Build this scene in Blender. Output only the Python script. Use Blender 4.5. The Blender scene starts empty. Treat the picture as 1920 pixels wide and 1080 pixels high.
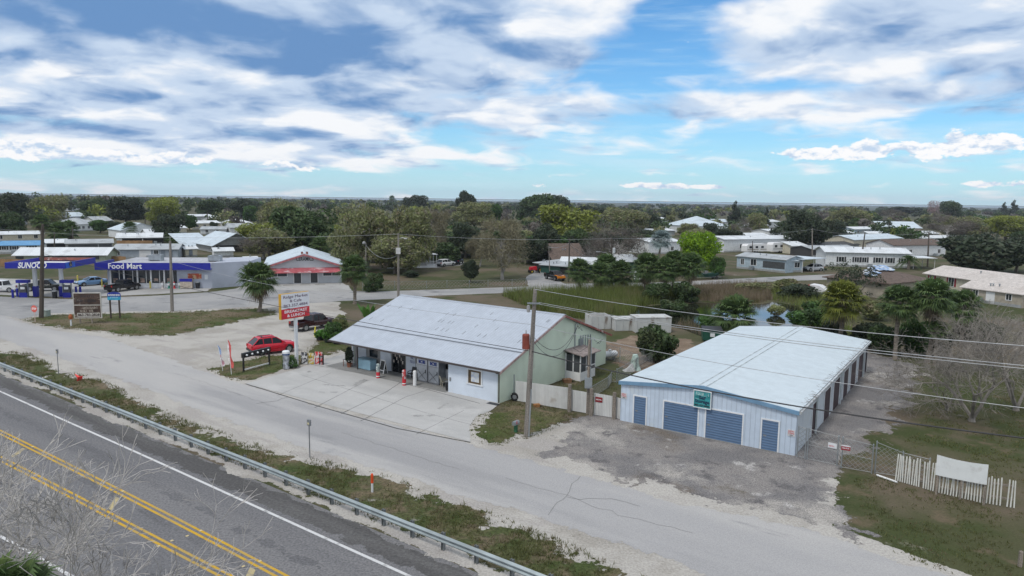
import bpy, math, random
import numpy as np
from math import sin, cos, pi, radians, atan2, sqrt, atan, exp, tan
from mathutils import Vector, Matrix
SC = bpy.context.scene
COL = SC.collection
rnd = random.Random(11)

# ------------------------------------------------------------------ camera
F, H = 1331.0, 15.5
PITCH, ROLL = atan(166.5/F), atan(0.0128)
cam = bpy.data.cameras.new('camera'); camo = bpy.data.objects.new('camera', cam); COL.objects.link(camo)
cam.sensor_width = 36; cam.lens = 36*F/1920; cam.clip_start = .3; cam.clip_end = 80000
MW = Matrix.Translation((0, 0, H)) @ Matrix.Rotation(pi/2-PITCH, 4, 'X') @ Matrix.Rotation(ROLL, 4, 'Z')
camo.matrix_world = MW; SC.camera = camo
M3 = MW.to_3x3(); CAM = Vector((0, 0, H))

def ray(px, py): return M3 @ Vector(((px-960)/F, (540-py)/F, -1))
def g(px, py, z=0.0):
    d = ray(px, py); t = (z-H)/d.z
    return Vector((d.x*t, d.y*t, z))
def gp(pts, z=0.0): return [g(a, b, z) for a, b in pts]
def topz(px, pyb, pyt):
    b = g(px, pyb); d = ray(px, pyt); return H + d.z*(b.y/d.y)
def frame(O, ang): return Matrix.Translation((O[0], O[1], 0)) @ Matrix.Rotation(radians(ang), 4, 'Z')
def _lr(fr, px, py):
    inv = fr.inverted(); return inv @ CAM, inv.to_3x3() @ ray(px, py)
def onY(fr, px, py, y=0.0):
    o, d = _lr(fr, px, py); t = (y-o.y)/d.y; return o.x+d.x*t, o.z+d.z*t
def onX(fr, px, py, x=0.0):
    o, d = _lr(fr, px, py); t = (x-o.x)/d.x; return o.y+d.y*t, o.z+d.z*t
def onZ(fr, px, py, z=0.0):
    o, d = _lr(fr, px, py); t = (z-o.z)/d.z; return o.x+d.x*t, o.y+d.y*t

# ------------------------------------------------------------------ node helper
class NT:
    def __init__(s, tree): s.t = tree; s.n = tree.nodes; s.l = tree.links
    def new(s, typ, **kw):
        n = s.n.new(typ)
        for k, v in kw.items(): setattr(n, k, v)
        return n
    def put(s, sock, v):
        if v is None: return
        if hasattr(v, 'links'): s.l.new(v, sock)
        else:
            n = len(sock.default_value) if hasattr(sock.default_value, '__len__') else 0
            if n and not hasattr(v, '__len__'): v = (v,)*min(n, 3)
            sock.default_value = (*v, 1) if n == 4 and len(v) == 3 else v
    def m(s, op, a=None, b=None, c=None, clamp=False):
        n = s.new('ShaderNodeMath', operation=op, use_clamp=clamp)
        for i, v in enumerate((a, b, c)): s.put(n.inputs[i], v)
        return n.outputs[0]
    def v(s, op, a=None, b=None):
        n = s.new('ShaderNodeVectorMath', operation=op)
        s.put(n.inputs[0], a); s.put(n.inputs[1], b); return n.outputs[0]
    def mix(s, f, a, b, blend='MIX'):
        n = s.new('ShaderNodeMix', data_type='RGBA', blend_type=blend)
        s.put(n.inputs[0], f); s.put(n.inputs[6], a); s.put(n.inputs[7], b); return n.outputs[2]
    def noise(s, vec, scale, detail=4, rough=.55, dist=0.0):
        n = s.new('ShaderNodeTexNoise'); s.put(n.inputs['Vector'], vec); s.put(n.inputs['Scale'], scale)
        n.inputs['Detail'].default_value = detail; n.inputs['Roughness'].default_value = rough; n.inputs['Distortion'].default_value = dist
        return n.outputs[0]
    def step(s, x, lo, hi):
        n = s.new('ShaderNodeMapRange', interpolation_type='SMOOTHSTEP'); s.put(n.inputs[0], x)
        s.put(n.inputs[1], lo); s.put(n.inputs[2], hi); return n.outputs[0]
    def comb(s, x, y, z):
        n = s.new('ShaderNodeCombineXYZ')
        for i, v in enumerate((x, y, z)): s.put(n.inputs[i], v)
        return n.outputs[0]
    def scalev(s, vec, sc):
        return s.v('MULTIPLY', vec, sc)

# ------------------------------------------------------------------ world: sky with a broken cloud deck
SUN_EL, SUN_AZ = radians(58), radians(222)      # azimuth clockwise from +Y: behind and left of the camera
wd = bpy.data.worlds.new('World'); SC.world = wd; wd.use_nodes = True
w = NT(wd.node_tree); w.n.clear()
tc = w.new('ShaderNodeTexCoord'); d = tc.outputs['Generated']
sp = w.new('ShaderNodeSeparateXYZ'); w.l.new(d, sp.inputs[0]); X, Y, Z = sp.outputs
az = w.m('ARCTAN2', X, Y); el = w.m('ARCSINE', Z)
sky = w.new('ShaderNodeTexSky', sky_type='NISHITA', sun_disc=False)
sky.sun_elevation = SUN_EL; sky.sun_rotation = SUN_AZ; sky.air_density = 1.0; sky.dust_density = .5; sky.ozone_density = 2.0
def blob(px, py, sx, sy, amp):
    a0 = atan((px-960)/F); e0 = (361+.0128*px-py)/F*cos(a0)
    q1 = w.m('MULTIPLY', w.m('SUBTRACT', az, a0), F/sx/1.0); q2 = w.m('MULTIPLY', w.m('SUBTRACT', el, e0), F/sy)
    q = w.m('ADD', w.m('MULTIPLY', q1, q1), w.m('MULTIPLY', q2, q2))
    return w.m('MULTIPLY', w.m('EXPONENT', w.m('MULTIPLY', q, -1.0)), amp)
def bsum(lst):
    r = blob(*lst[0])
    for b in lst[1:]: r = w.m('ADD', r, blob(*b))
    return r
def deck(lift):
    zz = w.m('ADD', w.m('MAXIMUM', Z, 0.0), .19+lift)
    pc = w.comb(w.m('DIVIDE', X, zz), w.m('DIVIDE', Y, zz), 0.0)
    wv = w.m('MULTIPLY', w.noise(pc, 2.0, 2), .35)
    pw = w.v('ADD', pc, w.comb(wv, wv, 0.0))
    return pw, w.noise(pw, 2.25, 8, .5)
pw, n1 = deck(0.0); _, n1b = deck(.026)
n2 = w.noise(w.v('ADD', pw, (3.1, 7.7, 0)), 5.0, 7, .52)
nn = w.m('ADD', w.m('MULTIPLY', n1, .72), w.m('MULTIPLY', n2, .28))
cov = bsum([(330, 20, 520, 110, .46), (820, 60, 240, 90, .22), (150, 160, 330, 90, .16), (420, 225, 480, 70, .17), (480, 290, 330, 25, .09),
            (1560, 70, 330, 60, .20), (1780, 60, 200, 130, .14), (1230, 208, 400, 24, .14), (1680, 190, 300, 30, .06), (960, 110, 110, 40, .2),
            (1220, 70, 130, 60, -.30), (1080, 150, 260, 22, -.1), (1430, 172, 330, 10, -.10), (1180, 285, 420, 40, -.06), (1800, 240, 330, 22, -.10),
            (120, 225, 160, 12, -.10), (850, 185, 120, 18, -.08), (960, 345, 1400, 20, -.14), (1130, 20, 60, 30, .16)])
over = w.m('ADD', w.m('MULTIPLY', w.step(w.m('ABSOLUTE', az), .8, 1.2), .12), w.m('MULTIPLY', w.step(el, .32, .6), .10))
den0 = w.m('ADD', w.m('ADD', nn, cov), over)
D = w.step(den0, .44, .64)
dark = bsum([(450, 78, 420, 70, 1.0), (100, 25, 300, 60, .7), (760, 115, 270, 44, .75), (620, 10, 320, 50, .5), (230, 188, 230, 16, .3), (60, 200, 160, 18, .25),
             (1580, 118, 260, 34, .5), (1850, 170, 120, 70, .5), (1140, 225, 330, 16, .42), (480, 265, 420, 30, .26), (330, 215, 520, 60, .2), (60, 80, 120, 50, .3), (1740, 30, 120, 30, .3), (900, 20, 120, 50, .2), (1700, 20, 200, 30, .15),
             (240, 126, 210, 22, -.34), (790, 45, 60, 40, -.30), (620, 160, 300, 36, .25)])
lit = w.m('MULTIPLY', w.m('SUBTRACT', n1, n1b), -3.2)
shade = w.m('ADD', w.m('ADD', w.m('ADD', lit, .34), w.m('MULTIPLY', w.m('SUBTRACT', n2, .5), 1.7)), dark)
ccol = w.mix(w.step(shade, .05, .80), (9.5, 9.7, 10.0), (5.9, 7.1, 8.8))
shade2 = w.m('ADD', shade, w.m('MULTIPLY', w.m('SUBTRACT', w.noise(pw, 3.1, 6, .5), .5), 2.6))
ccol = w.mix(w.step(shade2, .55, 1.85), ccol, (1.5, 3.0, 5.7))
# low cumulus puffs
def puffs(de): return w.noise(w.comb(w.m('MULTIPLY', az, 15.0), w.m('MULTIPLY', w.m('ADD', el, de), 30.0), 3.3), 1.9, 8, .6, .15)
pu, pub = puffs(0.0), puffs(.006)
pb = bsum([(1640, 284, 130, 17, .4), (1825, 268, 50, 20, .38), (1500, 292, 50, 9, .3), (120, 288, 170, 14, .34), (40, 275, 50, 14, .3), (330, 300, 220, 9, .24),
           (1000, 347, 40, 7, .3), (1250, 350, 90, 6, .3), (1330, 351, 40, 5, .3), (1860, 346, 60, 7, .3), (590, 318, 140, 8, .2), (1180, 346, 40, 6, .24)])
PD = w.step(w.m('ADD', pu, pb), .70, .79)
pcol = w.mix(w.step(w.m('ADD', w.m('MULTIPLY', w.m('SUBTRACT', pu, pub), -4.0), .4), .2, .9), (10.2, 10.2, 10.3), (5.6, 7.0, 8.8))
# pale haze towards the horizon
hz = w.m('EXPONENT', w.m('MULTIPLY', w.m('MAXIMUM', el, 0.0), -13.0))
wisp = w.m('MULTIPLY', w.step(w.noise(w.comb(w.m('MULTIPLY', az, 2.0), w.m('MULTIPLY', el, 22.0), 9.0), 2.2, 8, .62), .42, .75), .5)
base = w.mix(1.0, sky.outputs[0], (.58, 1.12, 1.5), 'MULTIPLY')
base = w.mix(w.m('MULTIPLY', hz, .75), base, (6.4, 8.8, 10.0))
base = w.mix(wisp, base, (6.8, 8.6, 9.8))
col = w.mix(D, base, ccol)
col = w.mix(PD, col, pcol)
bg = w.new('ShaderNodeBackground'); w.l.new(col, bg.inputs[0]); bg.inputs[1].default_value = .1
wo = w.new('ShaderNodeOutputWorld'); w.l.new(bg.outputs[0], wo.inputs[0])
wd.cycles.sampling_method = 'MANUAL'; wd.cycles.sample_map_resolution = 512

sun = bpy.data.lights.new('sun', 'SUN'); suno = bpy.data.objects.new('sun', sun); COL.objects.link(suno)
sun.energy = 1.75; sun.angle = radians(12); sun.color = (1, .96, .9)
suno.rotation_euler = (pi/2-SUN_EL, 0, -SUN_AZ+pi)
SC.view_settings.view_transform = 'Standard'; SC.view_settings.look = 'None'
SC.view_settings.exposure = 0.0; SC.view_settings.gamma = 1.0
SC.cycles.use_denoising = True
SC.cycles.max_bounces = 6; SC.cycles.diffuse_bounces = 3; SC.cycles.transparent_max_bounces = 10
# ------------------------------------------------------------------ mesh builder
class MB:
    def __init__(s): s.v = []; s.f = []; s.mi = []
    def face(s, pts, m=0):
        k = len(s.v); s.v += [tuple(p) for p in pts]; s.f.append(tuple(range(k, k+len(pts)))); s.mi.append(m)
    def box(s, x0, x1, y0, y1, z0, z1, m=0):
        s.hexa([(x0,y0,z0),(x1,y0,z0),(x1,y1,z0),(x0,y1,z0)], [(x0,y0,z1),(x1,y0,z1),(x1,y1,z1),(x0,y1,z1)], m)
    def hexa(s, lo, hi, m=0):
        k = len(s.v); n = len(lo); s.v += [tuple(p) for p in lo]+[tuple(p) for p in hi]
        s.f.append(tuple(range(k+n-1, k-1, -1))); s.f.append(tuple(range(k+n, k+2*n)))
        for i in range(n):
            j = (i+1) % n; s.f.append((k+i, k+j, k+n+j, k+n+i))
        s.mi += [m]*(n+2)
    def prism(s, prof, y0, y1, m=0, ax='y'):
        f = (lambda a, b, c: (a, c, b)) if ax == 'y' else (lambda a, b, c: (c, a, b)) if ax == 'x' else (lambda a, b, c: (a, b, c))
        s.hexa([f(a, b, y0) for a, b in prof], [f(a, b, y1) for a, b in prof], m)
    def obox(s, M, sx, sy, sz, m=0):
        k = len(s.v); s.box(-sx/2, sx/2, -sy/2, sy/2, -sz/2, sz/2, m)
        for i in range(k, len(s.v)): s.v[i] = tuple(M @ Vector(s.v[i]))
    def tube(s, pts, rad, n=6, m=0, cap=True):
        pts = [Vector(p) for p in pts]; k0 = len(s.v); N = len(pts)
        if not hasattr(rad, '__len__'): rad = [rad]*N
        for i, p in enumerate(pts):
            t = (pts[min(i+1, N-1)]-pts[max(i-1, 0)]).normalized()
            a = t.cross(Vector((0, 0, 1)) if abs(t.z) < .9 else Vector((1, 0, 0))).normalized(); b = t.cross(a)
            for j in range(n):
                q = 2*pi*j/n; s.v.append(tuple(p+(a*cos(q)+b*sin(q))*rad[i]))
        for i in range(N-1):
            for j in range(n):
                j2 = (j+1) % n; s.f.append((k0+i*n+j, k0+(i+1)*n+j, k0+(i+1)*n+j2, k0+i*n+j2)); s.mi.append(m)
        if cap:
            s.f.append(tuple(k0+j for j in range(n))); s.f.append(tuple(k0+(N-1)*n+j for j in range(n-1, -1, -1))); s.mi += [m, m]
    def cyl(s, x, y, z0, z1, r0, r1=None, n=12, m=0): s.tube([(x, y, z0), (x, y, z1)], [r0, r0 if r1 is None else r1], n, m)
    def lathe(s, prof, n=16, m=0, cx=0, cy=0):
        k = len(s.v)
        for r, z in prof:
            for j in range(n): q = 2*pi*j/n; s.v.append((cx+r*cos(q), cy+r*sin(q), z))
        for i in range(len(prof)-1):
            for j in range(n):
                j2 = (j+1) % n; s.f.append((k+i*n+j, k+i*n+j2, k+(i+1)*n+j2, k+(i+1)*n+j)); s.mi.append(m)
    def xf(s, M, k=0):
        for i in range(k, len(s.v)): s.v[i] = tuple(M @ Vector(s.v[i]))
        return s
    def build(s, name, mats, parent=None, smooth=False, loc=None):
        me = bpy.data.meshes.new(name); me.from_pydata(s.v, [], s.f)
        if not isinstance(mats, (list, tuple)): mats = [mats]
        for a in mats: me.materials.append(a)
        if len(mats) > 1: me.polygons.foreach_set('material_index', s.mi)
        if smooth: me.polygons.foreach_set('use_smooth', [True]*len(me.polygons))
        me.update()
        o = bpy.data.objects.new(name, me); COL.objects.link(o)
        if parent is not None: o.parent = parent
        if loc is not None: o.location = loc
        return o

def tag(o, label=None, cat=None, group=None, kind=None):
    for k, v in (('label', label), ('category', cat), ('group', group), ('kind', kind)):
        if v: o[k] = v
    return o
def thing(name, label, cat, loc=(0, 0, 0), rot=0, group=None):
    o = bpy.data.objects.new(name, None); COL.objects.link(o); o.empty_display_size = .3
    o.location = (loc[0], loc[1], loc[2] if len(loc) > 2 else 0); o.rotation_euler = (0, 0, radians(rot))
    return tag(o, label, cat, group)
def copy_tree(o, parent=None):
    c = o.copy(); COL.objects.link(c)
    if parent is not None: c.parent = parent
    for ch in list(o.children): copy_tree(ch, c)
    return c
def place(src, label, loc, rot=0, scale=1, group=None, first=None):
    c = copy_tree(src); c.location = (loc[0], loc[1], loc[2] if len(loc) > 2 else 0); c.rotation_euler = (0, 0, radians(rot))
    c.scale = scale if hasattr(scale, '__len__') else (scale,)*3
    c['label'] = label
    if group: c['group'] = group
    return c
def ang(a, b): return math.degrees(atan2(b.y-a.y, b.x-a.x))

def text(body, size, mat, parent, M, name='lettering', bold=0.0, align='CENTER', ext=.01, fitw=None, shear=0.0):
    cu = bpy.data.curves.new('t', 'FONT'); cu.body = body; cu.size = size; cu.align_x = align; cu.align_y = 'CENTER'
    cu.extrude = ext; cu.offset = bold; cu.resolution_u = 3; cu.shear = shear; cu.space_line = .95
    o = bpy.data.objects.new('t', cu); COL.objects.link(o)
    dg = bpy.context.evaluated_depsgraph_get(); dg.update()
    me = bpy.data.meshes.new_from_object(o.evaluated_get(dg)); bpy.data.objects.remove(o)
    if fitw:
        xs = [v.co.x for v in me.vertices]; k = fitw/max(1e-6, max(xs)-min(xs))
        me.transform(Matrix.Diagonal((k, 1, 1, 1)))
    me.materials.clear(); me.materials.append(mat); me.transform(M)
    r = bpy.data.objects.new(name, me); COL.objects.link(r); r.parent = parent
    return r
def marks(w_, h_, mat_, parent, M, seed=1, ext=.01):
    """a line of lettering too worn or small to read: upright strokes and bars of uneven width"""
    q = random.Random(seed); mb = MB(); x = -w_/2
    while x < w_/2-.03:
        a = q.uniform(.25, .6)*h_
        if q.random() < .16: x += a; continue
        mb.box(x, min(w_/2, x+a*.35), -h_/2, h_/2, 0, ext); t = q.choice((-.5, -.08, .34)); mb.box(x+a*.35, min(w_/2+.01, x+a*.8), t*h_, (t+.16)*h_, 0, ext*.9)
        if q.random() < .5: mb.box(x+a*.8, min(w_/2+.02, x+a), -h_/2, h_*q.uniform(.1, .5), 0, ext*.8)
        x += a*1.25
    o = mb.build('lettering', mat_, parent); o.data.transform(M); return o
def TM(x, y, z, rz=0): return Matrix.Translation((x, y, z)) @ Matrix.Rotation(radians(rz), 4, 'Z') @ Matrix.Rotation(pi/2, 4, 'X')

# ------------------------------------------------------------------ materials
MATS = {}
def mat(name, col, rough=.7, metal=0.0, var=.15, sc=2.0, col2=None, thr=(.45, .62), sc2=1.0, bump=0.0, bsc=20.0, spec=.4, vec='Object', stretch=None, fine=0.0, fsc=60.0, det=5, rnd_obj=0.0):
    if name in MATS: return MATS[name]
    ma = bpy.data.materials.new(name); ma.use_nodes = True; t = NT(ma.node_tree); t.n.clear()
    tc = t.new('ShaderNodeTexCoord'); p = tc.outputs[vec] if vec != 'World' else t.new('ShaderNodeNewGeometry').outputs['Position']
    q = t.scalev(p, stretch) if stretch else p
    lo = tuple(c*(1-var) for c in col); hi = tuple(min(1, c*(1+var)) for c in col)
    c = t.mix(t.step(t.noise(q, sc, det), .3, .7), lo, hi)
    if col2: c = t.mix(t.step(t.noise(q, sc2, 6, .62), *thr), c, col2)
    if fine: c = t.mix(1.0, c, t.mix(t.step(t.noise(p, fsc, 2), .35, .65), (1-fine,)*3, (1+fine,)*3), 'MULTIPLY')
    if rnd_obj:
        oi = t.new('ShaderNodeObjectInfo'); f = t.m('MULTIPLY_ADD', oi.outputs['Random'], 2*rnd_obj, 1-rnd_obj); c = t.mix(1.0, c, f, 'MULTIPLY')
    b = t.new('ShaderNodeBsdfPrincipled'); t.put(b.inputs['Base Color'], c); b.inputs['Roughness'].default_value = rough
    b.inputs['Metallic'].default_value = metal; b.inputs['Specular IOR Level'].default_value = spec
    if bump:
        bn = t.new('ShaderNodeBump'); bn.inputs['Strength'].default_value = bump; bn.inputs['Distance'].default_value = .05
        t.put(bn.inputs['Height'], t.noise(p, bsc, 3)); t.l.new(bn.outputs[0], b.inputs['Normal'])
    o = t.new('ShaderNodeOutputMaterial'); t.l.new(b.outputs[0], o.inputs[0])
    MATS[name] = ma; return ma

def leafmat(name, col, var=.45, col2=None, sc=.35, trans=.25, rough=.6, hue=.12):
    if name in MATS: return MATS[name]
    ma = bpy.data.materials.new(name); ma.use_nodes = True; t = NT(ma.node_tree); t.n.clear()
    geo = t.new('ShaderNodeNewGeometry'); oi = t.new('ShaderNodeObjectInfo')
    pos = geo.outputs['Position']; r = geo.outputs['Random Per Island']
    k = t.m('ADD', t.m('MULTIPLY', r, .7), t.m('MULTIPLY', t.step(t.noise(pos, sc, 3), .35, .65), .3))
    c = t.mix(k, tuple(x*(1-var) for x in col), tuple(x*(1+var) for x in col))
    if col2: c = t.mix(t.step(t.noise(pos, sc*1.7, 3), .5, .66), c, col2)
    c = t.mix(1.0, c, t.m('MULTIPLY_ADD', oi.outputs['Random'], 2*hue, 1-hue), 'MULTIPLY')
    b = t.new('ShaderNodeBsdfPrincipled'); t.put(b.inputs['Base Color'], c); b.inputs['Roughness'].default_value = rough; b.inputs['Specular IOR Level'].default_value = .25
    tr = t.new('ShaderNodeBsdfTranslucent'); t.put(tr.inputs['Color'], c)
    mx = t.new('ShaderNodeMixShader'); mx.inputs[0].default_value = trans; t.l.new(b.outputs[0], mx.inputs[1]); t.l.new(tr.outputs[0], mx.inputs[2])
    o = t.new('ShaderNodeOutputMaterial'); t.l.new(mx.outputs[0], o.inputs[0])
    MATS[name] = ma; return ma

def groundmat(name, layers, feather=False, fine=.18, fsc=9.0, bump=.25, fthr=.5, fscale=.45, rough=.95, far=None, streak=None, kedge=.95):
    """layers: [(colour, scale, lo, hi, detail)] blended one over another by noise in world position"""
    ma = bpy.data.materials.new(name); ma.use_nodes = True; t = NT(ma.node_tree); t.n.clear()
    pos = t.new('ShaderNodeNewGeometry').outputs['Position']
    c = layers[0]
    for i, (lc, sc, lo, hi, *st) in enumerate(layers[1:]):
        q = t.v('ADD', pos, (13.7*i, 5.1*i, 0))
        if st:
            vr = t.new('ShaderNodeVectorRotate', rotation_type='Z_AXIS'); vr.inputs['Angle'].default_value = radians(35.5); t.put(vr.inputs['Vector'], q)
            q = t.scalev(vr.outputs[0], (st[0], 1, 1))
        c = t.mix(t.step(t.noise(q, sc, 7, .62), lo, hi), c, lc)
    if fine: c = t.mix(1.0, c, t.mix(t.step(t.noise(pos, fsc, 4, .7), .3, .7), (1-fine,)*3, (1+fine,)*3), 'MULTIPLY')
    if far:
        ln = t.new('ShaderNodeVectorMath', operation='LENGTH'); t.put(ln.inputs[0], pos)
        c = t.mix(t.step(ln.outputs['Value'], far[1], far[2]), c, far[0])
    b = t.new('ShaderNodeBsdfPrincipled'); t.put(b.inputs['Base Color'], c); b.inputs['Roughness'].default_value = rough; b.inputs['Specular IOR Level'].default_value = .15
    if bump:
        bn = t.new('ShaderNodeBump'); bn.inputs['Strength'].default_value = bump; bn.inputs['Distance'].default_value = .06
        t.put(bn.inputs['Height'], t.noise(pos, 6.0, 5, .65)); t.l.new(bn.outputs[0], b.inputs['Normal'])
    o = t.new('ShaderNodeOutputMaterial'); sh = b.outputs[0]
    if feather:
        at = t.new('ShaderNodeAttribute', attribute_name='edge'); nz = t.m('MULTIPLY_ADD', t.noise(pos, fscale, 9, .68), 2.4, -.7)
        a = t.m('GREATER_THAN', t.m('ADD', t.m('MULTIPLY', at.outputs['Fac'], kedge), nz), .5+.5*fthr)
        tr = t.new('ShaderNodeBsdfTransparent'); mx = t.new('ShaderNodeMixShader'); t.put(mx.inputs[0], a)
        t.l.new(tr.outputs[0], mx.inputs[1]); t.l.new(sh, mx.inputs[2]); sh = mx.outputs[0]
    t.l.new(sh, o.inputs[0]); MATS[name] = ma; return ma

def area2(p): return sum(p[i].x*p[(i+1) % len(p)].y-p[(i+1) % len(p)].x*p[i].y for i in range(len(p)))
def densify(pts, step=2.0, amp=0.0, closed=True):
    out = []; n = len(pts)
    for i in range(n if closed else n-1):
        a, b = pts[i], pts[(i+1) % n]; L = (b-a).length; k = max(1, int(L/step))
        for j in range(k):
            q = a.lerp(b, j/k)
            if amp: q = q+Vector((rnd.uniform(-amp, amp), rnd.uniform(-amp, amp), 0))
            out.append(q)
    if not closed: out.append(pts[-1])
    return out
def sheet(name, pts, z, m, feather=0.0, step=2.0, amp=0.0, kind='structure', cell=None):
    """a ground covering laid flat; with feather it is a fine grid carrying the distance to its rim, so that its cover thins out there"""
    pts = [Vector((p.x, p.y, 0)) for p in pts]
    if area2(pts) < 0: pts = pts[::-1]
    pts = densify(pts, step, amp); n = len(pts); me = bpy.data.meshes.new(name)
    if not feather: me.from_pydata([(p.x, p.y, z) for p in pts], [], [tuple(range(n))])
    else:
        A = np.array([(p.x, p.y) for p in pts]); Bv = np.roll(A, -1, 0); lo = A.min(0)-feather; hi = A.max(0)+feather
        c = cell or max(.3, min(.9, feather*.45)); nx, ny = int((hi[0]-lo[0])/c)+2, int((hi[1]-lo[1])/c)+2
        gx, gy = np.meshgrid(lo[0]+np.arange(nx)*c, lo[1]+np.arange(ny)*c); Q = np.stack([gx.ravel(), gy.ravel()], 1)
        dist = np.full(len(Q), 1e9); ins = np.zeros(len(Q), bool)
        for a, b in zip(A, Bv):
            ab = b-a; t = np.clip(((Q-a)@ab)/max(1e-9, ab@ab), 0, 1); dd = Q-(a+t[:, None]*ab); dist = np.minimum(dist, (dd*dd).sum(1))
            cr = (a[1] > Q[:, 1]) != (b[1] > Q[:, 1])
            if abs(ab[1]) > 1e-9: ins ^= cr & (Q[:, 0] < ab[0]*(Q[:, 1]-a[1])/ab[1]+a[0])
        sd = np.sqrt(dist)*np.where(ins, 1, -1)/feather
        S = sd.reshape(ny, nx); keep = np.maximum.reduce([S[:-1, :-1], S[1:, :-1], S[:-1, 1:], S[1:, 1:]]) > -.7
        jj, ii = np.nonzero(keep); k = jj*nx+ii; quads = np.stack([k, k+1, k+nx+1, k+nx], 1); u, inv = np.unique(quads, return_inverse=True)
        V = np.concatenate([Q[u], np.full((len(u), 1), z)], 1); me.from_pydata(V.tolist(), [], inv.reshape(-1, 4).tolist())
        at = me.attributes.new('edge', 'FLOAT', 'POINT'); at.data.foreach_set('value', np.clip(sd[u], -.7, 1).astype(np.float32))
    me.materials.append(m); me.update()
    o = bpy.data.objects.new(name, me); COL.objects.link(o); o['kind'] = kind
    return o
def inside(p, poly):
    r = False; j = len(poly)-1
    for i in range(len(poly)):
        a, b = poly[i], poly[j]
        if (a.y > p.y) != (b.y > p.y) and p.x < (b.x-a.x)*(p.y-a.y)/(b.y-a.y)+a.x: r = not r
        j = i
    return r
def strip(pts, w0, w1):
    """polygon between offsets w0 and w1 (to the left of travel)"""
    L = []; Rr = []; n = len(pts)
    for i, p in enumerate(pts):
        t = pts[min(i+1, n-1)]-pts[max(i-1, 0)]; nr = Vector((-t.y, t.x, 0)).normalized()
        L.append(p+nr*w0); Rr.append(p+nr*w1)
    return L+Rr[::-1]
def sheetstrip(mb, pts, w0, w1, z):
    n = len(pts); L = []
    for i, p in enumerate(pts):
        t = pts[min(i+1, n-1)]-pts[max(i-1, 0)]; nr = Vector((-t.y, t.x, 0)).normalized(); L.append((p+nr*w0, p+nr*w1))
    for i in range(n-1):
        a, b = L[i]; c, e = L[i+1]; mb.face([(q.x, q.y, z) for q in (a, b, e, c)][::-1])

# shared materials
white = mat('white_paint', (.66, .68, .70), .5, var=.05, col2=(.48, .47, .45), thr=(.62, .8), sc2=.8)
trimwhite = mat('trim_white', (.7, .7, .7), .5, var=.05)
wood = mat('weathered_wood', (.22, .19, .16), .9, var=.3, sc=1.2, stretch=(6, 6, .5), fine=.2, fsc=14)
darkwood = mat('dark_wood', (.07, .055, .045), .9, var=.3, sc=2, stretch=(6, 6, .5))
galv = mat('galvanised_steel', (.36, .39, .41), .45, metal=.7, var=.15, sc=1.5, col2=(.2, .2, .2), thr=(.6, .8))
steel = mat('grey_steel', (.26, .27, .28), .5, metal=.5, var=.1)
black = mat('black_plastic', (.018, .018, .02), .5, var=.2)
rubber = mat('tyre_rubber', (.022, .022, .023), .85, var=.2)
rim = mat('alloy_rim', (.35, .36, .37), .35, metal=.8, var=.1)
glass = mat('window_glass', (.02, .026, .032), .08, var=.2, sc=.6, spec=.7)
cglass = mat('car_glass', (.010, .012, .015), .12, var=.2, spec=.35)
cable = mat('cable', (.03, .03, .032), .6); wirem = mat('bare_wire', (.4, .41, .42), .4, metal=.6)
redl = mat('red_lens', (.4, .02, .02), .25); headl = mat('lamp_lens', (.7, .72, .75), .15)
bluep = mat('sign_blue', (.015, .02, .28), .4, var=.06); wht = mat('letter_white', (.8, .8, .8), .5, var=.03)
blk = mat('letter_black', (.02, .02, .025), .6); redp = mat('sign_red', (.55, .02, .035), .45, var=.08)
bark = mat('bark', (.13, .11, .09), .95, var=.35, sc=2, stretch=(4, 4, .7), bump=.4)
palmbark = mat('palm_bark', (.2, .17, .14), .95, var=.35, sc=3, stretch=(1, 1, 3), bump=.5)
twigm = mat('bare_twig', (.36, .34, .32), .95, var=.3, sc=1.3, rnd_obj=.1)
rust = mat('rusty_steel', (.25, .10, .06), .8, var=.35, sc=2)
# ------------------------------------------------------------------ ground, roads, paving
SAND, SAND2, DIRT, GRASS, GRASS2, DRY = (.40, .38, .35), (.30, .28, .25), (.125, .10, .072), (.066, .070, .032), (.05, .062, .022), (.12, .096, .062)
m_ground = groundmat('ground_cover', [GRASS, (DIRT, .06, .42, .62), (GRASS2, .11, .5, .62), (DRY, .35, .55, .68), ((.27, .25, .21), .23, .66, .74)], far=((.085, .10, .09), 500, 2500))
me = bpy.data.meshes.new('ground')
B = 40000
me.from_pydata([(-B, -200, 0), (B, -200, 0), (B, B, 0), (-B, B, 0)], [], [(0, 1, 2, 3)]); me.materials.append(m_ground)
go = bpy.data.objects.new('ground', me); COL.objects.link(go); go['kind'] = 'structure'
m_lake = mat('lake_water', (.10, .14, .16), .25, var=.05, sc=.002, spec=.6)
sheet('lake', [Vector(p+(0,)) for p in ((-14000, 5200), (16000, 4600), (30000, 12500), (-28000, 15000))], .6, m_lake, step=4000)
m_marsh = groundmat('marsh_cover', [(.075, .085, .055), ((.11, .10, .07), .004, .45, .6), ((.05, .065, .04), .012, .5, .6)], fine=.1, bump=0)
sheet('far_shore', [Vector(p+(0,)) for p in ((-28000, 15000), (30000, 12500), (39000, 39000), (-39000, 39000))], .7, m_marsh, step=4000)

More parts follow.
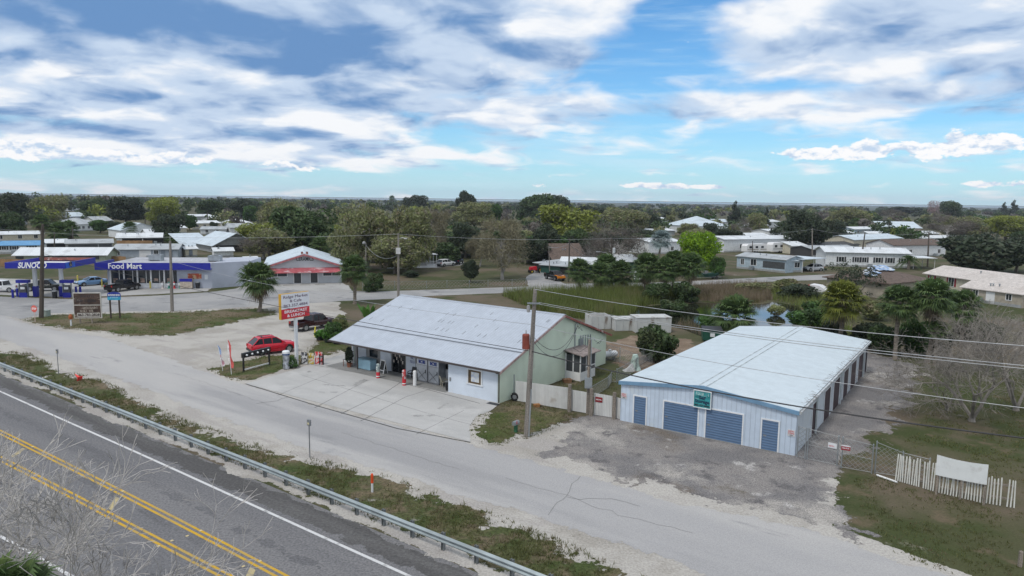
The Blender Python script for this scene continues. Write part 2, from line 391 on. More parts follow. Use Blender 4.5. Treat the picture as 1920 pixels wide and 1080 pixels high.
# guardrail foot points read along the highway edge, then carried on past both frame edges
RAILPX = [(17, 700), (52, 712), (86, 727), (125, 744), (167, 760), (212, 779), (262, 799), (316, 821), (346, 834), (376, 847), (409, 860), (443, 873), (480, 887), (518, 902), (558, 921), (602, 937), (697, 977), (749, 999), (806, 1022), (865, 1045), (930, 1072)]
rp = gp(RAILPX)
def smooth(pts, it=6):
    for _ in range(it): pts = [pts[0]]+[(pts[i-1]+pts[i]*2+pts[i+1])/4 for i in range(1, len(pts)-1)]+[pts[-1]]
    return pts
rp = smooth(rp)
d0 = (rp[0]-rp[5]).normalized(); d1 = (rp[-1]-rp[-8]).normalized()
rp = [rp[0]+d0*60, rp[0]+d0*30]+rp+[rp[-1]+d1*15, rp[-1]+d1*40]
def along(pts, s):
    for a, b in zip(pts, pts[1:]):
        L = (b-a).length
        if s <= L: return a.lerp(b, s/L), (b-a).normalized()
        s -= L
    return pts[-1], (pts[-1]-pts[-2]).normalized()
def plen(pts): return sum((b-a).length for a, b in zip(pts, pts[1:]))
def resample(pts, st): return [along(pts, i*st)[0] for i in range(int(plen(pts)/st)+1)]
rail_line = resample(rp, 1.905)

wl = smooth(gp([(-130, 676), (0, 732), (45, 754), (112, 786), (170, 810), (219, 830), (333, 882), (481, 952), (640, 1023), (768, 1080), (900, 1140)]), 3)
y1 = smooth(gp([(-120, 752), (0, 808), (74, 847), (155, 887), (237, 928), (333, 978), (426, 1024), (524, 1080), (640, 1140)]), 3)
y2 = smooth(gp([(-120, 800), (0, 857), (74, 898), (167, 945), (259, 995), (352, 1045), (433, 1085), (540, 1140)]), 3)
w2 = smooth(gp([(-140, 930), (0, 1000), (67, 1045), (140, 1085), (240, 1140)]), 2)
def ext(l, a=60, b=14): return resample([l[0]+(l[0]-l[1]).normalized()*a]+l+[l[-1]+(l[-1]-l[-2]).normalized()*b], 1.2)
wl, y1, y2, w2 = ext(wl), ext(y1), ext(y2), ext(w2)

m_sand = groundmat('limestone_sand', [SAND, (SAND2, .18, .45, .65), ((.33, .31, .29), .5, .5, .62, .3), ((.21, .19, .16), .8, .66, .74), ((.10, .11, .05), .55, .70, .76)], feather=True, fine=.2)
m_road = groundmat('pale_asphalt', [(.34, .335, .335), ((.395, .385, .375), .1, .42, .6, .25), ((.29, .287, .29), .16, .5, .66, .12), ((.23, .23, .235), .35, .62, .72, .2)], feather=True, fine=.12, fsc=14, bump=.1, fthr=.3, fscale=.8)
m_street = groundmat('side_street_asphalt', [(.26, .26, .262), ((.32, .315, .31), .12, .42, .6), ((.18, .18, .185), .2, .55, .66)], feather=True, fine=.12, bump=.1, fthr=.3)
m_hwy = groundmat('highway_asphalt', [(.150, .149, .155), ((.178, .175, .178), .22, .4, .6, .1), ((.115, .114, .12), .3, .56, .7, .06), ((.10, .10, .105), .09, .6, .72, .35)], fine=.3, fsc=9, bump=.25)
m_shld = groundmat('dirty_shoulder', [(.088, .086, .086), ((.115, .113, .112), .5, .45, .6, .1)], feather=True, fine=.25, fsc=7, bump=.2, fthr=.6, fscale=.7)
m_conc = groundmat('pale_concrete', [(.41, .405, .395), ((.36, .357, .35), .22, .45, .62, .3), ((.44, .435, .425), .4, .5, .66), ((.27, .267, .26), .3, .62, .8, .3), ((.22, .217, .21), .11, .64, .78)], fine=.08, fsc=20, bump=.05)
m_porch = groundmat('porch_concrete', [(.24, .24, .235), ((.19, .19, .185), .5, .45, .62)], fine=.1, bump=.05)
m_fore = groundmat('forecourt_concrete', [(.36, .355, .345), ((.30, .295, .285), .15, .45, .62), ((.22, .22, .21), .25, .6, .72)], feather=True, fine=.1, fthr=.2)
m_grass = groundmat('rough_grass', [(.07, .08, .028), ((.048, .07, .018), .5, .45, .62), ((.12, .098, .06), .3, .46, .6), ((.16, .125, .085), .12, .5, .66), ((.26, .24, .2), .4, .68, .74)], feather=True, fine=.4, fsc=6, bump=.6, fthr=.55, fscale=.7)
m_verge = groundmat('verge_grass', [(.070, .078, .032), ((.05, .068, .022), .4, .45, .6), ((.115, .095, .06), .6, .50, .62), ((.14, .11, .072), .2, .48, .62), ((.30, .28, .25), .45, .64, .72)], feather=True, fine=.4, fsc=6, bump=.6, fthr=.5, fscale=.55, kedge=.75)
m_gravel = groundmat('grey_gravel', [(.225, .21, .20), ((.165, .158, .158), .22, .42, .58), ((.33, .31, .285), .14, .52, .64), ((.12, .114, .115), .6, .54, .66), ((.15, .125, .10), .11, .56, .70), ((.38, .365, .35), .5, .60, .70), ((.11, .095, .07), .17, .64, .74), ((.08, .078, .08), 5.5, .60, .70)], feather=True, fine=.45, fsc=13, bump=.35, fthr=.5, fscale=.4, kedge=.8)
m_dirt = groundmat('brown_dirt', [(.17, .125, .09), ((.22, .17, .125), .5, .45, .6), ((.08, .085, .035), .25, .55, .65)], feather=True, fine=.3, bump=.4, fthr=.7)

hw = rail_line
sheet('highway', strip(hw, -.55, -17.5), .004, m_hwy, step=400)
m_path = groundmat('wheel_path_wear', [(.125, .124, .13), ((.14, .139, .144), .3, .45, .6, .1)], feather=True, fine=.3, fsc=9, bump=.2, fthr=.55, fscale=.6, kedge=.7)
for o0 in (-4.0, -5.9, -8.6): sheet('wheel_path', strip(hw[::3], o0, o0-.75), .0055, m_path, feather=.55, step=400)
sheet('highway_shoulder', strip(hw, -.5, -2.3), .0065, m_shld, feather=.85, step=400)
sand_poly = [p for p in hw[::2]]
sand_poly = [q+Vector((0, 0, 0)) for q in strip(hw[::2], -.75, .2)[:len(hw[::2])]]
top = gp([(2300, 1130), (1900, 1100), (1700, 1030), (1560, 985), (1590, 900), (1480, 868), (1160, 795), (1000, 790), (930, 775), (700, 680), (640, 655), (652, 605), (640, 566), (500, 566), (330, 572), (150, 578), (0, 585), (-250, 560)])
sheet('sand_lot', sand_poly+top, .008, m_sand, feather=.9, step=3, amp=.25)
FR_UP = [(-260, 575), (-120, 582), (0, 590), (48, 606), (110, 620), (200, 632), (330, 676), (392, 699), (460, 720), (600, 760), (745, 799), (880, 830), (957, 853), (1073, 887), (1173, 913), (1280, 945), (1430, 972), (1513, 991), (1613, 1027), (1747, 1067), (1900, 1120), (2200, 1215)]
FR_LO = [(1700, 1240), (1380, 1110), (1280, 1064), (1173, 1026), (1040, 987), (1007, 972), (873, 936), (773, 901), (640, 862), (580, 845), (400, 780), (250, 722), (110, 672), (0, 636), (-120, 606), (-260, 600)]
sheet('frontage_road', gp(FR_UP)+gp(FR_LO), .012, m_road, feather=.9, step=2, amp=.12)
sheet('side_street', gp([(-300, 572), (-100, 580), (0, 592), (40, 599), (88, 588), (250, 584), (325, 583), (480, 575), (640, 565), (742, 560), (805, 555), (960, 549), (1085, 544), (1185, 538), (1285, 535.5), (1440, 528.5), (1552, 524.5), (1640, 521), (1640, 513), (1545, 515), (1440, 519.5), (1320, 526), (1220, 530), (1060, 532), (1035, 520), (1042, 512), (1005, 508), (985, 520), (990, 537), (880, 541), (717, 546), (664, 546), (640, 534), (480, 533), (452, 540), (390, 548), (300, 554), (130, 561), (0, 556), (-300, 545)]), .016, m_street, feather=.4, step=2, amp=.1)
sheet('gas_forecourt', gp([(-300, 541), (0, 553), (130, 558), (290, 552), (388, 546), (397, 540.5), (203, 541), (190, 528), (120, 526), (-300, 512)]), .0205, m_fore, feather=.4)
sheet('ceramics_yard', gp([(440, 541), (660, 548), (655, 536), (640, 530), (480, 530)]), .021, m_fore, feather=.5)
sheet('driveway_apron', gp([(760, 503), (820, 502), (870, 497), (870, 489), (800, 489)]), .02, m_fore, feather=.4)
isl = gp([(42, 599), (88, 590), (250, 586), (325, 585), (480, 577), (522, 583), (524, 590), (463, 601), (380, 619), (325, 631), (225, 631), (200, 625), (112, 616), (50, 607)])
sheet('grass_island', isl, .022, m_grass, feather=2.2, step=1.5, amp=.15)
isl2 = gp([(386, 692), (415, 705), (441, 716), (482, 711), (540, 693), (586, 680), (572, 666), (545, 664), (500, 667), (450, 676)])
sheet('grass_island', isl2, .0215, m_grass, feather=1.2, step=1.2, amp=.1)
isl3 = gp([(560, 664), (585, 648), (600, 632), (634, 634), (662, 645), (655, 655), (612, 668), (590, 670)])
sheet('grass_patch', isl3, .0225, m_grass, feather=1.5, step=1.2, amp=.1)
isl4 = gp([(940, 752), (921, 770), (893, 781), (880, 805), (886, 828), (930, 840), (965, 826), (1010, 818), (1045, 803), (1085, 782), (1062, 770), (1000, 758)])
sheet('grass_patch', isl4, .023, m_grass, feather=2.2, step=1.2, amp=.1)
vup = gp([(-120, 640), (0, 657), (60, 664), (108, 690), (200, 716), (262, 747), (350, 790), (420, 812), (560, 853), (640, 872), (720, 889), (800, 920), (900, 955), (1000, 992), (1100, 1035), (1230, 1090)])
vlo = [along(rp, s)[0]+Vector((.05, .1, 0)) for s in (28, 36, 48, 60, 72, 84, 96, 106, 112, 118)][::-1]
verge = vup+vlo
sheet('grass_verge', verge, .0145, m_verge, feather=1.6, step=1.5, amp=.25)
lot = gp([(965, 852), (1010, 828), (1055, 795), (1080, 778), (1175, 755), (1230, 760), (1400, 775), (1440, 780), (1560, 640), (1620, 655), (1700, 672), (1745, 690), (1738, 740), (1705, 800), (1672, 850), (1612, 885), (1590, 905), (1612, 955), (1650, 1005), (1590, 1012), (1513, 988), (1430, 968), (1280, 941), (1173, 909), (1073, 882)])
sheet('gravel_lot', lot, .010, m_gravel, feather=3.2, step=2, amp=.3)
sheet('dirt_yard', gp([(1128, 640), (1180, 628), (1300, 634), (1330, 655), (1290, 690), (1240, 712), (1150, 690), (1132, 668)]), .011, m_dirt, feather=1.5, step=2, amp=.3)
# concrete apron of the cafe
ap = gp([(460, 720), (520, 703), (585, 683), (625, 670), (668, 655), (690, 690), (937, 757), (921, 770), (893, 781), (880, 800), (882, 829)])
sheet('concrete_apron', ap, .024, m_conc, step=2)
lineblk = mat('joint_tar', (.06, .06, .06), .9)
def band(name, pts, wd, z, m, cap=None):
    mb = MB(); sheetstrip(mb, pts, -wd/2, wd/2, z); o = mb.build(name, m); o['kind'] = 'structure'; return o
for pts, wd in (([(460, 720), (600, 763), (745, 804), (882, 830)], .10), ([(584, 684), (700, 705), (790, 728), (900, 757)], .06), ([(560, 702), (700, 745), (800, 775), (884, 797)], .03), ([(676, 790), (760, 745), (820, 726)], .04), ([(590, 765), (690, 713)], .04), ([(640, 776), (725, 735), (752, 717)], .05), ([(520, 742), (620, 700)], .03), ([(780, 815), (870, 770)], .03)):
    band('expansion_joint', gp(pts), wd, .028, lineblk)
stain = groundmat('tyre_stain', [(.27, .268, .26), ((.32, .318, .31), .8, .45, .6)], feather=True, fine=.1, bump=0, fthr=.7, fscale=1.6, kedge=.6)
for pts in ([(655, 722), (690, 705), (694, 713), (665, 727)], [(585, 728), (602, 734), (640, 733), (640, 738), (600, 738)], [(750, 770), (780, 778), (830, 776), (832, 782), (775, 783)], [(568, 698), (585, 694), (588, 698), (572, 701)], [(808, 768), (840, 752), (846, 757), (818, 774)], [(600, 719), (650, 722), (652, 727), (600, 724)]):
    sheet('tyre_stain', gp(pts), .028, stain, feather=.35, step=.5, amp=.1)
m_crack = mat('road_crack', (.17, .168, .165), .95)
def crack(px, amp=.15, wd=.045):
    pts = densify(gp(px), .5, amp, closed=False); band('road_crack', pts, wd, .020, m_crack)
crack([(1092, 892), (1070, 915), (1066, 932), (1040, 952), (1028, 966)], wd=.03); crack([(1066, 932), (1085, 936), (1150, 935), (1200, 950)], wd=.03)
crack([(480, 757), (520, 752), (540, 745)], wd=.06); crack([(860, 880), (760, 850), (640, 812)], wd=.02)
crack([(950, 898), (1060, 930), (1180, 972), (1300, 1000)], wd=.02); crack([(330, 700), (420, 730), (520, 765)], wd=.02)

# painted lines
m_wl = groundmat('white_road_paint', [(.56, .56, .56), ((.30, .30, .30), 1.6, .56, .70)], fine=.1, fsc=12, bump=0)
m_yl = groundmat('yellow_road_paint', [(.52, .32, .04), ((.42, .29, .09), .5, .45, .6), ((.2, .16, .09), 2.0, .58, .72)], fine=.12, fsc=12, bump=0)
m_yb = groundmat('worn_yellow_paint', [(.42, .35, .20), ((.28, .25, .19), 1.5, .45, .62)], fine=.12, fsc=12, bump=0)
def band2(name, pts, o0, o1, m, z=.010):
    mb = MB(); sheetstrip(mb, pts, o0, o1, z); o = mb.build(name, m); o['kind'] = 'structure'
band2('edge_line', wl, -.08, .08, m_wl, .0095); band2('edge_line', w2, -.08, .08, m_wl)
for L in (y1, y2):
    band2('centre_line', L, .075, .215, m_yl); band2('centre_line', L, -.215, -.075, m_yl)
for a, b in (((222, 930), (204, 957)), ((48, 839), (20, 858)), ((476, 1062), (462, 1092))):
    A, Bq = g(*a), g(*b); dd = (Bq-A).normalized(); A = A+dd*.18; Bq = Bq-dd*.12
    mb = MB(); t = Vector((dd.y, -dd.x, 0)); t = (y1[30]-y1[29]).normalized()*.19
    mb.face([(q.x, q.y, .0095) for q in (A-t, Bq-t, Bq+t, A+t)]); mb.build('median_bar', m_yb)['kind'] = 'structure'
# raised reflectors along the yellow lines
mrf = mat('road_stud', (.55, .45, .25), .4)
i = 0
for px, py in ((376, 995), (351, 1005), (322, 1014), (297, 1024), (230, 921), (487, 1052), (456, 1062), (61, 838), (36, 850)):
    p = g(px, py); mb = MB(); mb.hexa([(-.07, -.06, 0), (.07, -.06, 0), (.07, .06, 0), (-.07, .06, 0)], [(-.05, -.02, .025), (.05, -.02, .025), (.05, .02, .025), (-.05, .02, .025)])
    o = mb.build('road_stud', mrf, loc=(p.x, p.y, .010)); o.rotation_euler.z = radians(54)
    tag(o, 'small raised reflector stud beside the double yellow line', 'road stud', 'reflector studs along the yellow lines')

# guardrail
gr = thing('guardrail', 'long galvanised steel guardrail running along the highway edge', 'guardrail', rail_line[0])
O0 = rail_line[0]
prof = [(0, .42), (.02, .44), (.085, .50), (.085, .54), (.02, .60), (.02, .63), (.085, .69), (.085, .73), (.02, .79), (0, .81)]
mb = MB(); n = len(prof)
for p_i, p in enumerate(rail_line):
    t = (rail_line[min(p_i+1, len(rail_line)-1)]-rail_line[max(p_i-1, 0)]).normalized(); nr = Vector((t.y, -t.x, 0))
    for a, z in prof: q = p-O0+nr*(.12+a*1.15); mb.v.append((q.x, q.y, z-.02))
for k in range(len(rail_line)-1):
    for j in range(n-1): mb.f.append((k*n+j, (k+1)*n+j, (k+1)*n+j+1, k*n+j+1)); mb.mi.append(0)
railm = mat('rail_steel', (.30, .345, .36), .45, metal=.35, var=.18, sc=.9, col2=(.2, .22, .22), thr=(.6, .75))
rb = mb.build('rail', railm, gr); sm_ = rb.modifiers.new('s', 'SOLIDIFY'); sm_.thickness = .012
postm = mat('post_steel', (.20, .215, .22), .6, metal=.3, var=.2)
pm = None; cnt = 0
for i, p in enumerate(rail_line):
    if p.x < -62 or p.y < 18: continue
    cnt += 1
    t = (rail_line[min(i+1, len(rail_line)-1)]-rail_line[max(i-1, 0)]).normalized()
    if pm is None:
        mb = MB(); mb.box(-.06, .06, -.012, .012, 0, .84); mb.box(-.07, -.05, -.075, .075, 0, .84); mb.box(.05, .07, -.075, .075, 0, .84); mb.box(-.07, .07, -.14, -.075, .5, .74)
        pm = mb.build('post', postm, gr); o = pm
    else: o = pm.copy(); COL.objects.link(o); o.parent = gr
    o.location = p-O0; o.rotation_euler.z = atan2(t.y, t.x)
# ------------------------------------------------------------------ roof and wall materials
def striped(name, col, period, axis, rough=.45, metal=0.0, col2=None, depth=.35, streak=.12, bump=.5, var=.05, sc2=.5, thr=(.55, .7), spec=.4, duty=.12):
    """sheet metal or boards: ribs every period along one object axis"""
    ma = bpy.data.materials.new(name); ma.use_nodes = True; t = NT(ma.node_tree); t.n.clear()
    p = t.new('ShaderNodeTexCoord').outputs['Object']; s = t.new('ShaderNodeSeparateXYZ'); t.put(s.inputs[0], p)
    a = s.outputs['XYZ'.index(axis)]
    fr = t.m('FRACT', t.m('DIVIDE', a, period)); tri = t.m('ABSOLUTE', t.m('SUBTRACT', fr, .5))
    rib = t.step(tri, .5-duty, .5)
    idx = t.m('FLOOR', t.m('DIVIDE', a, period*3))
    wn = t.new('ShaderNodeTexWhiteNoise', noise_dimensions='1D'); t.put(wn.inputs['W'], idx)
    c = t.mix(t.step(t.noise(p, 1.5, 5), .3, .7), tuple(x*(1-var) for x in col), tuple(min(1, x*(1+var)) for x in col))
    c = t.mix(1.0, c, t.m('MULTIPLY_ADD', wn.outputs['Value'], streak, 1-streak*.5), 'MULTIPLY')
    if col2: c = t.mix(t.step(t.noise(p, sc2, 6, .65), *thr), c, col2)
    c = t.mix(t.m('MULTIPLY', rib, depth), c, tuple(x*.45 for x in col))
    b = t.new('ShaderNodeBsdfPrincipled'); t.put(b.inputs['Base Color'], c); b.inputs['Roughness'].default_value = rough; b.inputs['Metallic'].default_value = metal
    b.inputs['Specular IOR Level'].default_value = spec
    bn = t.new('ShaderNodeBump'); bn.inputs['Strength'].default_value = bump; bn.inputs['Distance'].default_value = .03
    t.put(bn.inputs['Height'], rib); t.l.new(bn.outputs[0], b.inputs['Normal'])
    o = t.new('ShaderNodeOutputMaterial'); t.l.new(b.outputs[0], o.inputs[0]); MATS[name] = ma; return ma

m_caferoof = striped('grey_metal_roof', (.43, .47, .53), .30, 'X', .5, .15, col2=(.40, .44, .50), depth=.35, streak=.05)
m_storroof = striped('white_metal_roof', (.52, .585, .62), .31, 'Y', .5, 0, col2=(.50, .565, .60), depth=.30, streak=.04, bump=.3)
m_storwall = striped('white_metal_siding', (.50, .58, .68), .31, 'X', .5, 0, col2=(.52, .57, .60), depth=.35, streak=.08)
m_storside = striped('white_side_siding', (.52, .57, .62), .31, 'Y', .5, 0, col2=(.52, .57, .60), depth=.30, streak=.06)
m_green = mat('pale_green_stucco', (.58, .66, .54), .85, var=.06, sc=.6, col2=(.47, .51, .41), thr=(.6, .8), sc2=.35, bump=.15)
m_cafewhite = mat('white_wall_paint', (.58, .64, .72), .7, var=.05, sc=.7, col2=(.56, .58, .60), thr=(.58, .75), sc2=.5)
m_bluetrim = mat('blue_trim', (.15, .27, .40), .45, var=.1)
m_bluedoor = striped('blue_rolling_door', (.10, .17, .285), .17, 'Z', .5, 0, depth=.42, streak=.0, bump=.8, duty=.22)
m_maroon = striped('maroon_rolling_door', (.045, .022, .03), .1, 'Z', .5, 0, depth=.5, streak=0, bump=.8, duty=.2)
m_gutter = mat('dark_gutter', (.06, .05, .048), .5)
m_redtrim = mat('red_brown_trim', (.24, .08, .06), .7, var=.25, col2=(.5, .45, .42), thr=(.55, .7), sc2=1.5)
m_grime = mat('grime', (.12, .10, .09), .95, var=.3)
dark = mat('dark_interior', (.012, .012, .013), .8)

# ------------------------------------------------------------------ cafe and market
A0 = -35.5
CO = g(937, 756); CF = frame(CO, A0)
cafe = thing('cafe_building', 'long low market and cafe with grey metal roof, pale green gable wall and open porch', 'cafe', CO, A0)
W0, DEP, EZ, RZ, RY = -18.6, 17.0, 2.72, 5.75, 8.8
PX = -5.15; PD = 2.0      # porch: from W0 to PX, PD deep
def zf(y): return EZ+(RZ-EZ)*y/RY
mb = MB()
# green gable end (right), with thickness, and left gable
gab = [(0, 0), (DEP, 0), (DEP, EZ+.05), (RY, RZ-.12), (0, EZ-.1)]
mb.hexa([(-.2, y, z) for y, z in gab], [(0, y, z) for y, z in gab])
gab2 = [(PD, 0), (DEP, 0), (DEP, EZ+.05), (RY, RZ-.12), (PD, zf(PD)-.15)]
mb.hexa([(W0, y, z) for y, z in gab2], [(W0+.2, y, z) for y, z in gab2])
mb.box(W0+.2, -.2, DEP-.2, DEP, 0, EZ)
wall = mb.build('wall', m_green, cafe)
mb = MB(); mb.box(PX, -.203, -.03, .2, 0, EZ-.08); fw_ = mb.build('front_wall', m_cafewhite, cafe)
mb = MB(); mb.box(PX, PX+.2, .203, PD, 0, EZ-.05); mb.build('wall_return', m_cafewhite, cafe)
mb = MB(); mb.box(W0+.2, PX, PD, PD+.2, 0, zf(PD)-.18)
mb.build('porch_wall', mat('porch_wall_paint', (.30, .29, .28), .8, var=.1), cafe)
# porch floor, curb
mb = MB(); x0 = W0-1.2; mb.box(x0, PX, -.35, PD, 0, .035); pf = mb.build('porch_floor', m_porch, cafe)
# roof: front slope in two sheets, back slope
mb = MB(); th = .09
FX0, FX1 = W0-.45, .32
def slope(y0, z0, y1, z1, xa, xb, m=0): mb.hexa([(xa, y0, z0-th), (xb, y0, z0-th), (xb, y1, z1-th), (xa, y1, z1-th)], [(xa, y0, z0), (xb, y0, z0), (xb, y1, z1), (xa, y1, z1)], m)
slope(-.5, zf(-.5)+.04, 2.45, zf(2.45), FX0, FX1); slope(2.4, zf(2.4)+.05, RY, RZ+.05, FX0+.05, FX1)
bz = lambda y: RZ-(RZ-2.8)*(y-RY)/(DEP+.5-RY)
slope(RY, RZ+.05, DEP+.5, bz(DEP+.5)+.02, FX0+.05, FX1)
roof = mb.build('roof', m_caferoof, cafe)
mb = MB(); mb.hexa([(FX0, RY-.22, RZ+.0), (FX1, RY-.22, RZ), (FX1, RY+.22, RZ), (FX0, RY+.22, RZ)], [(FX0, RY-.2, RZ+.03), (FX1, RY-.2, RZ+.03), (FX1, RY+.2, RZ+.03), (FX0, RY+.2, RZ+.03)]); 
mb.hexa([(FX0, RY-.03, RZ+.03), (FX1, RY-.03, RZ+.03), (FX1, RY+.03, RZ+.03), (FX0, RY+.03, RZ+.03)], [(FX0, RY-.02, RZ+.09), (FX1, RY-.02, RZ+.09), (FX1, RY+.02, RZ+.09), (FX0, RY+.02, RZ+.09)])
mb.build('ridge_cap', m_caferoof, roof)
mb = MB(); mb.hexa([(FX0, 2.36, zf(2.36)+.055), (FX1, 2.36, zf(2.36)+.055), (FX1, 2.42, zf(2.42)+.055), (FX0, 2.42, zf(2.42)+.055)], [(FX0, 2.36, zf(2.36)+.075), (FX1, 2.36, zf(2.36)+.075), (FX1, 2.42, zf(2.42)+.075), (FX0, 2.42, zf(2.42)+.075)])
for k in range(26):
    xx = FX0+.6+rnd.random()*18; yy = 3.6+rnd.choice((0, 1.3, 2.6, 3.6)); mb.hexa([(xx, yy, zf(yy)+.051), (xx+.05, yy, zf(yy)+.051), (xx+.05, yy+.5, zf(yy+.5)+.051), (xx, yy+.5, zf(yy+.5)+.051)], [(xx, yy, zf(yy)+.06), (xx+.05, yy, zf(yy)+.06), (xx+.05, yy+.5, zf(yy+.5)+.06), (xx, yy+.5, zf(yy+.5)+.06)])
mb.build('roof_seam', mat('seam_tar', (.16, .17, .19), .8), roof)
mb = MB(); mb.box(FX0, FX1+.02, -.62, -.503, EZ-.24, EZ-.10); mb.build('gutter', m_gutter, cafe)
mb = MB(); mb.tube([(-.05, -.56, EZ-.2), (-.05, -.40, EZ-.32), (-.05, -.08, EZ-.42), (-.05, -.08, .05)], .045, 6); mb.build('downspout', m_gutter, cafe)
mb = MB()   # gable fascia boards, red-brown on the weathered back rake
def fascia(y0, z0, y1, z1, m): mb.hexa([(.325, y0, z0-.2), (.36, y0, z0-.2), (.36, y1, z1-.2), (.325, y1, z1-.2)], [(.325, y0, z0), (.36, y0, z0), (.36, y1, z1), (.325, y1, z1)], m)
fascia(-.5, zf(-.5), RY, RZ+.02, 0); fascia(RY, RZ+.02, DEP+.5, bz(DEP+.5), 1)
mb.build('fascia', [mat('weathered_trim', (.38, .27, .25), .7, var=.3, sc=3), m_redtrim], cafe)
# porch posts, wall panels, opening, display shelves
mb = MB(); mb.box(W0-.08, W0+.14, PD-.1, PD+.14, .036, zf(PD)-.2); mb.build('corner_board', white, cafe)
xx = onY(CF, 670, 650, .6)[0]; mb = MB(); mb.box(xx-.05, xx+.05, .55, .65, .036, zf(.6)-.12); mb.build('porch_post', m_gutter, cafe)
PXS = [onY(CF, p_, 665, PD)[0] for p_ in (671.5, 687, 693, 708, 714, 734, 736, 760, 762, 779.5)]
for x0, x1 in ((PXS[0], PXS[1]), (PXS[4], PXS[5]), (PXS[8], PXS[9])):
    mb = MB(); mb.box(x0, x1, PD-.06, PD-.003, .04, 2.45); pn = mb.build('wall_panel', mat('panel_white', (.58, .62, .68), .6, var=.06), cafe)
for j, (xx, zz_) in enumerate((((PXS[8]+PXS[9])/2, 2.05), ((PXS[8]+PXS[9])/2+.1, 1.65), ((PXS[8]+PXS[9])/2+.2, 1.3))): marks(.75 if j < 1 else .5, .24, mat('letter_blue', (.03, .06, .25), .6), pn, TM(xx, PD-.064, zz_), j+3)
mb = MB(); mb.box(PXS[2], PXS[3], PD-.012, PD-.004, 1.0, 2.3); mb.build('window', glass, cafe)
mb = MB(); DX0, DX1 = PXS[6], PXS[7]; mb.box(DX0, DX1, PD-.014, PD-.004, .05, 2.4); dr = mb.build('door', cglass, cafe)
mb = MB()
for x in (DX0, (DX0+DX1)/2, DX1-.07): mb.box(x, x+.07, PD-.05, PD-.015, .05, 2.45)
mb.box(DX0+.07, DX1-.07, PD-.05, PD-.015, 2.38, 2.45); mb.build('door_frame', mat('dark_frame', (.05, .05, .05), .5), dr)
for k in range(7):
    x = DX0+.12+k*(DX1-DX0-.3)/7; mb = MB(); mb.box(x, x+.13, PD-.03, PD-.017, .9+.55*(k*5 % 3)/2, 1.15+.6*(k*5 % 3)/2); mb.build('paper_notice', mat('paper_notes', (.45, .40, .36), .8, var=.5, sc=2), dr)
mb = MB(); mb.box(PXS[9]+.1, -5.2, PD-.012, PD-.004, 1.25, 2.45); mb.build('window', dark, cafe)
mb = MB(); mb.box(PXS[9]+.1, -5.2, PD-.1, PD-.02, .04, 1.2); mb.build('counter_wall', white, cafe)
# front window with poster
(xa, za), (xb, zb) = onY(CF, 879, 692), onY(CF, 903, 719)
mb = MB(); 
wx0, wx1, wz0, wz1 = -2.85, -1.75, .95, 1.95
wx0, wx1 = xa, xb; wz1 = za; wz0 = za-1.08
for q in ((wx0-.12, wx1+.12, wz1, wz1+.10), (wx0-.18, wx1+.18, wz0-.1, wz0), (wx0-.1, wx0, wz0, wz1), (wx1, wx1+.1, wz0, wz1)): mb.box(q[0], q[1], -.10, -.032, q[2], q[3])
fwn = mb.build('window', white, cafe)
mb = MB(); mb.box(wx0, wx1, -.05, -.033, wz0, wz1); mb.build('pane', mat('brown_blind', (.10, .065, .03), .4, var=.1), fwn)
mb = MB(); mb.box(wx0+.28, wx1-.22, -.062, -.051, wz0+.15, wz1-.15); ps = mb.build('poster', mat('poster_paper', (.6, .62, .62), .6, var=.03, col2=(.45, .5, .6), thr=(.5, .6), sc2=3), fwn)
mb = MB(); mb.box(-5.0, -4.85, -.07, -.03, .95, 1.25); mb.build('electric_box', steel, cafe)
# entrance screen porch on the green wall
mb = MB(); y0, y1 = onX(CF, 1060, 716)[0], onX(CF, 1098, 704)[0]
y0 = onX(CF, 1059, 710)[0]; y1 = y0+2.6
scr = mat('porch_screen', (.06, .065, .07), .7, var=.2)
mb.box(.02, 1.55, y0, y1, 0, .75); vest = mb.build('vestibule', trimwhite, cafe)
mb = MB(); mb.box(.02, 1.53, y0+.03, y1-.03, .752, 2.25); mb.build('screen', scr, vest)
mb = MB()
for x, y in ((.05, y0), (1.5, y0), (1.5, y1-.05), (.8, y0), (1.5, y0+.95), (1.5, y0+1.8)): mb.box(x-.04, x+.06, y-.01, y+.06, .74, 2.27)
mb.box(1.5, 1.57, y0+.9, y1, 1.05, 1.15); mb.build('screen_frame', trimwhite, vest)
mb = MB(); mb.hexa([(0.0, y0-.3, 2.55), (1.95, y0-.3, 2.24), (1.95, y1+.3, 2.24), (0.0, y1+.3, 2.55)], [(0, y0-.3, 2.62), (1.95, y0-.3, 2.31), (1.95, y1+.3, 2.31), (0, y1+.3, 2.62)]); mb.build('vestibule_roof', mat('weathered_shingle', (.24, .20, .19), .9, var=.3, sc=3), vest)
ym = onX(CF, 1077, 640)[0]
mb = MB(); mb.tube([(.06, ym, 2.4), (.06, ym, 4.6), (.2, ym, 4.75), (.32, ym, 4.6)], .045, 6)
for k in range(5): mb.tube([(.05, ym+1.0+.45*k, .4), (.05, ym+1.0+.45*k, 3.5-.05*k)], .05, 5)
mb.box(.005, .2, ym+.7, ym+1.2, 2.6, 3.2)
mb.build('conduit', galv, cafe)
mb = MB(); mb.tube([(.32, ym, 4.6), (.5, ym-.2, 4.3), (.35, ym+.4, 4.4), (.5, ym+.5, 4.0), (.3, ym, 4.5)], .015, 4); mb.build('service_loop', cable, cafe)
sg = MB(); ssh = onX(CF, 945, 740)

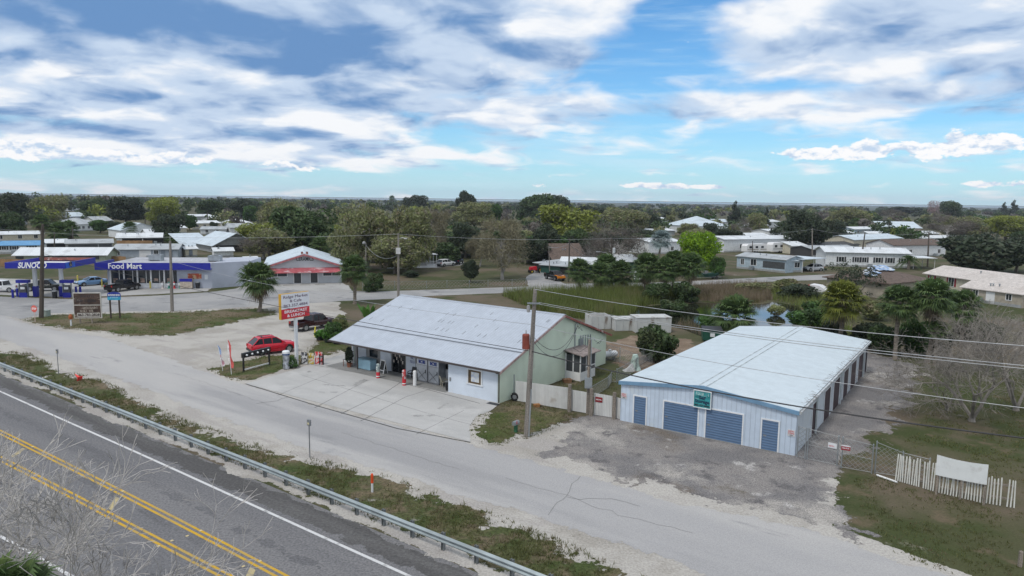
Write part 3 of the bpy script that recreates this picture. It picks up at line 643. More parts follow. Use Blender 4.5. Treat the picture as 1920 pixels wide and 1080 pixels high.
# ------------------------------------------------------------------ self storage building
SO = g(1490, 855); SF = frame(SO, -34.5); SW, SD, SE, SR = -11.85, 27.6, 2.85, 3.42
stor = thing('storage_building', 'long white metal self storage block with a white low gable roof and blue rolling doors', 'storage building', SO, -34.5)
mb = MB(); fr = [(SW, 0), (0, 0), (0, SE), (SW/2, SR), (SW, SE)]
mb.hexa([(x, 0, z) for x, z in fr], [(x, .15, z) for x, z in fr]); mb.build('front_wall', m_storwall, stor); mb = MB(); mb.hexa([(x, SD-.15, z) for x, z in fr], [(x, SD, z) for x, z in fr])
mb.build('back_wall', m_storwall, stor)
mb = MB(); mb.box(-.15, -.002, .15, SD-.15, 0, SE-.02); mb.box(SW+.002, SW+.15, .15, SD-.15, 0, SE-.02); mb.build('side_wall', m_storside, stor)
mb = MB()
for xa, xb, za, zb in ((SW-.12, SW/2, SE-.02, SR+.04), (SW/2, .12, SR+.04, SE-.02)):
    mb.hexa([(xa, -.1, za), (xb, -.1, zb), (xb, SD+.1, zb), (xa, SD+.1, za)], [(xa, -.1, za+.06), (xb, -.1, zb+.06), (xb, SD+.1, zb+.06), (xa, SD+.1, za+.06)])
sroof = mb.build('roof', m_storroof, stor)
mb = MB(); zc = SR+.101
for q in (-.28, .22): mb.hexa([(SW/2+q, -.09, SR+.075), (SW/2+q+.05, -.09, SR+.075), (SW/2+q+.05, SD+.09, SR+.075), (SW/2+q, SD+.09, SR+.075)], [(SW/2+q, -.09, SR+.11), (SW/2+q+.05, -.09, SR+.11), (SW/2+q+.05, SD+.09, SR+.11), (SW/2+q, SD+.09, SR+.11)])
mb.build('ridge_seam', mat('roof_seam_grey', (.42, .46, .47), .7, var=.3, sc=1.5), sroof)
mb = MB()
for xa, xb, za, zb in ((SW-.14, SW/2, SE-.02, SR+.04), (SW/2, .14, SR+.04, SE-.02)):
    mb.hexa([(xa, -.16, za-.2), (xb, -.16, zb-.2), (xb, -.102, zb-.2), (xa, -.102, za-.2)], [(xa, -.16, za+.05), (xb, -.16, zb+.05), (xb, -.102, zb+.05), (xa, -.102, za+.05)])
mb.build('fascia', m_bluetrim, stor)
mb = MB(); mb.box(.13, .25, -.1, SD+.1, SE-.16, SE-.03); gt = mb.build('gutter', mat('gutter_white', (.5, .53, .55), .5, col2=(.2, .18, .15), thr=(.5, .65), sc2=3), stor)
mb = MB()
for k in range(150):
    y = rnd.uniform(0, SD); x = rnd.uniform(-.35, .1); mb.face([(x, y, SE+.075-x*.03+.07*(-x)), (x+.03, y+.02, SE+.08), (x+.25, y+.03, SE+.05), (x+.2, y, SE+.045)])
mb.build('leaf_litter', m_grime, gt)['kind'] = 'stuff'
# blue doors on the front, each measured on the wall plane
for (pa, pb, name) in (((1190, 742), (1210, 796), 'service_door'), ((1246, 752), (1307, 814), 'rolling_door'), ((1325, 766), (1390, 831), 'rolling_door'), ((1430, 786), (1457, 846), 'service_door')):
    x0 = onY(SF, pa[0], pa[1])[0]; x1 = onY(SF, pb[0], pb[1])[0]; zt = onY(SF, pa[0], pa[1])[1]
    mb = MB(); mb.box(x0, x1, -.03, -.003, .04, zt); dd_ = mb.build(name, m_bluedoor, stor)
    mb = MB()
    for q in ((x0-.09, x0, .02, zt+.09), (x1, x1+.09, .02, zt+.09), (x0, x1, zt, zt+.09)): mb.box(q[0], q[1], -.055, -.002, q[2], q[3])
    mb.build('door_frame', white, dd_)
    mb = MB(); mb.box(x0+.1, x0+.28, -.045, -.031, .9, .98); mb.build('latch', steel, dd_)
    mb = MB(); mb.box(x0, x1, -.2, -.003, .0, .038); mb.build('sill', m_porch, dd_)
# maroon doors down the right side
for i, px in enumerate(((1525, 1531), (1546, 1556), (1562, 1572), (1579.5, 1587), (1592, 1600.5), (1605, 1613), (1618, 1623), (1629.5, 1634.5))):
    yc = []
    for p in px:
        o_, d_ = _lr(SF, p, 740); t_ = (0-o_.x)/d_.x; yc.append(o_.y+d_.y*t_)
    if yc[1]-yc[0] < .4: yc[1] = yc[0]+.9
    if yc[1] > SD-.3: yc = [SD-1.3, SD-.4]
    mb = MB(); mb.box(.003, .03, yc[0], yc[1], .03, 2.25); dd_ = mb.build('unit_door', m_maroon, stor)
    mb = MB()
    for a, b, c, e in ((yc[0]-.08, yc[0], .03, 2.33), (yc[1], yc[1]+.08, .03, 2.33), (yc[0], yc[1], 2.25, 2.33)): mb.box(.002, .05, a, b, c, e)
    mb.build('door_frame', white, dd_)
for px in (1535, 1577, 1616):
    o_, d_ = _lr(SF, px, 720); t_ = (.1-o_.x)/d_.x; y = o_.y+d_.y*t_
    mb = MB(); mb.box(.06, .16, y-.06, y+.06, .02, SE-.17); mb.build('downspout', mat('downspout_white', (.5, .55, .57), .5), stor)
# signboard
(x0, z1), (x1, _) = onY(SF, 1303, 731, -.1), onY(SF, 1334, 734, -.1); z0 = onY(SF, 1303, 761, -.1)[1]
sb = thing('signboard', 'teal framed self storage signboard mounted between the two big blue doors', 'sign', SF @ Vector((x0, -.17, z0)), -34.5)
W_, H_ = x1-x0, z1-z0
mb = MB(); mb.box(0, W_, -.03, .0, 0, H_); mb.build('panel', mat('teal_panel', (.03, .24, .26), .4, var=.35, sc=2.5, stretch=(.5, 1, 4), col2=(.25, .45, .45), thr=(.56, .68), sc2=4), sb)
mb = MB(); 
for q in ((-.05, W_+.05, H_, H_+.06), (-.05, W_+.05, -.06, 0), (-.05, 0, 0, H_), (W_, W_+.05, 0, H_)): mb.box(q[0], q[1], -.05, .01, q[2], q[3])
mb.build('frame', white, sb)
navy = mat('letter_navy', (.012, .03, .07), .5)
marks(W_*.78, .2, mat('letter_pale', (.55, .68, .66), .5), sb, TM(W_/2, -.033, H_*.84), 5)
text('Self', .30, navy, sb, TM(W_/2, -.035, H_*.60), bold=.008); text('Storage', .30, navy, sb, TM(W_/2, -.035, H_*.36), bold=.008, fitw=W_*.88)
text('863-357-6666', .17, blk, sb, TM(W_/2, -.035, H_*.12), bold=.004, fitw=W_*.9)
for px, pz, nm in ((1170.5, 742, 'white warning notice on the storage wall left of the narrow blue door'), (1484, 812, 'white notice with red print near the right corner of the storage front')):
    x, z = onY(SF, px, pz); nt = thing('notice', nm, 'notice', SF @ Vector((x, -.03, z-.2)), -34.5)
    mb = MB(); mb.box(-.22, .22, -.01, .015, 0, .42); mb.build('panel', mat('notice_white', (.55, .55, .56), .5), nt)
    marks(.36, .09, redp, nt, TM(0, -.011, .32), 2); marks(.36, .09, redp, nt, TM(0, -.011, .19), 6); marks(.25, .06, blk, nt, TM(0, -.011, .07), 4)
# ------------------------------------------------------------------ generic houses
def rm(name, col, **k): return mat(name, col, k.pop('rough', .6), var=k.pop('var', .12), **k)
RWHITE = striped('roof_white', (.60, .63, .65), .45, 'X', .6, 0, col2=(.40, .41, .41), thr=(.55, .75), sc2=.35, depth=.2, streak=.16)
RGREY = striped('roof_grey', (.36, .385, .40), .45, 'X', .6, 0, col2=(.24, .25, .26), thr=(.5, .7), sc2=.4, depth=.2, streak=.18)
RPALE = striped('roof_pale_blue', (.50, .57, .62), .45, 'Y', .6, 0, col2=(.37, .42, .45), thr=(.5, .7), sc2=.35, depth=.22, streak=.14)
RBROWN = rm('roof_brown_shingle', (.115, .085, .07), rough=.95, var=.25, fine=.2, fsc=9)
RTAN = rm('roof_tan_shingle', (.50, .46, .43), rough=.95, fine=.12, fsc=9, col2=(.43, .39, .36), thr=(.5, .7), sc2=.4)
RDARK = rm('roof_dark', (.06, .062, .065), rough=.9)
RBLUE = rm('roof_blue', (.10, .27, .48), col2=(.16, .33, .5), thr=(.5, .7))
WW = rm('wall_white', (.62, .64, .65), col2=(.5, .51, .5), thr=(.6, .75), sc2=.4)
WB = rm('wall_pale_blue', (.36, .44, .50)); WG = rm('wall_grey', (.30, .31, .31)); WGN = rm('wall_sage', (.33, .37, .28))
WT = rm('wall_tan', (.36, .32, .26)); WCR = rm('wall_cream', (.52, .48, .38)); WGB = rm('wall_grey_blue', (.34, .38, .43), col2=(.28, .31, .35), thr=(.5, .7))
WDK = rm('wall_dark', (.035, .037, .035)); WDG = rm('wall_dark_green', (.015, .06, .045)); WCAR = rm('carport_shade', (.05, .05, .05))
SHUT = rm('shutter_dark', (.03, .03, .035)); SHUTR = rm('shutter_red', (.22, .02, .03))
framew = trimwhite

def house(label, L, Rr, top, depth, rise, wall, roofm, ridge='x', over=.35, wins=(), side=(), name='house', cat='house', group='houses of the mobile home park', fascia=None, shut=None, porch=None, wallz0=0):
    """L, Rr: foot of the front corners (px); top: eave height read above L; ridge along the front ('x'), towards the back ('y'), 'hip', 'shed' or 'flat'"""
    A, Bq = g(*L), g(*Rr); an = ang(A, Bq); w = (Bq-A).length; h = topz(L[0], L[1], top)
    r = thing(name, label, cat, A, an, group); d = depth
    mb = MB(); rz = h+rise
    if ridge == 'x': mb.hexa([(0, y, z) for y, z in ((0, 0), (d, 0), (d, h), (d/2, rz-.06), (0, h))], [(w, y, z) for y, z in ((0, 0), (d, 0), (d, h), (d/2, rz-.06), (0, h))])
    elif ridge == 'y': mb.hexa([(x, 0, z) for x, z in ((0, 0), (w, 0), (w, h), (w/2, rz-.06), (0, h))], [(x, d, z) for x, z in ((0, 0), (w, 0), (w, h), (w/2, rz-.06), (0, h))])
    elif ridge == 'shed': mb.hexa([(0, 0, 0), (w, 0, 0), (w, d, 0), (0, d, 0)], [(0, 0, h-.02), (w, 0, h-.02), (w, d, rz-.02), (0, d, rz-.02)])
    else: mb.box(0, w, 0, d, 0, h-.02)
    if porch != 'open': mb.build('wall', wall, r)
    o, t = over, .12; mb = MB()
    def slab(q): mb.hexa([(x, y, z) for x, y, z in q], [(x, y, z+t) for x, y, z in q])
    if ridge == 'x':
        e = h-o*rise/(d/2); slab([(-o, -o, e), (w+o, -o, e), (w+o, d/2, rz), (-o, d/2, rz)]); slab([(-o, d/2, rz), (w+o, d/2, rz), (w+o, d+o, e), (-o, d+o, e)])
    elif ridge == 'y':
        e = h-o*rise/(w/2); slab([(-o, -o, e), (w/2, -o, rz), (w/2, d+o, rz), (-o, d+o, e)]); slab([(w/2, -o, rz), (w+o, -o, e), (w+o, d+o, e), (w/2, d+o, rz)])
    elif ridge == 'hip':
        k = min(w, d)/2; z0 = h; z1 = h+rise
        a = [(-o, -o, z0), (w+o, -o, z0), (w+o, d+o, z0), (-o, d+o, z0)]
        if w >= d: p, q = (k, d/2, z1), (w-k, d/2, z1); fs = [(a[0], a[1], q, p), (a[1], a[2], q), (a[2], a[3], p, q), (a[3], a[0], p)]
        else: p, q = (w/2, k, z1), (w/2, d-k, z1); fs = [(a[0], a[1], p), (a[1], a[2], q, p), (a[2], a[3], q), (a[3], a[0], p, q)]
        for f in fs: mb.face(f)
        mb.box(-o, w+o, -o, d+o, z0-.15, z0-.004)
    else: slab([(-o, -o, h), (w+o, -o, h), (w+o, d+o, rz if ridge == 'shed' else h), (-o, d+o, rz if ridge == 'shed' else h)])
    ro = mb.build('roof', roofm, r)
    if porch != 'open':
        q = random.Random(int(w*31+d*7)); mb = MB(); mb.box(.02, w-.02, -.03, -.003, 0, .45); mb.build('skirting', WG if wall is not WG else WT, r)
        for k in range(q.randint(1, 3)):
            vx = q.uniform(.15, .85)*w; vy = q.uniform(.2, .42)*d
            vz = h+rise*(vy/(d/2)) if ridge == 'x' else h+rise*(1-abs(vx-w/2)/(w/2)) if ridge == 'y' else h+rise*vy/d if ridge == 'shed' else h
            if ridge == 'hip': continue
            mb = MB(); mb.lathe([(.09, vz-.1), (.09, vz+.42), (.17, vz+.44), (.17, vz+.52), (.001, vz+.58)], 8, 0, vx, vy); mb.build('roof_vent', galv, ro)
        if w > 9 and ridge in 'xy': mb = MB(); ax = q.uniform(.1, .9)*w; mb.box(ax, ax+.9, -1.0, -.25, .08, .9); mb.box(ax, ax+.9, -.25, -.035, .5, .58); mb.build('air_conditioner', galv, r)
    def opening(kind, u, ww, z0, hh, sd):
        f = (lambda a, b, y0, y1, c, e, B_: B_.box(a, b, -y1, -y0, c, e)) if sd == 'f' else (lambda a, b, y0, y1, c, e, B_: B_.box(w+y0, w+y1, a, b, c, e)) if sd == 'r' else (lambda a, b, y0, y1, c, e, B_: B_.box(-y1, -y0, a, b, c, e))
        hh = min(hh, h-.22-z0); T = w if sd == 'f' else d; a = u*T; b = a+ww
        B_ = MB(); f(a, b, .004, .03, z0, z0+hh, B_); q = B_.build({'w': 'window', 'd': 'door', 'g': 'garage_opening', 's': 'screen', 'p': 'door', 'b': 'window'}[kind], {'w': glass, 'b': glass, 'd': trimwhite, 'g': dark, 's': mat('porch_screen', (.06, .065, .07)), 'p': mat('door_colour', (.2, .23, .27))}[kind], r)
        if kind in 'wb':
            B_ = MB(); e = .09
            f(a-e, b+e, .006, .06, z0-e, z0, B_); f(a-e, b+e, .006, .06, z0+hh, z0+hh+e, B_); f(a-e, a, .006, .06, z0, z0+hh, B_); f(b, b+e, .006, .06, z0, z0+hh, B_); f((a+b)/2-.03, (a+b)/2+.03, .032, .055, z0, z0+hh, B_)
            B_.build('frame', framew, q)
            if shut and kind == 'w':
                for s0 in (a-.5, b+.1):
                    B_ = MB(); f(s0, s0+.38, .004, .05, z0-.05, z0+hh+.05, B_); B_.build('shutter', shut, q)
    for kind, u, ww, z0, hh in wins: opening(kind, u, ww, z0, hh, 'f')
    for kind, u, ww, z0, hh, *s_ in side: opening(kind, u, ww, z0, hh, s_[0] if s_ else 'r')
    if porch == 'open':
        n_ = max(2, int(w/3)+1)
        for k in range(n_):
            for y in (0, d-.1):
                B_ = MB(); x = k*(w-.1)/(n_-1); B_.box(x, x+.1, y, y+.1, 0, h-.01 if ridge != 'shed' else h+rise*y/d-.01); B_.build('post', trimwhite, r)
    if fascia:
        B_ = MB(); B_.box(-o-.02, w+o+.02, -o-.06, -o-.004, h-o*(rise/(d/2) if ridge == 'x' else 0)-.12, h-o*(rise/(d/2) if ridge == 'x' else 0)+.14); B_.build('fascia', fascia, r)
    return r

W_ = lambda *u: [('w', a, 1.0, 1.0, 1.1) for a in u]
# ---- left quarter
house('long white mobile home with a bright blue roof left of the gas canopy', (-40, 477), (74, 475), 461, 7, .9, WW, RBLUE, wins=[('w', .38, .9, 1.1, 1), ('w', .55, .9, 1.1, 1), ('w', .83, 1.2, 1.1, 1.1)], shut=SHUT)
house('sage green long home with white roof and a row of dark screened porch windows', (30, 494), (199, 493), 478, 8, 1.3, WGN, RWHITE, over=.6, wins=[('s', .0, 1.6, .5, 2), ('s', .25, 2.2, .8, 1.5), ('s', .4, 2.2, .8, 1.5), ('s', .52, 2, .8, 1.5), ('s', .62, 2, .8, 1.5), ('s', .72, 2, .8, 1.5), ('s', .81, 2.1, .8, 1.6)])
house('weathered grey blue shingled house behind the blue fascia store', (212, 486), (334, 485), 468, 9, 1.0, WGB, RGREY, wins=[('w', .05, .8, 1, 1), ('d', .4, 2.6, .2, 2), ('w', .63, .9, 1.2, 1.1), ('p', .74, .9, .2, 2), ('p', .86, .9, .2, 2)])
house('beige mobile home at the far left behind the blue roofed home', (-40, 455), (82, 452), 441, 9, .8, WCR, RWHITE, wins=W_(.3, .6, .85))
house('pile of white roofed homes under the dark trees at the far left edge', (0, 423), (52, 421), 412, 14, 3, WW, RWHITE, ridge='hip')
house('small white gabled house high among trees left of the round yellow-green tree', (132, 414), (164, 413), 406, 12, 2.2, WGB, RPALE, wins=W_(.2, .6))
house('pale grey house with two hip roofs below the small gabled house', (139, 434), (190, 432), 421, 14, 2.5, WW, RGREY, ridge='hip', wins=W_(.15, .3, .5, .8))
house('grey roofed house with tall chimney wall next to the double hip roof house', (181, 428), (214, 427), 416, 12, 2.2, WW, RGREY, wins=W_(.3, .6))
house('wide white house with pale low gable roof below the round yellow-green tree', (228, 447), (302, 445), 432, 15, 2.4, WW, RPALE, ridge='y', wins=W_(.1, .3, .55))
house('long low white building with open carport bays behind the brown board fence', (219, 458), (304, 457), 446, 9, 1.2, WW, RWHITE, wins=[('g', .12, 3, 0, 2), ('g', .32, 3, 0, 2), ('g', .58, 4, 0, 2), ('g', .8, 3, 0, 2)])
house('white house with raised gable roof behind the long low carport building', (277, 450), (318, 449), 440, 10, 1.6, WW, RWHITE, wins=W_(.3, .7))
house('long grey roofed home with dark screened porch behind the sage green home', (124, 474), (212, 472), 457, 9, .8, WG, RGREY, wins=[('s', .05, 4, .5, 1.6), ('s', .4, 3, .5, 1.6), ('s', .7, 3, .5, 1.6)])
house('white carport home with flat porch roof left of the long grey roofed home', (84, 470), (126, 469), 456, 8, .8, WW, RWHITE, wins=[('g', .1, 2.4, 0, 2), ('g', .55, 2, 0, 2)])
house('large open grey metal carport roof sloping up to the right beside the dark workshop', (345, 466), (400, 464), 463, 12, 3.3, WCAR, RPALE, ridge='shed', porch='open', name='carport', cat='carport')
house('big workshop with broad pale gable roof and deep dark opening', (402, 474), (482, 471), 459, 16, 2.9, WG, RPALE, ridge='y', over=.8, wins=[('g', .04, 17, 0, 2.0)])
house('small white shed with flat door beside the carport posts', (348, 482), (370, 481), 467, 3, .5, WCR, RWHITE, name='shed', cat='shed', group='sheds', wins=[('p', .3, .9, .1, 1.8)])
house('white metal shed with a low gable behind the store roof end', (402, 483), (438, 482), 471, 4, .7, WW, RWHITE, name='shed', cat='shed', group='sheds')
house('tiny white shed among green shrubs right of the store wall', (462, 500), (484, 499), 487, 3, .5, WCR, RWHITE, name='shed', cat='shed', group='sheds')
house('white roofed upper house between tree trunks left of the utility poles', (354, 417), (402, 416), 406, 12, 1.0, WG, RWHITE, wins=W_(.2, .5, .8))
house('long cream house under the white roofed upper house', (360, 430), (414, 429), 419, 12, 1.0, WCR, RWHITE, wins=W_(.15, .4, .7))
house('white cottage at the foot of dark green trees right of the twin poles', (404, 420), (432, 419), 411, 10, 1.4, WW, RWHITE, wins=W_(.3, .6))
house('grey roofed white cottage with hip roof behind the big workshop', (430, 428), (472, 427), 418, 10, 2.0, WW, RWHITE, ridge='hip', wins=W_(.3, .7))
house('white cottage with small gable between workshop and big green oak', (432, 440), (486, 439), 427, 9, 1.5, WW, RGREY, wins=W_(.3, .6))
house('two storey white house corner left of the large glossy green oak', (478, 462), (502, 461), 442, 8, 1.4, WW, RPALE, wins=W_(.2, .6))
house('small white gabled roof deep in the far left trees', (128, 396), (150, 395), 389, 14, 2.4, WW, RPALE)
# ---- centre
house('grey house with white railed porch under the feathery olive trees', (760, 503), (800, 502), 479, 9, .8, WG, RBROWN, wins=[('b', .35, 2.0, 1.2, 1.6)])
house('white mobile home showing between the silver palm and the lime green tree', (1216, 477), (1275, 475), 454, 10, .8, WW, RWHITE, wins=W_(.7))
house('low white roof strip behind the bare grey-brown tree', (1190, 443), (1265, 442), 433, 10, .6, WG, RWHITE)
house('small white house peeking between trees above the silver palm', (1226, 431), (1256, 430), 418, 12, 1.6, WG, RPALE, wins=W_(.2, .6))
house('pale house with tall pyramid hip roof right of centre', (1304, 438), (1364, 437), 424, 22, 4.6, WW, RPALE, ridge='hip', wins=W_(.2, .8))
house('long white mobile home behind the lime green tree with camper trailers before it', (1357, 473), (1500, 470), 449, 9, .8, WW, RWHITE, wins=[('w', .2, 1.1, 1.2, 1.2), ('w', .6, 1.1, 1.2, 1.2)])
house('open white carport roof joined to the left end of the long mobile home', (1338, 472), (1357, 471), 447, 8, .3, WCAR, RWHITE, ridge='flat', porch='open', name='carport', cat='carport')
house('pale blue low house with screened porch and white windows beside the road', (1381, 503), (1472, 512), 480, 7, .7, WB, RGREY, wins=[('w', .09, .8, 1.1, 1.3), ('w', .30, 1.4, 1.1, 1.4), ('s', .55, 5.5, .8, 1.5)])
house('small white front shed attached to the pale blue house', (1474, 511), (1504, 510), 489, 4, .7, WB, RPALE, name='shed', cat='shed', group='sheds', wins=[('d', .15, 1.1, .1, 2), ('b', .5, 1.4, 1.1, 1.1)])
house('white flat roof carport sheltering a silver van', (1504, 511), (1545, 508), 487, 7, .2, WCAR, RPALE, ridge='flat', porch='open', name='carport', cat='carport')
house('dark green workshop with flat grey roof beside the black and orange truck', (1014, 515), (1066, 519), 497, 9, .4, WDG, RGREY, ridge='shed', wins=[('g', .7, 3, 0, 2.2)])
house('open fronted lean-to with dark inside left of the green workshop', (1002, 511), (1016, 513), 493, 7, .4, WDK, RGREY, ridge='shed')
house('white roofed building behind the single palm and the green workshop', (1050, 512), (1115, 514), 494, 10, 1.0, WDG, RWHITE, wins=[('g', .3, 3, 0, 2.2)])
house('white roofed building right of the palm cluster behind the white truck', (1160, 512), (1200, 511), 491, 9, 1.2, WDG, RWHITE)
house('brown thatched roof house hidden behind the bare tan tree and green workshop', (1036, 500), (1100, 499), 486, 12, 3.2, WDK, RBROWN, wins=W_(.3,))
house('pair of white roofs in the far gap left of the pine', (1228, 418), (1254, 417), 411, 12, 1.0, WG, RWHITE)
# ---- right
house('white mobile home with dark shuttered windows and long white roof', (1547, 499), (1704, 503), 472, 9, 1.0, WW, RWHITE, shut=SHUT, over=.5, wins=[('w', .16, 1.2, 1.2, 1.2), ('w', .35, 1.0, 1.2, 1.2), ('w', .44, 1.0, 1.2, 1.2), ('d', .52, .9, .5, 2), ('w', .6, 1.2, 1.2, 1.2), ('w', .74, 1.2, 1.2, 1.2), ('w', .9, 1.2, 1.2, 1.2)])
house('flat white carport right of the shuttered mobile home', (1712, 504), (1752, 505), 484, 7, .2, WCAR, RWHITE, ridge='flat', porch='open', name='carport', cat='carport')
house('cream house with broad white hip roof left of the leaning pole', (1548, 451), (1600, 450), 437, 16, 3.0, WCR, RWHITE, ridge='hip', wins=W_(.3, .7))
house('long white roof building with dark windows left of the gabled metal barn', (1602, 441), (1652, 440), 430, 10, 1.0, WB, RWHITE, wins=W_(.1, .3, .5, .7))
house('beige metal barn with white gable roof in front of the far trees', (1653, 436), (1728, 437), 427, 20, 3.2, WT, RPALE, wins=[('g', .2, 3, 0, 3)])
house('low white roofed house below the beige metal barn', (1628, 449), (1710, 450), 438, 8, .8, WW, RWHITE, wins=W_(.2, .5, .8))
house('cream mobile home with pale grey gable roof in the middle rows', (1600, 468), (1690, 463), 450, 11, 1.3, WCR, RPALE, wins=W_(.25, .7, .85))
house('white house with brown shingle roof left of the large dark oak', (1674, 482), (1772, 480), 460, 10, 1.4, WW, RBROWN, wins=W_(.1, .3, .85))
house('low brown roofed porch in front of the white brown roofed house', (1634, 480), (1705, 478), 470, 6, .4, WW, RBROWN, wins=W_(.6, .8))
house('white roofed row house behind the brown shingle house', (1730, 456), (1802, 454), 447, 9, .8, WW, RWHITE, wins=W_(.1, .3))
house('dark roofed long home behind the grey metal carport', (1542, 470), (1610, 468), 460, 8, .8, WG, RDARK)
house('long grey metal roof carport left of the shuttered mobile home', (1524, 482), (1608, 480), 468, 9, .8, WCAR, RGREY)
house('small cream roofed cottage behind the camper trailers', (1484, 476), (1512, 475), 461, 8, 1.0, WCR, RWHITE, wins=W_(.4,))
house('white home at the left foot of the broad dark tree', (1442, 428), (1462, 427), 416, 10, 1.0, WW, RWHITE)
house('white sided home with shallow roof behind the broad dark tree', (1442, 446), (1466, 445), 434, 9, .8, WW, RWHITE)
R11 = house('tan house with brown shingle roof half covered by blue and white tarps', (1664, 561), (1738, 552), 531, 11, 1.7, WT, RBROWN, ridge='hip', over=.6, name='shingle_house', wins=[('b', .17, .8, 1.0, 1.3), ('b', .75, .8, 1.0, 1.2)])
house('long cream mobile home with pale roof and red shuttered windows at the right edge', (1735, 539), (1960, 576), 512, 8, 1.3, WCR, RTAN, over=.5, shut=SHUTR, wins=[('w', .04, .9, 1.2, 1.4), ('w', .22, 1.2, 1.0, 1.5), ('b', .42, 2.4, 1.5, .5), ('w', .62, 1.0, 1.1, 1.3)])
house('tan garden shed with white trimmed door and two small windows', (1802, 562), (1915, 578), 538, 5, .9, WT, RTAN, over=.3, name='shed', cat='shed', group='sheds', wins=[('b', .2, .8, 1.0, 1.1), ('d', .42, 1.4, .05, 2.0), ('b', .75, .8, 1.0, 1.1)])
for lb, L_, R_, tp_, dp, ri, wl_, rf in (
 ('white home right of the broad dark tree and behind the cream hip roof house', (1556, 438), (1612, 438), 431, 9, .9, WW, RWHITE),
 ('small blue grey house at the right foot of the leaning dark tree', (1612, 456), (1646, 456), 446, 8, 1.2, WB, RPALE),
 ('white home between the round palm and the white roofed row house', (1722, 446), (1760, 446), 438, 9, 1.0, WW, RWHITE),
 ('cream home with white roof above the large dark oak', (1772, 444), (1822, 444), 436, 9, 1.0, WCR, RWHITE),
 ('long white roofed home low among trees right of the pyramid hip roof house', (1372, 452), (1440, 451), 442, 8, .8, WW, RWHITE),
 ('grey home with white roof between the cone shaped conifer and the broad dark tree', (1396, 432), (1440, 431), 423, 9, 1.0, WG, RWHITE),
 ('white gabled cottage between the conifer and the bare grey tree', (1340, 424), (1366, 424), 416, 10, 1.6, WW, RPALE),
 ('white home with grey roof behind the twin poles at the left', (376, 440), (424, 440), 430, 9, .9, WW, RGREY),
 ('small white roofed cottage right of the twin poles under dark trees', (436, 414), (468, 413), 406, 9, 1.0, WW, RWHITE),
 ('cream home showing its white roof above the weathered grey blue house', (310, 438), (350, 437), 428, 9, 1.0, WCR, RWHITE)):
    house(lb, L_, R_, tp_, dp, ri, wl_, rf, wins=W_(.2, .6))
# tarps thrown over the shingle roof
mb = MB(); rr = random.Random(3)
tp = mat('tarp_blue', (.25, .36, .55), .5, var=.3, col2=(.6, .62, .62), thr=(.48, .56), sc2=1.2)
for k in range(16):
    for x0, x1, yb in ((1.0, 5, 5.4), (5.8, 8.6, 5.6)):
        x = rr.uniform(x0, x1); y = rr.uniform(yb-1.6, yb+.0); a, b = rr.uniform(.4, 1.1), rr.uniform(.3, .7); z = topz(1664, 561, 531)+.36*y
        z = topz(1664, 561, 531)+.1+1.7*min(y+.6, x+.6, 9)/5.5
        mb.hexa([(x-a, y-b, z-.2*b), (x+a, y-b*.8, z-.2*b), (x+a*.8, y+b, z+.3*b), (x-a*.9, y+b, z+.3*b)], [(x-a, y-b, z-.2*b+.03), (x+a, y-b*.8, z-.2*b+.03), (x+a*.8, y+b, z+.3*b+.03), (x-a*.9, y+b, z+.3*b+.03)])
mb.build('tarp', tp, R11)
# porch with railings of the grey house
p0 = g(800, 502); r = thing('porch', 'white railed porch with flat roof on the right of the grey house', 'porch', p0, ang(g(800, 502), g(819, 501.5)))
pw = (g(819, 501.5)-p0).length; ph = topz(800, 502, 478)
mb = MB(); mb.box(0, pw, 0, 3, .5, .62); mb.build('deck', white, r)
mb = MB(); mb.box(-.8, pw+.2, -.2, 3.2, ph, ph+.12); mb.build('roof', RWHITE, r)
for k in range(4):
    mb = MB(); x = k*(pw-.1)/3; mb.box(x, x+.1, 0, .1, 0, ph); mb.build('post', white, r)
mb = MB(); mb.box(0, pw, .02, .07, 1.4, 1.48); mb.box(0, pw, .02, .07, .75, .82)
for k in range(14): x = k*(pw-.05)/13; mb.box(x, x+.05, .03, .06, .82, 1.4)
mb.build('railing', white, r)
mb = MB(); mb.box(-9, pw, -.1, -.04, 0, .5); mb.build('skirting', white, r)

# ---- ceramics building
CA, CB = g(500, 533), g(641, 530); CRA = ang(CA, CB); cw = (CB-CA).length; ch = topz(641, 530, 497); CRF = frame(CA, CRA); cp = onY(CRF, 577, 476)[1]
cer = thing('ceramics_shop', 'white gabled shop with red trim, faded red awning and lettering under the gable', 'shop', CA, CRA)
m_cer = mat('shop_white', (.46, .485, .51), .7, var=.06, sc=.5)
mb = MB(); gx = [(0, 0), (cw, 0), (cw, ch), (cw/2, cp), (0, ch)]
mb.hexa([(x, 0, z) for x, z in gx], [(x, 20, z) for x, z in gx]); mb.build('wall', m_cer, cer)
mb = MB(); o = .6; e = ch-o*(cp-ch)/(cw/2)
for q in ([(-o, -.5, e), (cw/2, -.5, cp), (cw/2, 20.4, cp), (-o, 20.4, e)], [(cw/2, -.5, cp), (cw+o, -.5, e), (cw+o, 20.4, e), (cw/2, 20.4, cp)]): mb.hexa(q, [(x, y, z+.12) for x, y, z in q])
mb.build('roof', RPALE, cer)
mb = MB()
for x0, x1, z0, z1 in ((-o, cw/2, e, cp), (cw/2, cw+o, cp, e)): mb.hexa([(x0, -.58, z0-.28), (x1, -.58, z1-.28), (x1, -.503, z1-.28), (x0, -.503, z0-.28)], [(x0, -.58, z0+.03), (x1, -.58, z1+.03), (x1, -.503, z1+.03), (x0, -.503, z0+.03)])
mb.build('rake_trim', mat('faded_red', (.38, .13, .14), .7, var=.25), cer)
az0 = onY(CRF, 560, 511)[1]; mb = MB()
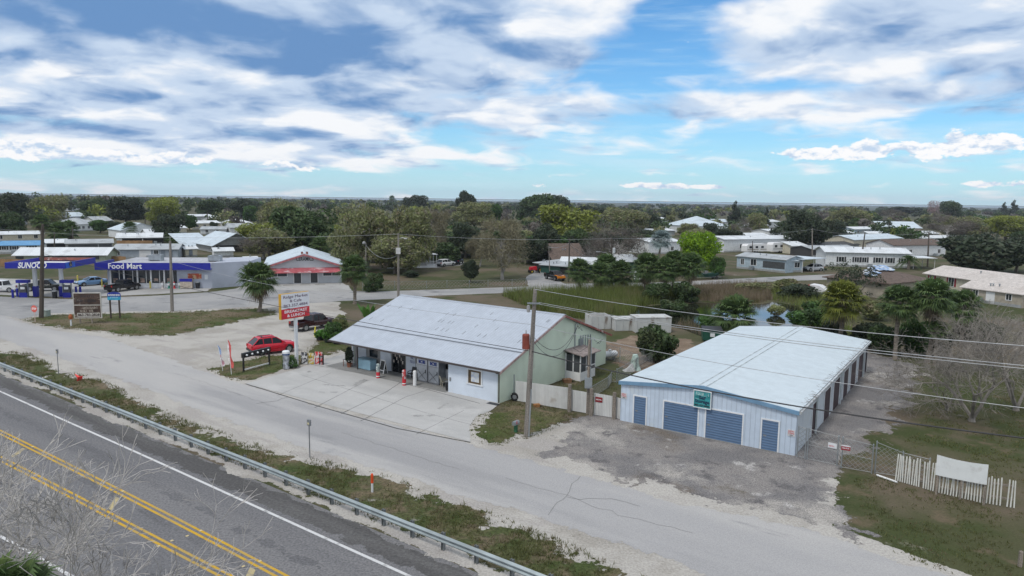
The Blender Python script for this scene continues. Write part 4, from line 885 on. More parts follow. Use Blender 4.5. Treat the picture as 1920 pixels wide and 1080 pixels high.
mb.hexa([(-1.2, -1.3, az0), (cw-.3, -1.3, az0), (cw-.3, -.01, az0+.75), (-1.2, -.01, az0+.75)], [(-1.2, -1.34, az0+.08), (cw-.3, -1.34, az0+.08), (cw-.3, -.01, az0+.87), (-1.2, -.01, az0+.87)])
mb.build('awning', mat('red_awning', (.36, .085, .10), .75, var=.2, col2=(.45, .33, .34), thr=(.5, .62), sc2=.6, stretch=(1, 1, 3)), cer)
text('CERAMICS', .95, blk, cer, TM(cw/2+.1, -.02, ch+1.15), bold=.012, fitw=3.0)
for u, ww, kind in ((.02, 3.2, 'window'), (.36, 1.2, 'door'), (.58, 1.2, 'door'), (.75, 3.0, 'window')):
    x = u*cw; z0, z1 = (1.35, 2.5) if kind == 'window' else (.1, 2.4)
    mb = MB(); mb.box(x, x+ww, -.05, -.003, z0, z1); q = mb.build(kind, glass, cer)
    mb = MB()
    for a, b, c, f in ((x-.12, x, z0-.1, z1+.1), (x+ww, x+ww+.12, z0-.1, z1+.1), (x, x+ww, z1, z1+.1), (x, x+ww, z0-.1, z0)): mb.box(a, b, -.09, -.002, c, f)
    if kind == 'window': mb.box(x+ww/2-.04, x+ww/2+.04, -.08, -.052, z0, z1)
    mb.build('frame', trimwhite, q)
for x in (cw/2-.55, cw/2+.3):
    mb = MB(); mb.box(x, x+.4, -.04, -.003, ch+2.0, ch+2.5); mb.build('gable_vent', m_redtrim, cer)
for u in (.08, .28, .5, .7):
    p = CRF @ Vector((u*cw, -2.6, 0)); mb = MB(); mb.prism([(-.9, 0), (.9, 0), (.85, .12), (-.85, .12)], -.09, .09)
    o = mb.build('wheel_stop', mat('old_concrete', (.3, .29, .26), .9), loc=p); o.rotation_euler.z = radians(CRA)
    tag(o, 'low concrete wheel stop in front of the ceramics shop', 'wheel stop', 'wheel stops before the ceramics shop')

# ---- filling station store
FA, FB = g(203, 541), g(398, 540.5); FAN = ang(FA, FB); FF = frame(FA, FAN); fwid = (FB-FA).length
fm = thing('food_mart', 'low filling station store with blue lettered fascia and grey block side', 'store', FA, FAN)
zt = onY(FF, 300, 492)[1]; zb = onY(FF, 300, 505)[1]
xe = onY(FF, 448, 520)[0]
m_fm = mat('store_grey_block', (.40, .43, .50), .8, var=.07, sc=.4, col2=(.33, .35, .40), thr=(.5, .7), sc2=.3)
mb = MB(); mb.box(0, fwid, 0, 12, 0, zt-.3); mb.hexa([(fwid, 0, 0), (fwid+5.4, 4, 0), (fwid+5.4, 12, 0), (fwid, 12, 0)], [(fwid, 0, zt-.1), (fwid+5.4, 4, zt-.1), (fwid+5.4, 12, zt-.1), (fwid, 12, zt-.1)]); mb.build('wall', m_fm, fm)
mb = MB(); mb.box(.2, fwid, .2, 11.8, zt-.299, zt-.15); mb.build('roof', mat('flat_roof_grey', (.38, .39, .42), .9, col2=(.28, .28, .3), thr=(.5, .7), sc2=.2), fm)
mb = MB(); mb.box(-1.5, fwid+.1, -1.0, -.8, zb, zt); mb.box(-1.5, -1.3, -.8, 6, zb, zt); mb.box(-1.5, fwid+.1, -.8, .01, zb+.02, zb+.14); fsc = mb.build('fascia', bluep, fm)
text('Food Mart', 1.25, wht, fsc, TM(onY(FF, 234, 499, -1.0)[0], -1.02, (zt+zb)/2+.02), bold=.02, fitw=5.2)
mb = MB(); mb.box(.0, fwid*.68, -.02, -.003, .15, .85); mb.build('base_panel', mat('store_white_base', (.5, .52, .56), .6), fm)
for i in range(5):
    x = .6+i*(fwid*.64/5); mb = MB(); mb.box(x, x+fwid*.64/5-.25, -.02, -.004, .9, zb-.15); q = mb.build('window', glass, fm)
    mb = MB(); mb.box(x-.25, x-.02, -.08, -.003, .0, zb-.02); mb.box(x+1.2, x+1.28, -.05, -.022, .9, zb-.15); mb.build('mullion', trimwhite, q)
    mb = MB(); mb.box(x+.3, x+1.0, -.03, -.021, 1.0+.2*(i % 2), 1.7); mb.build('display', mat('shop_display', (.25, .18, .15), .7, var=.6, sc=3), q)
mb = MB(); xx = onY(FF, 365, 517)[0]; mb.box(xx-1.1, xx+1.1, -.04, -.004, 1.6, 2.5); mb.build('poster', mat('food_poster', (.35, .06, .03), .5, var=.3, sc=1, col2=(.5, .35, .2), thr=(.5, .6), sc2=1.5), fm)
mb = MB(); mb.box(xx+1.6, xx+2.1, -.04, -.004, 1.5, 2.3); mb.build('notice', white, fm)
for k, (x, y) in enumerate(((6, 5), (16, 4))):
    o = thing('roof_unit', ['grey air conditioning unit on the store roof beside the lettering', 'pale air conditioning unit near the right end of the store roof'][k], 'air conditioner', FF @ Vector((x, y, zt-.15)), FAN)
    mb = MB(); mb.box(-1, 1, -.8, .8, .15, 1.0); mb.box(-1, -.8, -.8, .8, 0, .15); mb.box(.8, 1, -.8, .8, 0, .15); mb.build('casing', galv, o)
    mb = MB(); mb.lathe([(.55, 1.0), (.55, 1.12), (.1, 1.13)], 12); mb.build('fan_grille', steel, o)
# ---- filling station canopy
def gz(px, py, P, an):  # point on the vertical plane through P
    return onY(frame(P, an), px, py)
KP = g(68, 556); KB = g(117, 556); kan = ang(KP, KB); KF = frame(KP, kan)
can = thing('gas_canopy', 'blue filling station canopy with white lettering on two white columns', 'canopy', KP, kan)
zc0, zc1 = onY(KF, 60, 503.5, -3)[1], onY(KF, 60, 492.5, -3)[1]; xl = onY(KF, 9, 500, -3)[0]; xr = onY(KF, 122, 500, -3)[0]
xr2 = onX(KF, 155, 490, xr)[0]
yb_ = 6.2
mb = MB(); mb.box(xl, xr, -3, -2.8, zc0, zc1); mb.box(xl, xl+.2, -2.8, yb_, zc0, zc1); mb.box(xr-.2, xr, -2.8, yb_, zc0, zc1); mb.box(xl+.2, xr-.2, yb_-.2, yb_, zc0, zc1); fas = mb.build('fascia', bluep, can)
mb = MB(); mb.box(xl+.2, xr-.2, -2.8, yb_-.2, zc0+.02, zc0+.3); mb.build('deck', white, can)
mb = MB(); mb.box(xl+.2, xr-.2, yb_-.6, yb_-.21, zc1-.4, zc1+.02); mb.build('inner_panel', m_redtrim, can)
mb = MB(); mb.box(xr+.004, xr+.03, -2.9, -.2, zc0+.02, zc1-.02); mb.build('side_panel', mat('bright_blue', (.02, .10, .50), .4), can)
text('SUNOCO', 1.15, wht, fas, TM(onY(KF, 60, 498, -3)[0], -3.02, (zc0+zc1)/2), bold=.03, fitw=4.0, shear=.25)
mb = MB(); mb.tube([(xr+.05, -1.5, zc0+.55), (xr+.09, -1.5, zc0+.55)], .42, 16); mb.build('emblem', mat('emblem_navy', (.02, .02, .08), .4, col2=(.5, .45, .2), thr=(.55, .6), sc2=3), fas)
for x in (0, (KB-KP).length):
    mb = MB(); mb.box(x-.22, x+.22, -.22, .22, 1.6, zc0+.02); c_ = mb.build('column', white, can)
    mb = MB(); mb.box(x-.30, x+.30, -.30, .30, 0, 1.6); mb.build('column_base', bluep, c_)
for k, px in enumerate((45.5, 127)):
    p = g(px, 557.5); o = thing('fuel_pump', ['left blue and white fuel pump behind the tall wooden pole', 'right blue and white fuel pump between column and old billboard'][k], 'fuel pump', p, kan, 'fuel pumps')
    mb = MB(); mb.box(-.55, .55, -.3, .3, 0, .75); mb.build('base', bluep, o)
    mb = MB(); mb.box(-.5, .5, -.28, .28, .75, 1.85); bd = mb.build('body', mat('pump_dark', (.06, .06, .07), .4), o)
    mb = MB(); mb.box(-.3, .3, -.30, -.281, 1.25, 1.6); mb.build('screen', white, bd)
    for x in (-.62, .55):
        mb = MB(); mb.box(x, x+.07, -.15, .15, 0, 2.2); mb.build('upright', galv, o)
    mb = MB(); mb.box(-.85, .85, -.4, .4, 2.2, 2.65); mb.build('pump_header', bluep, o)
    mb = MB(); mb.tube([(.45, -.29, 1.5), (.7, -.45, 1.7), (.75, -.45, .7), (.5, -.32, .9)], .025, 5); mb.build('hose', black, o)
# ------------------------------------------------------------------ vehicles
def loft(mb, st, ringf, m=0):
    rings = [ringf(*s) for s in st]; n = len(rings[0]); k = len(mb.v)
    for r in rings: mb.v += r
    for i in range(len(rings)-1):
        for j in range(n):
            j2 = (j+1) % n; mb.f.append((k+i*n+j, k+i*n+j2, k+(i+1)*n+j2, k+(i+1)*n+j)); mb.mi.append(m)
    mb.f.append(tuple(k+j for j in range(n-1, -1, -1))); mb.f.append(tuple(k+(len(rings)-1)*n+j for j in range(n))); mb.mi += [m, m]
def cring(x, zb, zt, hw):
    a = [(hw*.9, zb), (hw*.98, zb+.12), (hw, zb+(zt-zb)*.55), (hw*.97, zt-.12), (hw*.90, zt-.02), (hw*.5, zt+.02)]
    return [(x, y, z) for y, z in a]+[(x, -y, z) for y, z in a[::-1]]
def paint(name, col): return mat('paint_'+name, col, .25, var=.05, spec=.6)
CARS = {
 'suv': dict(st=[(-2.40, .5, .80, .74), (-2.36, .42, 1.0, .86), (-2.2, .34, 1.06, .94), (-1.4, .28, 1.08, .975), (0, .26, 1.05, .975), (1.0, .26, 1.03, .975), (1.25, .28, 1.02, .97), (1.7, .30, .98, .95), (2.15, .34, .90, .90), (2.36, .42, .80, .80), (2.41, .5, .72, .72)],
             cab=[(-2.28, 1.04, .86), (-1.55, 1.60, .70), (.15, 1.62, .70), (1.15, 1.02, .86)], bp=(-.25, -1.15), wh=(-1.42, 1.44), r=.38, W=.975),
 'sedan': dict(st=[(-2.4, .5, .82, .70), (-2.3, .38, .98, .84), (-1.7, .28, 1.0, .90), (-.5, .24, .96, .91), (.8, .24, .94, .91), (1.6, .28, .88, .89), (2.2, .34, .76, .82), (2.4, .45, .64, .70)],
             cab=[(-1.75, .97, .80), (-1.0, 1.40, .62), (.15, 1.42, .62), (1.05, .92, .80)], bp=(-.35,), wh=(-1.38, 1.42), r=.33, W=.91),
 'pickup': dict(st=[(-.55, .5, 1.12, .96), (0, .45, 1.12, .97), (1.2, .45, 1.10, .97), (1.7, .48, 1.10, .96), (2.45, .5, 1.04, .92), (2.68, .55, .92, .84), (2.72, .6, .84, .80)],
             cab=[(-.75, 1.10, .90), (-.55, 1.78, .76), (.75, 1.80, .76), (1.45, 1.08, .88)], bp=(.15,), wh=(-1.75, 1.78), r=.42, W=.97, bed=(-2.75, -.6)),
}
def vehicle(kind, label, p, heading, pm, cat, trim=None, group=None, scale=1.0, fender=None, rails=False, hood=None):
    c = CARS[kind]; r = thing({'suv': 'parked_suv', 'sedan': 'parked_sedan', 'pickup': 'pickup_truck'}[kind], label, cat, p, heading, group); r.scale = (scale,)*3
    mb = MB(); loft(mb, c['st'], cring); body = mb.build('body', pm, r, smooth=True)
    body.modifiers.new('b', 'EDGE_SPLIT').split_angle = radians(50)
    (x0, z0, w0), (x1, z1, w1), (x2, z2, w2), (x3, z3, w3) = c['cab']
    lo = [(x0, -w0, z0), (x3, -w3, z3), (x3, w3, z3), (x0, w0, z0)]; hi = [(x1, -w1, z1), (x2, -w2, z2), (x2, w2, z2), (x1, w1, z1)]
    mb = MB(); mb.hexa(lo, hi); mb.build('windows', cglass, r)
    mb = MB(); mb.hexa([(x1-.06, -w1-.03, z1-.03), (x2+.05, -w2-.03, z2-.03), (x2+.05, w2+.03, z2-.03), (x1-.06, w1+.03, z1-.03)], [(x1+.12, -w1+.1, z1+.05), (x2-.12, -w2+.1, z2+.05), (x2-.12, w2-.1, z2+.05), (x1+.12, w1-.1, z1+.05)])
    mb.build('roof', pm, r)
    mb = MB()
    for s in (-1, 1):
        mb.tube([(x0+.02, s*w0, z0-.03), (x1, s*w1, z1)], .055, 5); mb.tube([(x3, s*w3, z3-.02), (x2, s*w2, z2)], .045, 5)
        for b in c['bp']: mb.tube([(b, s*(w0+.01), (z0+z3)/2), (b-.03, s*(w1+.01), z1)], .045, 5)
    mb.build('pillars', pm if kind != 'suv' else pm, r)
    if 'bed' in c:
        b0, b1 = c['bed']; w = c['W']; mb = MB(); mb.box(b0, b1, -w, -w+.1, .55, 1.12); mb.box(b0, b1, w-.1, w, .55, 1.12); mb.box(b0, b0+.08, -w+.1, w-.1, .55, 1.12); mb.box(b1-.08, b1, -w+.1, w-.1, .55, 1.12); mb.box(b0+.08, b1-.08, -w+.1, w-.1, .55, .68); mb.build('cargo_bed', pm, r)
    xb = c['bed'][0] if 'bed' in c else c['st'][0][0]; xf = c['st'][-1][0]; W = c['W']
    for x, nm in ((xb-.06, 'rear_bumper'), (xf-.04, 'front_bumper')):
        mb = MB(); mb.box(x, x+.12, -W*.85, W*.85, .42, .62); mb.build(nm, trim or black, r)
    zz = .78 if kind != 'pickup' else .9
    for s in (-1, 1):
        mb = MB(); mb.box(xb-.02, xb+.10, s*W*.78-.12, s*W*.78+.12, zz-.02, zz+.24); mb.build('taillight', redl, r)
        mb = MB(); mb.box(xf-.16, xf+.0, s*W*.66-.16, s*W*.66+.16, zz-.08, zz+.08); mb.build('headlight', headl, r)
        mb = MB(); mb.box(x3-.45, x3-.25, s*(w3+.16)-.1, s*(w3+.16)+.1, z3+.05, z3+.22); mb.build('mirror', pm, r)
        for x in c['wh']:
            y = s*(W-.10); mb = MB(); mb.tube([(x, y-.12, c['r']), (x, y+.12, c['r'])], c['r'], 18); wh = mb.build('wheel', rubber, r)
            mb = MB(); a = y+s*.121; mb.tube([(x, a-s*.01, c['r']), (x, a+s*.008, c['r'])], c['r']*.62, 12); mb.build('rim', rim, wh)
            mb = MB(); q = s*(W+.004); prof = [(x+(c['r']+.09)*cos(t), c['r']+(c['r']+.09)*sin(t)) for t in [pi*k/10 for k in range(11)]]
            mb.face([(a_, q-s*.02, b_) for a_, b_ in prof]); mb.build('wheel_arch', fender if fender and x == c['wh'][0] else black, r)
    if rails:
        mb = MB()
        for s in (-.55, .55): mb.box(x1+.2, x2-.2, s-.03, s+.03, z1+.05, z1+.10)
        mb.box(x1+.35, x2-.35, -.42, .42, z1+.045, z1+.056); mb.build('roof_rail', black, r)
    return r
def aim(a, b): return ang(g(*a), g(*b))
vehicle('suv', 'bright red SUV with black roof rails parked behind the cafe pole sign', g(511, 661), 37, paint('red', (.52, .004, .022)), 'SUV', rails=True).scale = (.95, .95, 1.04)
vehicle('pickup', 'dark maroon and black pickup truck parked before the brick red kiosk roof', g(588, 616), aim((556, 622), (617, 612)), paint('maroon', (.03, .006, .008)), 'pickup truck', trim=steel, fender=trimwhite)
vehicle('sedan', 'light blue sedan parked between the gas canopy and the store', g(171, 535), aim((190, 533.5), (152, 536.5)), paint('blue', (.16, .30, .50)), 'car')
vehicle('pickup', 'black pickup truck with red stripe parked in front of the store windows', g(231, 545), aim((206, 548), (258, 541)), paint('black', (.008, .008, .01)), 'pickup truck')
vehicle('pickup', 'white pickup truck at the left edge beside the gas pumps', g(5, 547), aim((40, 547), (0, 546.5)), paint('white', (.65, .66, .67)), 'pickup truck')
vehicle('pickup', 'dark grey pickup truck half hidden behind the gas pumps', g(84, 545), aim((66, 545.5), (104, 545)), paint('dark_green', (.02, .025, .02)), 'pickup truck')
vehicle('suv', 'white SUV parked nearest the white porch of the grey house', g(836, 499), aim((818, 501), (850, 498)), paint('white', (.65, .66, .67)), 'SUV', group='cars by the grey house')
vehicle('suv', 'silver white SUV parked on grass behind the other white SUV', g(828, 484), aim((815, 485), (840, 482)), paint('silver', (.5, .52, .54)), 'SUV', group='cars by the grey house')
vehicle('pickup', 'dark blue pickup truck parked right of the white SUV by the grey house', g(858, 495), aim((845, 499), (868, 490)), paint('navy', (.015, .02, .06)), 'pickup truck', group='cars by the grey house')
tr = vehicle('pickup', 'black and orange pickup truck parked at the green workshop', g(1040, 525), aim((1025, 520), (1056, 527)), paint('black', (.008, .008, .01)), 'pickup truck')
mb = MB(); mb.hexa([(1.2, -.9, .62), (2.74, -.86, .62), (2.74, .86, .62), (1.2, .9, .62)], [(1.25, -.88, 1.14), (2.72, -.82, 1.04), (2.72, .82, 1.04), (1.25, .88, 1.14)]); mb.build('hood', paint('orange', (.62, .20, .01)), tr)
vehicle('pickup', 'white work truck facing the road between the palm clusters', g(1198, 527), aim((1199, 520), (1196, 529)), paint('white', (.65, .66, .67)), 'pickup truck')
vehicle('suv', 'silver white van parked under the flat white carport roof', g(1524, 508), aim((1545, 508), (1505, 509)), paint('silver', (.5, .52, .54)), 'van')
def camper(label, a, b, top, stripe):
    A, B_ = g(*a), g(*b); an = ang(A, B_); w = (B_-A).length; h = topz(a[0], a[1], top); r = thing('camper_trailer', label, 'camper', A, an, 'camper trailers')
    mb = MB(); mb.prism([(0, .5), (w, .5), (w, h*.9), (w-.4, h), (.5, h), (0, h*.8)], 0, 2.4); mb.build('body', trimwhite, r)
    for x in (.12, .42, .7):
        mb = MB(); mb.box(w*x, w*x+1.0, -.03, -.003, h*.55, h*.78); mb.build('window', glass, r)
    mb = MB(); mb.box(.3, w-.3, -.02, -.002, h*.38, h*.44); mb.build('stripe', stripe, r)
    mb = MB(); mb.box(w*.58, w*.58+.7, -.025, -.003, .55, h*.85); mb.build('door', trimwhite, r)
    for x in (.4, .52):
        mb = MB(); mb.tube([(w*x, .0, .36), (w*x, .25, .36)], .36, 12); mb.build('wheel', rubber, r)
camper('white camper trailer standing before the long mobile home', (1400, 475), (1438, 474), 458, mat('tan_stripe', (.25, .2, .15), .6))
camper('second white camper right of the first with grey awning rolled up', (1448, 475), (1482, 474), 455, steel)
camper('small cream camper trailer left of the dark roofed home', (1488, 476), (1516, 474), 463, mat('tan_stripe', (.25, .2, .15), .6))
# boat on a trailer beside the road
p = g(1299, 524); an = aim((1299, 524), (1350, 523)); r = thing('boat_trailer', 'low boat trailer carrying the dark green skiff beside the road', 'trailer', p, an); bw = (g(1350, 523)-p).length
mb = MB(); mb.box(0, bw, -.5, -.42, .42, .5); mb.box(0, bw, .42, .5, .42, .5); mb.box(bw*.5, bw*.5+.1, -.42, .42, .43, .49); mb.build('chassis', steel, r)
for s in (-1, 1):
    mb = MB(); mb.tube([(bw*.8, s*.75-.1, .32), (bw*.8, s*.75+.1, .32)], .32, 12); mb.build('wheel', rubber, r)
bt = thing('skiff', 'dark green skiff with low hull lying on the boat trailer', 'boat', (p.x, p.y, .5), an)
mb = MB(); loft(mb, [(.2, .05, .7, .7), (bw*.5, 0, .7, .85), (bw*.75, .05, .75, .7), (bw*.95, .35, .9, .12)], lambda x, zb, zt, hw: [(x, -hw*.6, zb), (x, hw*.6, zb), (x, hw, zt), (x, hw*.85, zt), (x, hw*.5, zb+.15), (x, -hw*.5, zb+.15), (x, -hw*.85, zt), (x, -hw, zt)]); mb.build('hull', mat('hull_green', (.02, .07, .055), .5), bt)
mb = MB(); mb.box(bw*.4, bw*.5, -.3, .3, .16, 1.2); mb.build('console', steel, bt)
p = g(1512, 556); an = aim((1512, 556), (1543, 559)); r = thing('covered_cart', 'small cart under red white and blue tarps by the tan house', 'cart', p, an)
mb = MB(); mb.prism([(0, .35), (3.2, .35), (3.3, 1.5), (2.2, 2.1), (.8, 2.2), (0, 1.6)], -1, 1); mb.build('cover', trimwhite, r)
mb = MB(); mb.prism([(-.05, .9), (.5, .9), (.75, 2.22), (-.05, 1.66)], -1.05, -1.003); mb.build('red_flap', redp, r)
mb = MB(); mb.box(.9, 3.0, -1.06, -1.004, .3, .95); mb.build('blue_flap', mat('tarp_dark_blue', (.02, .07, .3), .5), r)
for s in (-1, 1):
    mb = MB(); mb.tube([(1.6, s*.8-.1, .3), (1.6, s*.8+.1, .3)], .3, 10); mb.build('wheel', rubber, r)
# red tractor under the lean-to
p = g(1006, 512); r = thing('tractor', 'small red tractor parked at the open fronted lean-to', 'tractor', p, 200)
mb = MB(); mb.prism([(0, .7), (1.6, .7), (1.6, 1.3), (.1, 1.45)], -.35, .35); mb.build('hood', redp, r)
mb = MB(); mb.prism([(-1, .7), (-.2, .7), (-.2, .95), (-.7, 1.0), (-.85, 1.5), (-1, 1.5)], -.3, .3); mb.build('seat', black, r)
for x, rr_ in ((-.7, .7), (1.3, .4)):
    for s in (-1, 1):
        mb = MB(); mb.tube([(x, s*.6-.15, rr_), (x, s*.6+.15, rr_)], rr_, 14); w_ = mb.build('wheel', rubber, r)
        mb = MB(); mb.tube([(x, s*.76-.01, rr_), (x, s*.76+.01, rr_)], rr_*.5, 10); mb.build('rim', mat('rim_yellow', (.5, .35, .03), .5), w_)

# ------------------------------------------------------------------ signs
p = g(556, 684); zt = topz(556, 684, 549); zb = topz(556, 684, 594.5)
a_, b_ = g(527, 552, zt), g(579.5, 545.5, zt); san = ang(a_, b_); sw = (b_-a_).length
r = thing('pole_sign', 'tall cafe pole sign with white upper panel and red breakfast and lunch panel', 'sign', p, san)
SFm = frame(p, san); xl = onY(SFm, 527.5, 552, -.25)[0]; xr = onY(SFm, 579.5, 546, -.25)[0]
mb = MB(); mb.box(-.12, .12, -.15, .09, 0, zb-.04); mb.build('pole', white, r)
mb = MB(); mb.box(xl-.05, xr+.02, -.2, .1, zb-.03, zt+.03); cab = mb.build('cabinet', mat('sign_yellow_edge', (.50, .28, .02), .5, var=.08), r)
zm = zb+(zt-zb)*.40
mb = MB(); mb.box(xl, xr, -.245, -.203, zm, zt); up = mb.build('upper_panel', mat('sign_white', (.68, .68, .70), .4, var=.03), r)
mb = MB(); mb.box(xl, xr, -.245, -.203, zb, zm-.004); lp = mb.build('lower_panel', redp, r)
mb = MB(); mb.box(xl, xr, .103, .13, zb, zt); mb.build('back_panel', mat('sign_white', (.68, .68, .70)), r)
cx = (xl+xr)/2; hh = zt-zm; lt = mat('letter_maroon', (.10, .05, .09), .6)
for s_, f, w_ in (('Ridge Market', .79, .88), ('& Cafe', .50, .42), ('863.357.4884', .20, .86)): text(s_, hh*.27, lt, up, TM(cx, -.25, zm+hh*f), fitw=(xr-xl)*w_)
for s_, f, w_ in (('BREAKFAST', .70, .82), ('& LUNCH', .28, .62)): text(s_, (zm-zb)*.40, wht, lp, TM(cx, -.25, zb+(zm-zb)*f), fitw=(xr-xl)*w_, bold=.006)

p = g(164, 607); fr_ = frame(p, 8); r = thing('old_billboard', 'weathered billboard with peeling dark lettering standing on the grass island', 'billboard', p, 8)
x0, x1 = onY(fr_, 139.5, 575)[0], onY(fr_, 189, 575)[0]; z1, z0 = onY(fr_, 164, 550)[1], onY(fr_, 164, 595)[1]
mb = MB(); mb.box(x0, x1, -.06, .06, z0, z1); pn = mb.build('panel', mat('peeling_board', (.075, .05, .04), .9, var=.4, sc=1.2, stretch=(.6, 1, 2.2), col2=(.34, .30, .25), thr=(.56, .64), sc2=.9), r)
mb = MB()
for q in ((x0-.08, x0, z0, z1), (x1, x1+.08, z0, z1), (x0-.08, x1+.08, z0-.1, z0), (x0-.08, x1+.08, z1, z1+.1), (x0, x1, z0+(z1-z0)*.5, z0+(z1-z0)*.53)): mb.box(q[0], q[1], -.09, .09, q[2], q[3])
mb.build('frame', mat('board_frame', (.5, .48, .44), .8, var=.15), r)
cream = mat('letter_cream', (.36, .32, .27), .8, var=.3, sc=5); cxm = (x0+x1)/2; hh = z1-z0
for f, w_, sz, dx in ((.88, .5, .3, 0), (.70, .8, .36, 0), (.40, .55, .3, .3), (.27, .5, .28, -.1)): marks((x1-x0)*w_, sz, blk if f > .6 else cream, pn, TM(cxm+dx, -.061, z0+hh*f), int(f*100))
mb = MB(); mb.box(x0+.3, x1-.12, -.075, -.062, z0+.08, z0+.55); mb.build('number_strip', mat('board_frame', (.5, .48, .44)), pn)
text('863-783-2828', .42, mat('letter_brown', (.05, .035, .03), .8), pn, TM(cxm+.1, -.08, z0+.31), fitw=(x1-x0)*.82, bold=.012)
for x in (x0+.55, cxm+.4): mb = MB(); mb.box(x-.07, x+.07, -.05, .05, 0, z0); mb.build('post', wood, r)
p = g(216, 597.5); fr_ = frame(p, 6); r = thing('welcome_sign', 'blue rounded welcome sign on two dark posts on the grass island', 'sign', p, 6)
x0, x1 = onY(fr_, 201.5, 555)[0], onY(fr_, 226, 555)[0]; z1, z0 = onY(fr_, 214, 548.5)[1], onY(fr_, 214, 562.5)[1]; hh = z1-z0; cxm = (x0+x1)/2
arc = [(x0, z0), (x1, z0), (x1, z1-.15)]+[(cxm+(x1-cxm)*cos(t), z1-.15+.22*sin(t)) for t in [pi*k/8 for k in range(1, 8)]]+[(x0, z1-.15)]
mb = MB(); mb.prism(arc, -.04, .04); pn = mb.build('panel', mat('sign_dark_blue', (.03, .05, .30), .4), r)
mb = MB(); mb.box(x0, x1, -.055, -.042, z0, z0+hh*.45); mb.build('water_band', mat('sign_cyan', (.06, .38, .60), .4, var=.25, sc=2, stretch=(1, 1, 5)), pn)
text('BUCKHEAD RIDGE', .3, wht, pn, TM(cxm, -.045, z1-.32), fitw=(x1-x0)*.88, bold=.01); marks((x1-x0)*.6, .16, mat('letter_pale_blue', (.45, .65, .8)), pn, TM(cxm, -.056, z0+hh*.34), 9)
for x in (onY(fr_, 207, 590)[0], onY(fr_, 224, 590)[0]): mb = MB(); mb.box(x-.09, x+.09, .045, .16, 0, z0+.8); mb.build('post', darkwood, r)
p = g(66, 605); r = thing('stop_sign', 'faded red octagonal stop sign on a thin post at the corner', 'stop sign', p, -12); zt = topz(66, 605, 579)
mb = MB(); mb.box(-.03, .03, -.01, .03, 0, zt+.3); mb.build('post', mat('post_pale', (.55, .42, .38), .6), r)
mb = MB(); mb.prism([(.44*cos(pi/8+k*pi/4), zt+.44*sin(pi/8+k*pi/4)) for k in range(8)], -.03, -.012); pl = mb.build('plate', mat('faded_stop_red', (.60, .09, .07), .5), r)
mb = MB(); 
mb.prism([(.40*cos(pi/8+k*pi/4), zt+.40*sin(pi/8+k*pi/4)) for k in range(8)], -.034, -.0305); mb.build('face', mat('faded_stop_face', (.62, .12, .09), .5), pl)
text('STOP', .32, wht, pl, TM(0, -.037, zt), fitw=.62, bold=.012, ext=.002)

def feather(label, foot, top, lean, m1, m2, s_):
    p = g(*foot); h = topz(foot[0], foot[1], top); r = thing('feather_flag', label, 'flag', p, -30)
    t = g(lean, foot[1]); dx = (t-p).length*(-1 if lean < foot[0] else 1)
    mb = MB(); pts = [(0, 0, 0), (dx*.35, 0, h*.45), (dx*.8, 0, h*.88), (dx*1.05, 0, h)]; mb.tube(pts, [.025, .022, .018, .012], 5); mb.build('pole', white, r)
    n = 9; L = []
    for k in range(n+1):
        f = k/n; z = h*(.2+.8*f); x = dx*(z/h)**1.1; wd_ = .30*min(1, (1-f)*2.2+.18)*(1+.1*sin(k*1.7))
        L.append((x, z, wd_, .10*sin(k*1.1)))
    mb = MB()
    for k in range(n):
        a, b = L[k], L[k+1]; mb.hexa([(a[0], a[3]*0, a[1]), (a[0]+a[2], a[3], a[1]), (a[0]+a[2], a[3]+.01, a[1]), (a[0], .01, a[1])], [(b[0], 0, b[1]), (b[0]+b[2], b[3], b[1]), (b[0]+b[2], b[3]+.01, b[1]), (b[0], .01, b[1])], 0 if k < 5 else 1)
    fl = mb.build('flag', [m1, m2], r)
    if s_:
        for k, ch_ in enumerate(s_): marks(.2, .26, wht, fl, TM(dx*.5+.16+(.8-.11*k)*dx*.5, -.125, h*(.82-.095*k)), k+1)
feather('tall leaning red and white feather flag on the small grass island', (434, 703), 637, 427, mat('flag_red', (.55, .10, .09), .7), mat('flag_red', (.55, .10, .09)), 'LUNCH')
feather('shorter faded red white and blue feather flag left of the tall red one', (418, 696), 648, 405, mat('flag_faded', (.42, .22, .26), .7, col2=(.6, .6, .62), thr=(.45, .55), sc2=2), mat('flag_blue', (.2, .28, .45), .7), '')
p = g(457, 697); an = aim((457, 697), (505, 684)); fw = (g(505, 684)-p).length; zt = topz(457, 697, 671)
r = thing('empty_sign_frame', 'low empty sign frame with black top bar and white bulbs on the small grass island', 'sign frame', p, an)
for x in (0, fw):
    mb = MB(); mb.box(x-.06, x+.06, -.06, .06, 0, zt); mb.build('post', black, r)
mb = MB(); mb.box(-.1, fw+.1, -.14, .14, zt, zt+.42); mb.build('top_bar', black, r)
mb = MB(); mb.box(.06, fw-.06, -.04, .04, .12, .22); mb.build('bottom_bar', trimwhite, r)
for k in range(5):
    x = .25+k*(fw-.5)/4; mb = MB(); mb.lathe([(0.001, -.10), (.085, -.05), (.1, 0), (.085, .06), (.001, .1)], 10); b = mb.build('bulb', headl, r, smooth=True, loc=(x, -.17, zt+.21))
p = g(537, 692); r = thing('ice_barrel', 'upright silver wrapped barrel cooler with white cap near the pole sign', 'barrel', p); r.scale = (.66, .66, 1); zt = topz(537, 692, 658)
mb = MB(); mb.lathe([(.40, 0), (.46, .05), (.46, .5), (.43, .6), (.45, zt*.75), (.42, zt-.15), (.001, zt-.15)], 18); mb.build('barrel', mat('crinkled_foil', (.38, .40, .44), .3, metal=.6, var=.5, sc=3, bump=.6, bsc=6), r)
mb = MB(); mb.lathe([(.50, zt-.22), (.50, zt-.05), (.40, zt+.02), (.001, zt+.04)], 18); mb.build('cap', white, r)
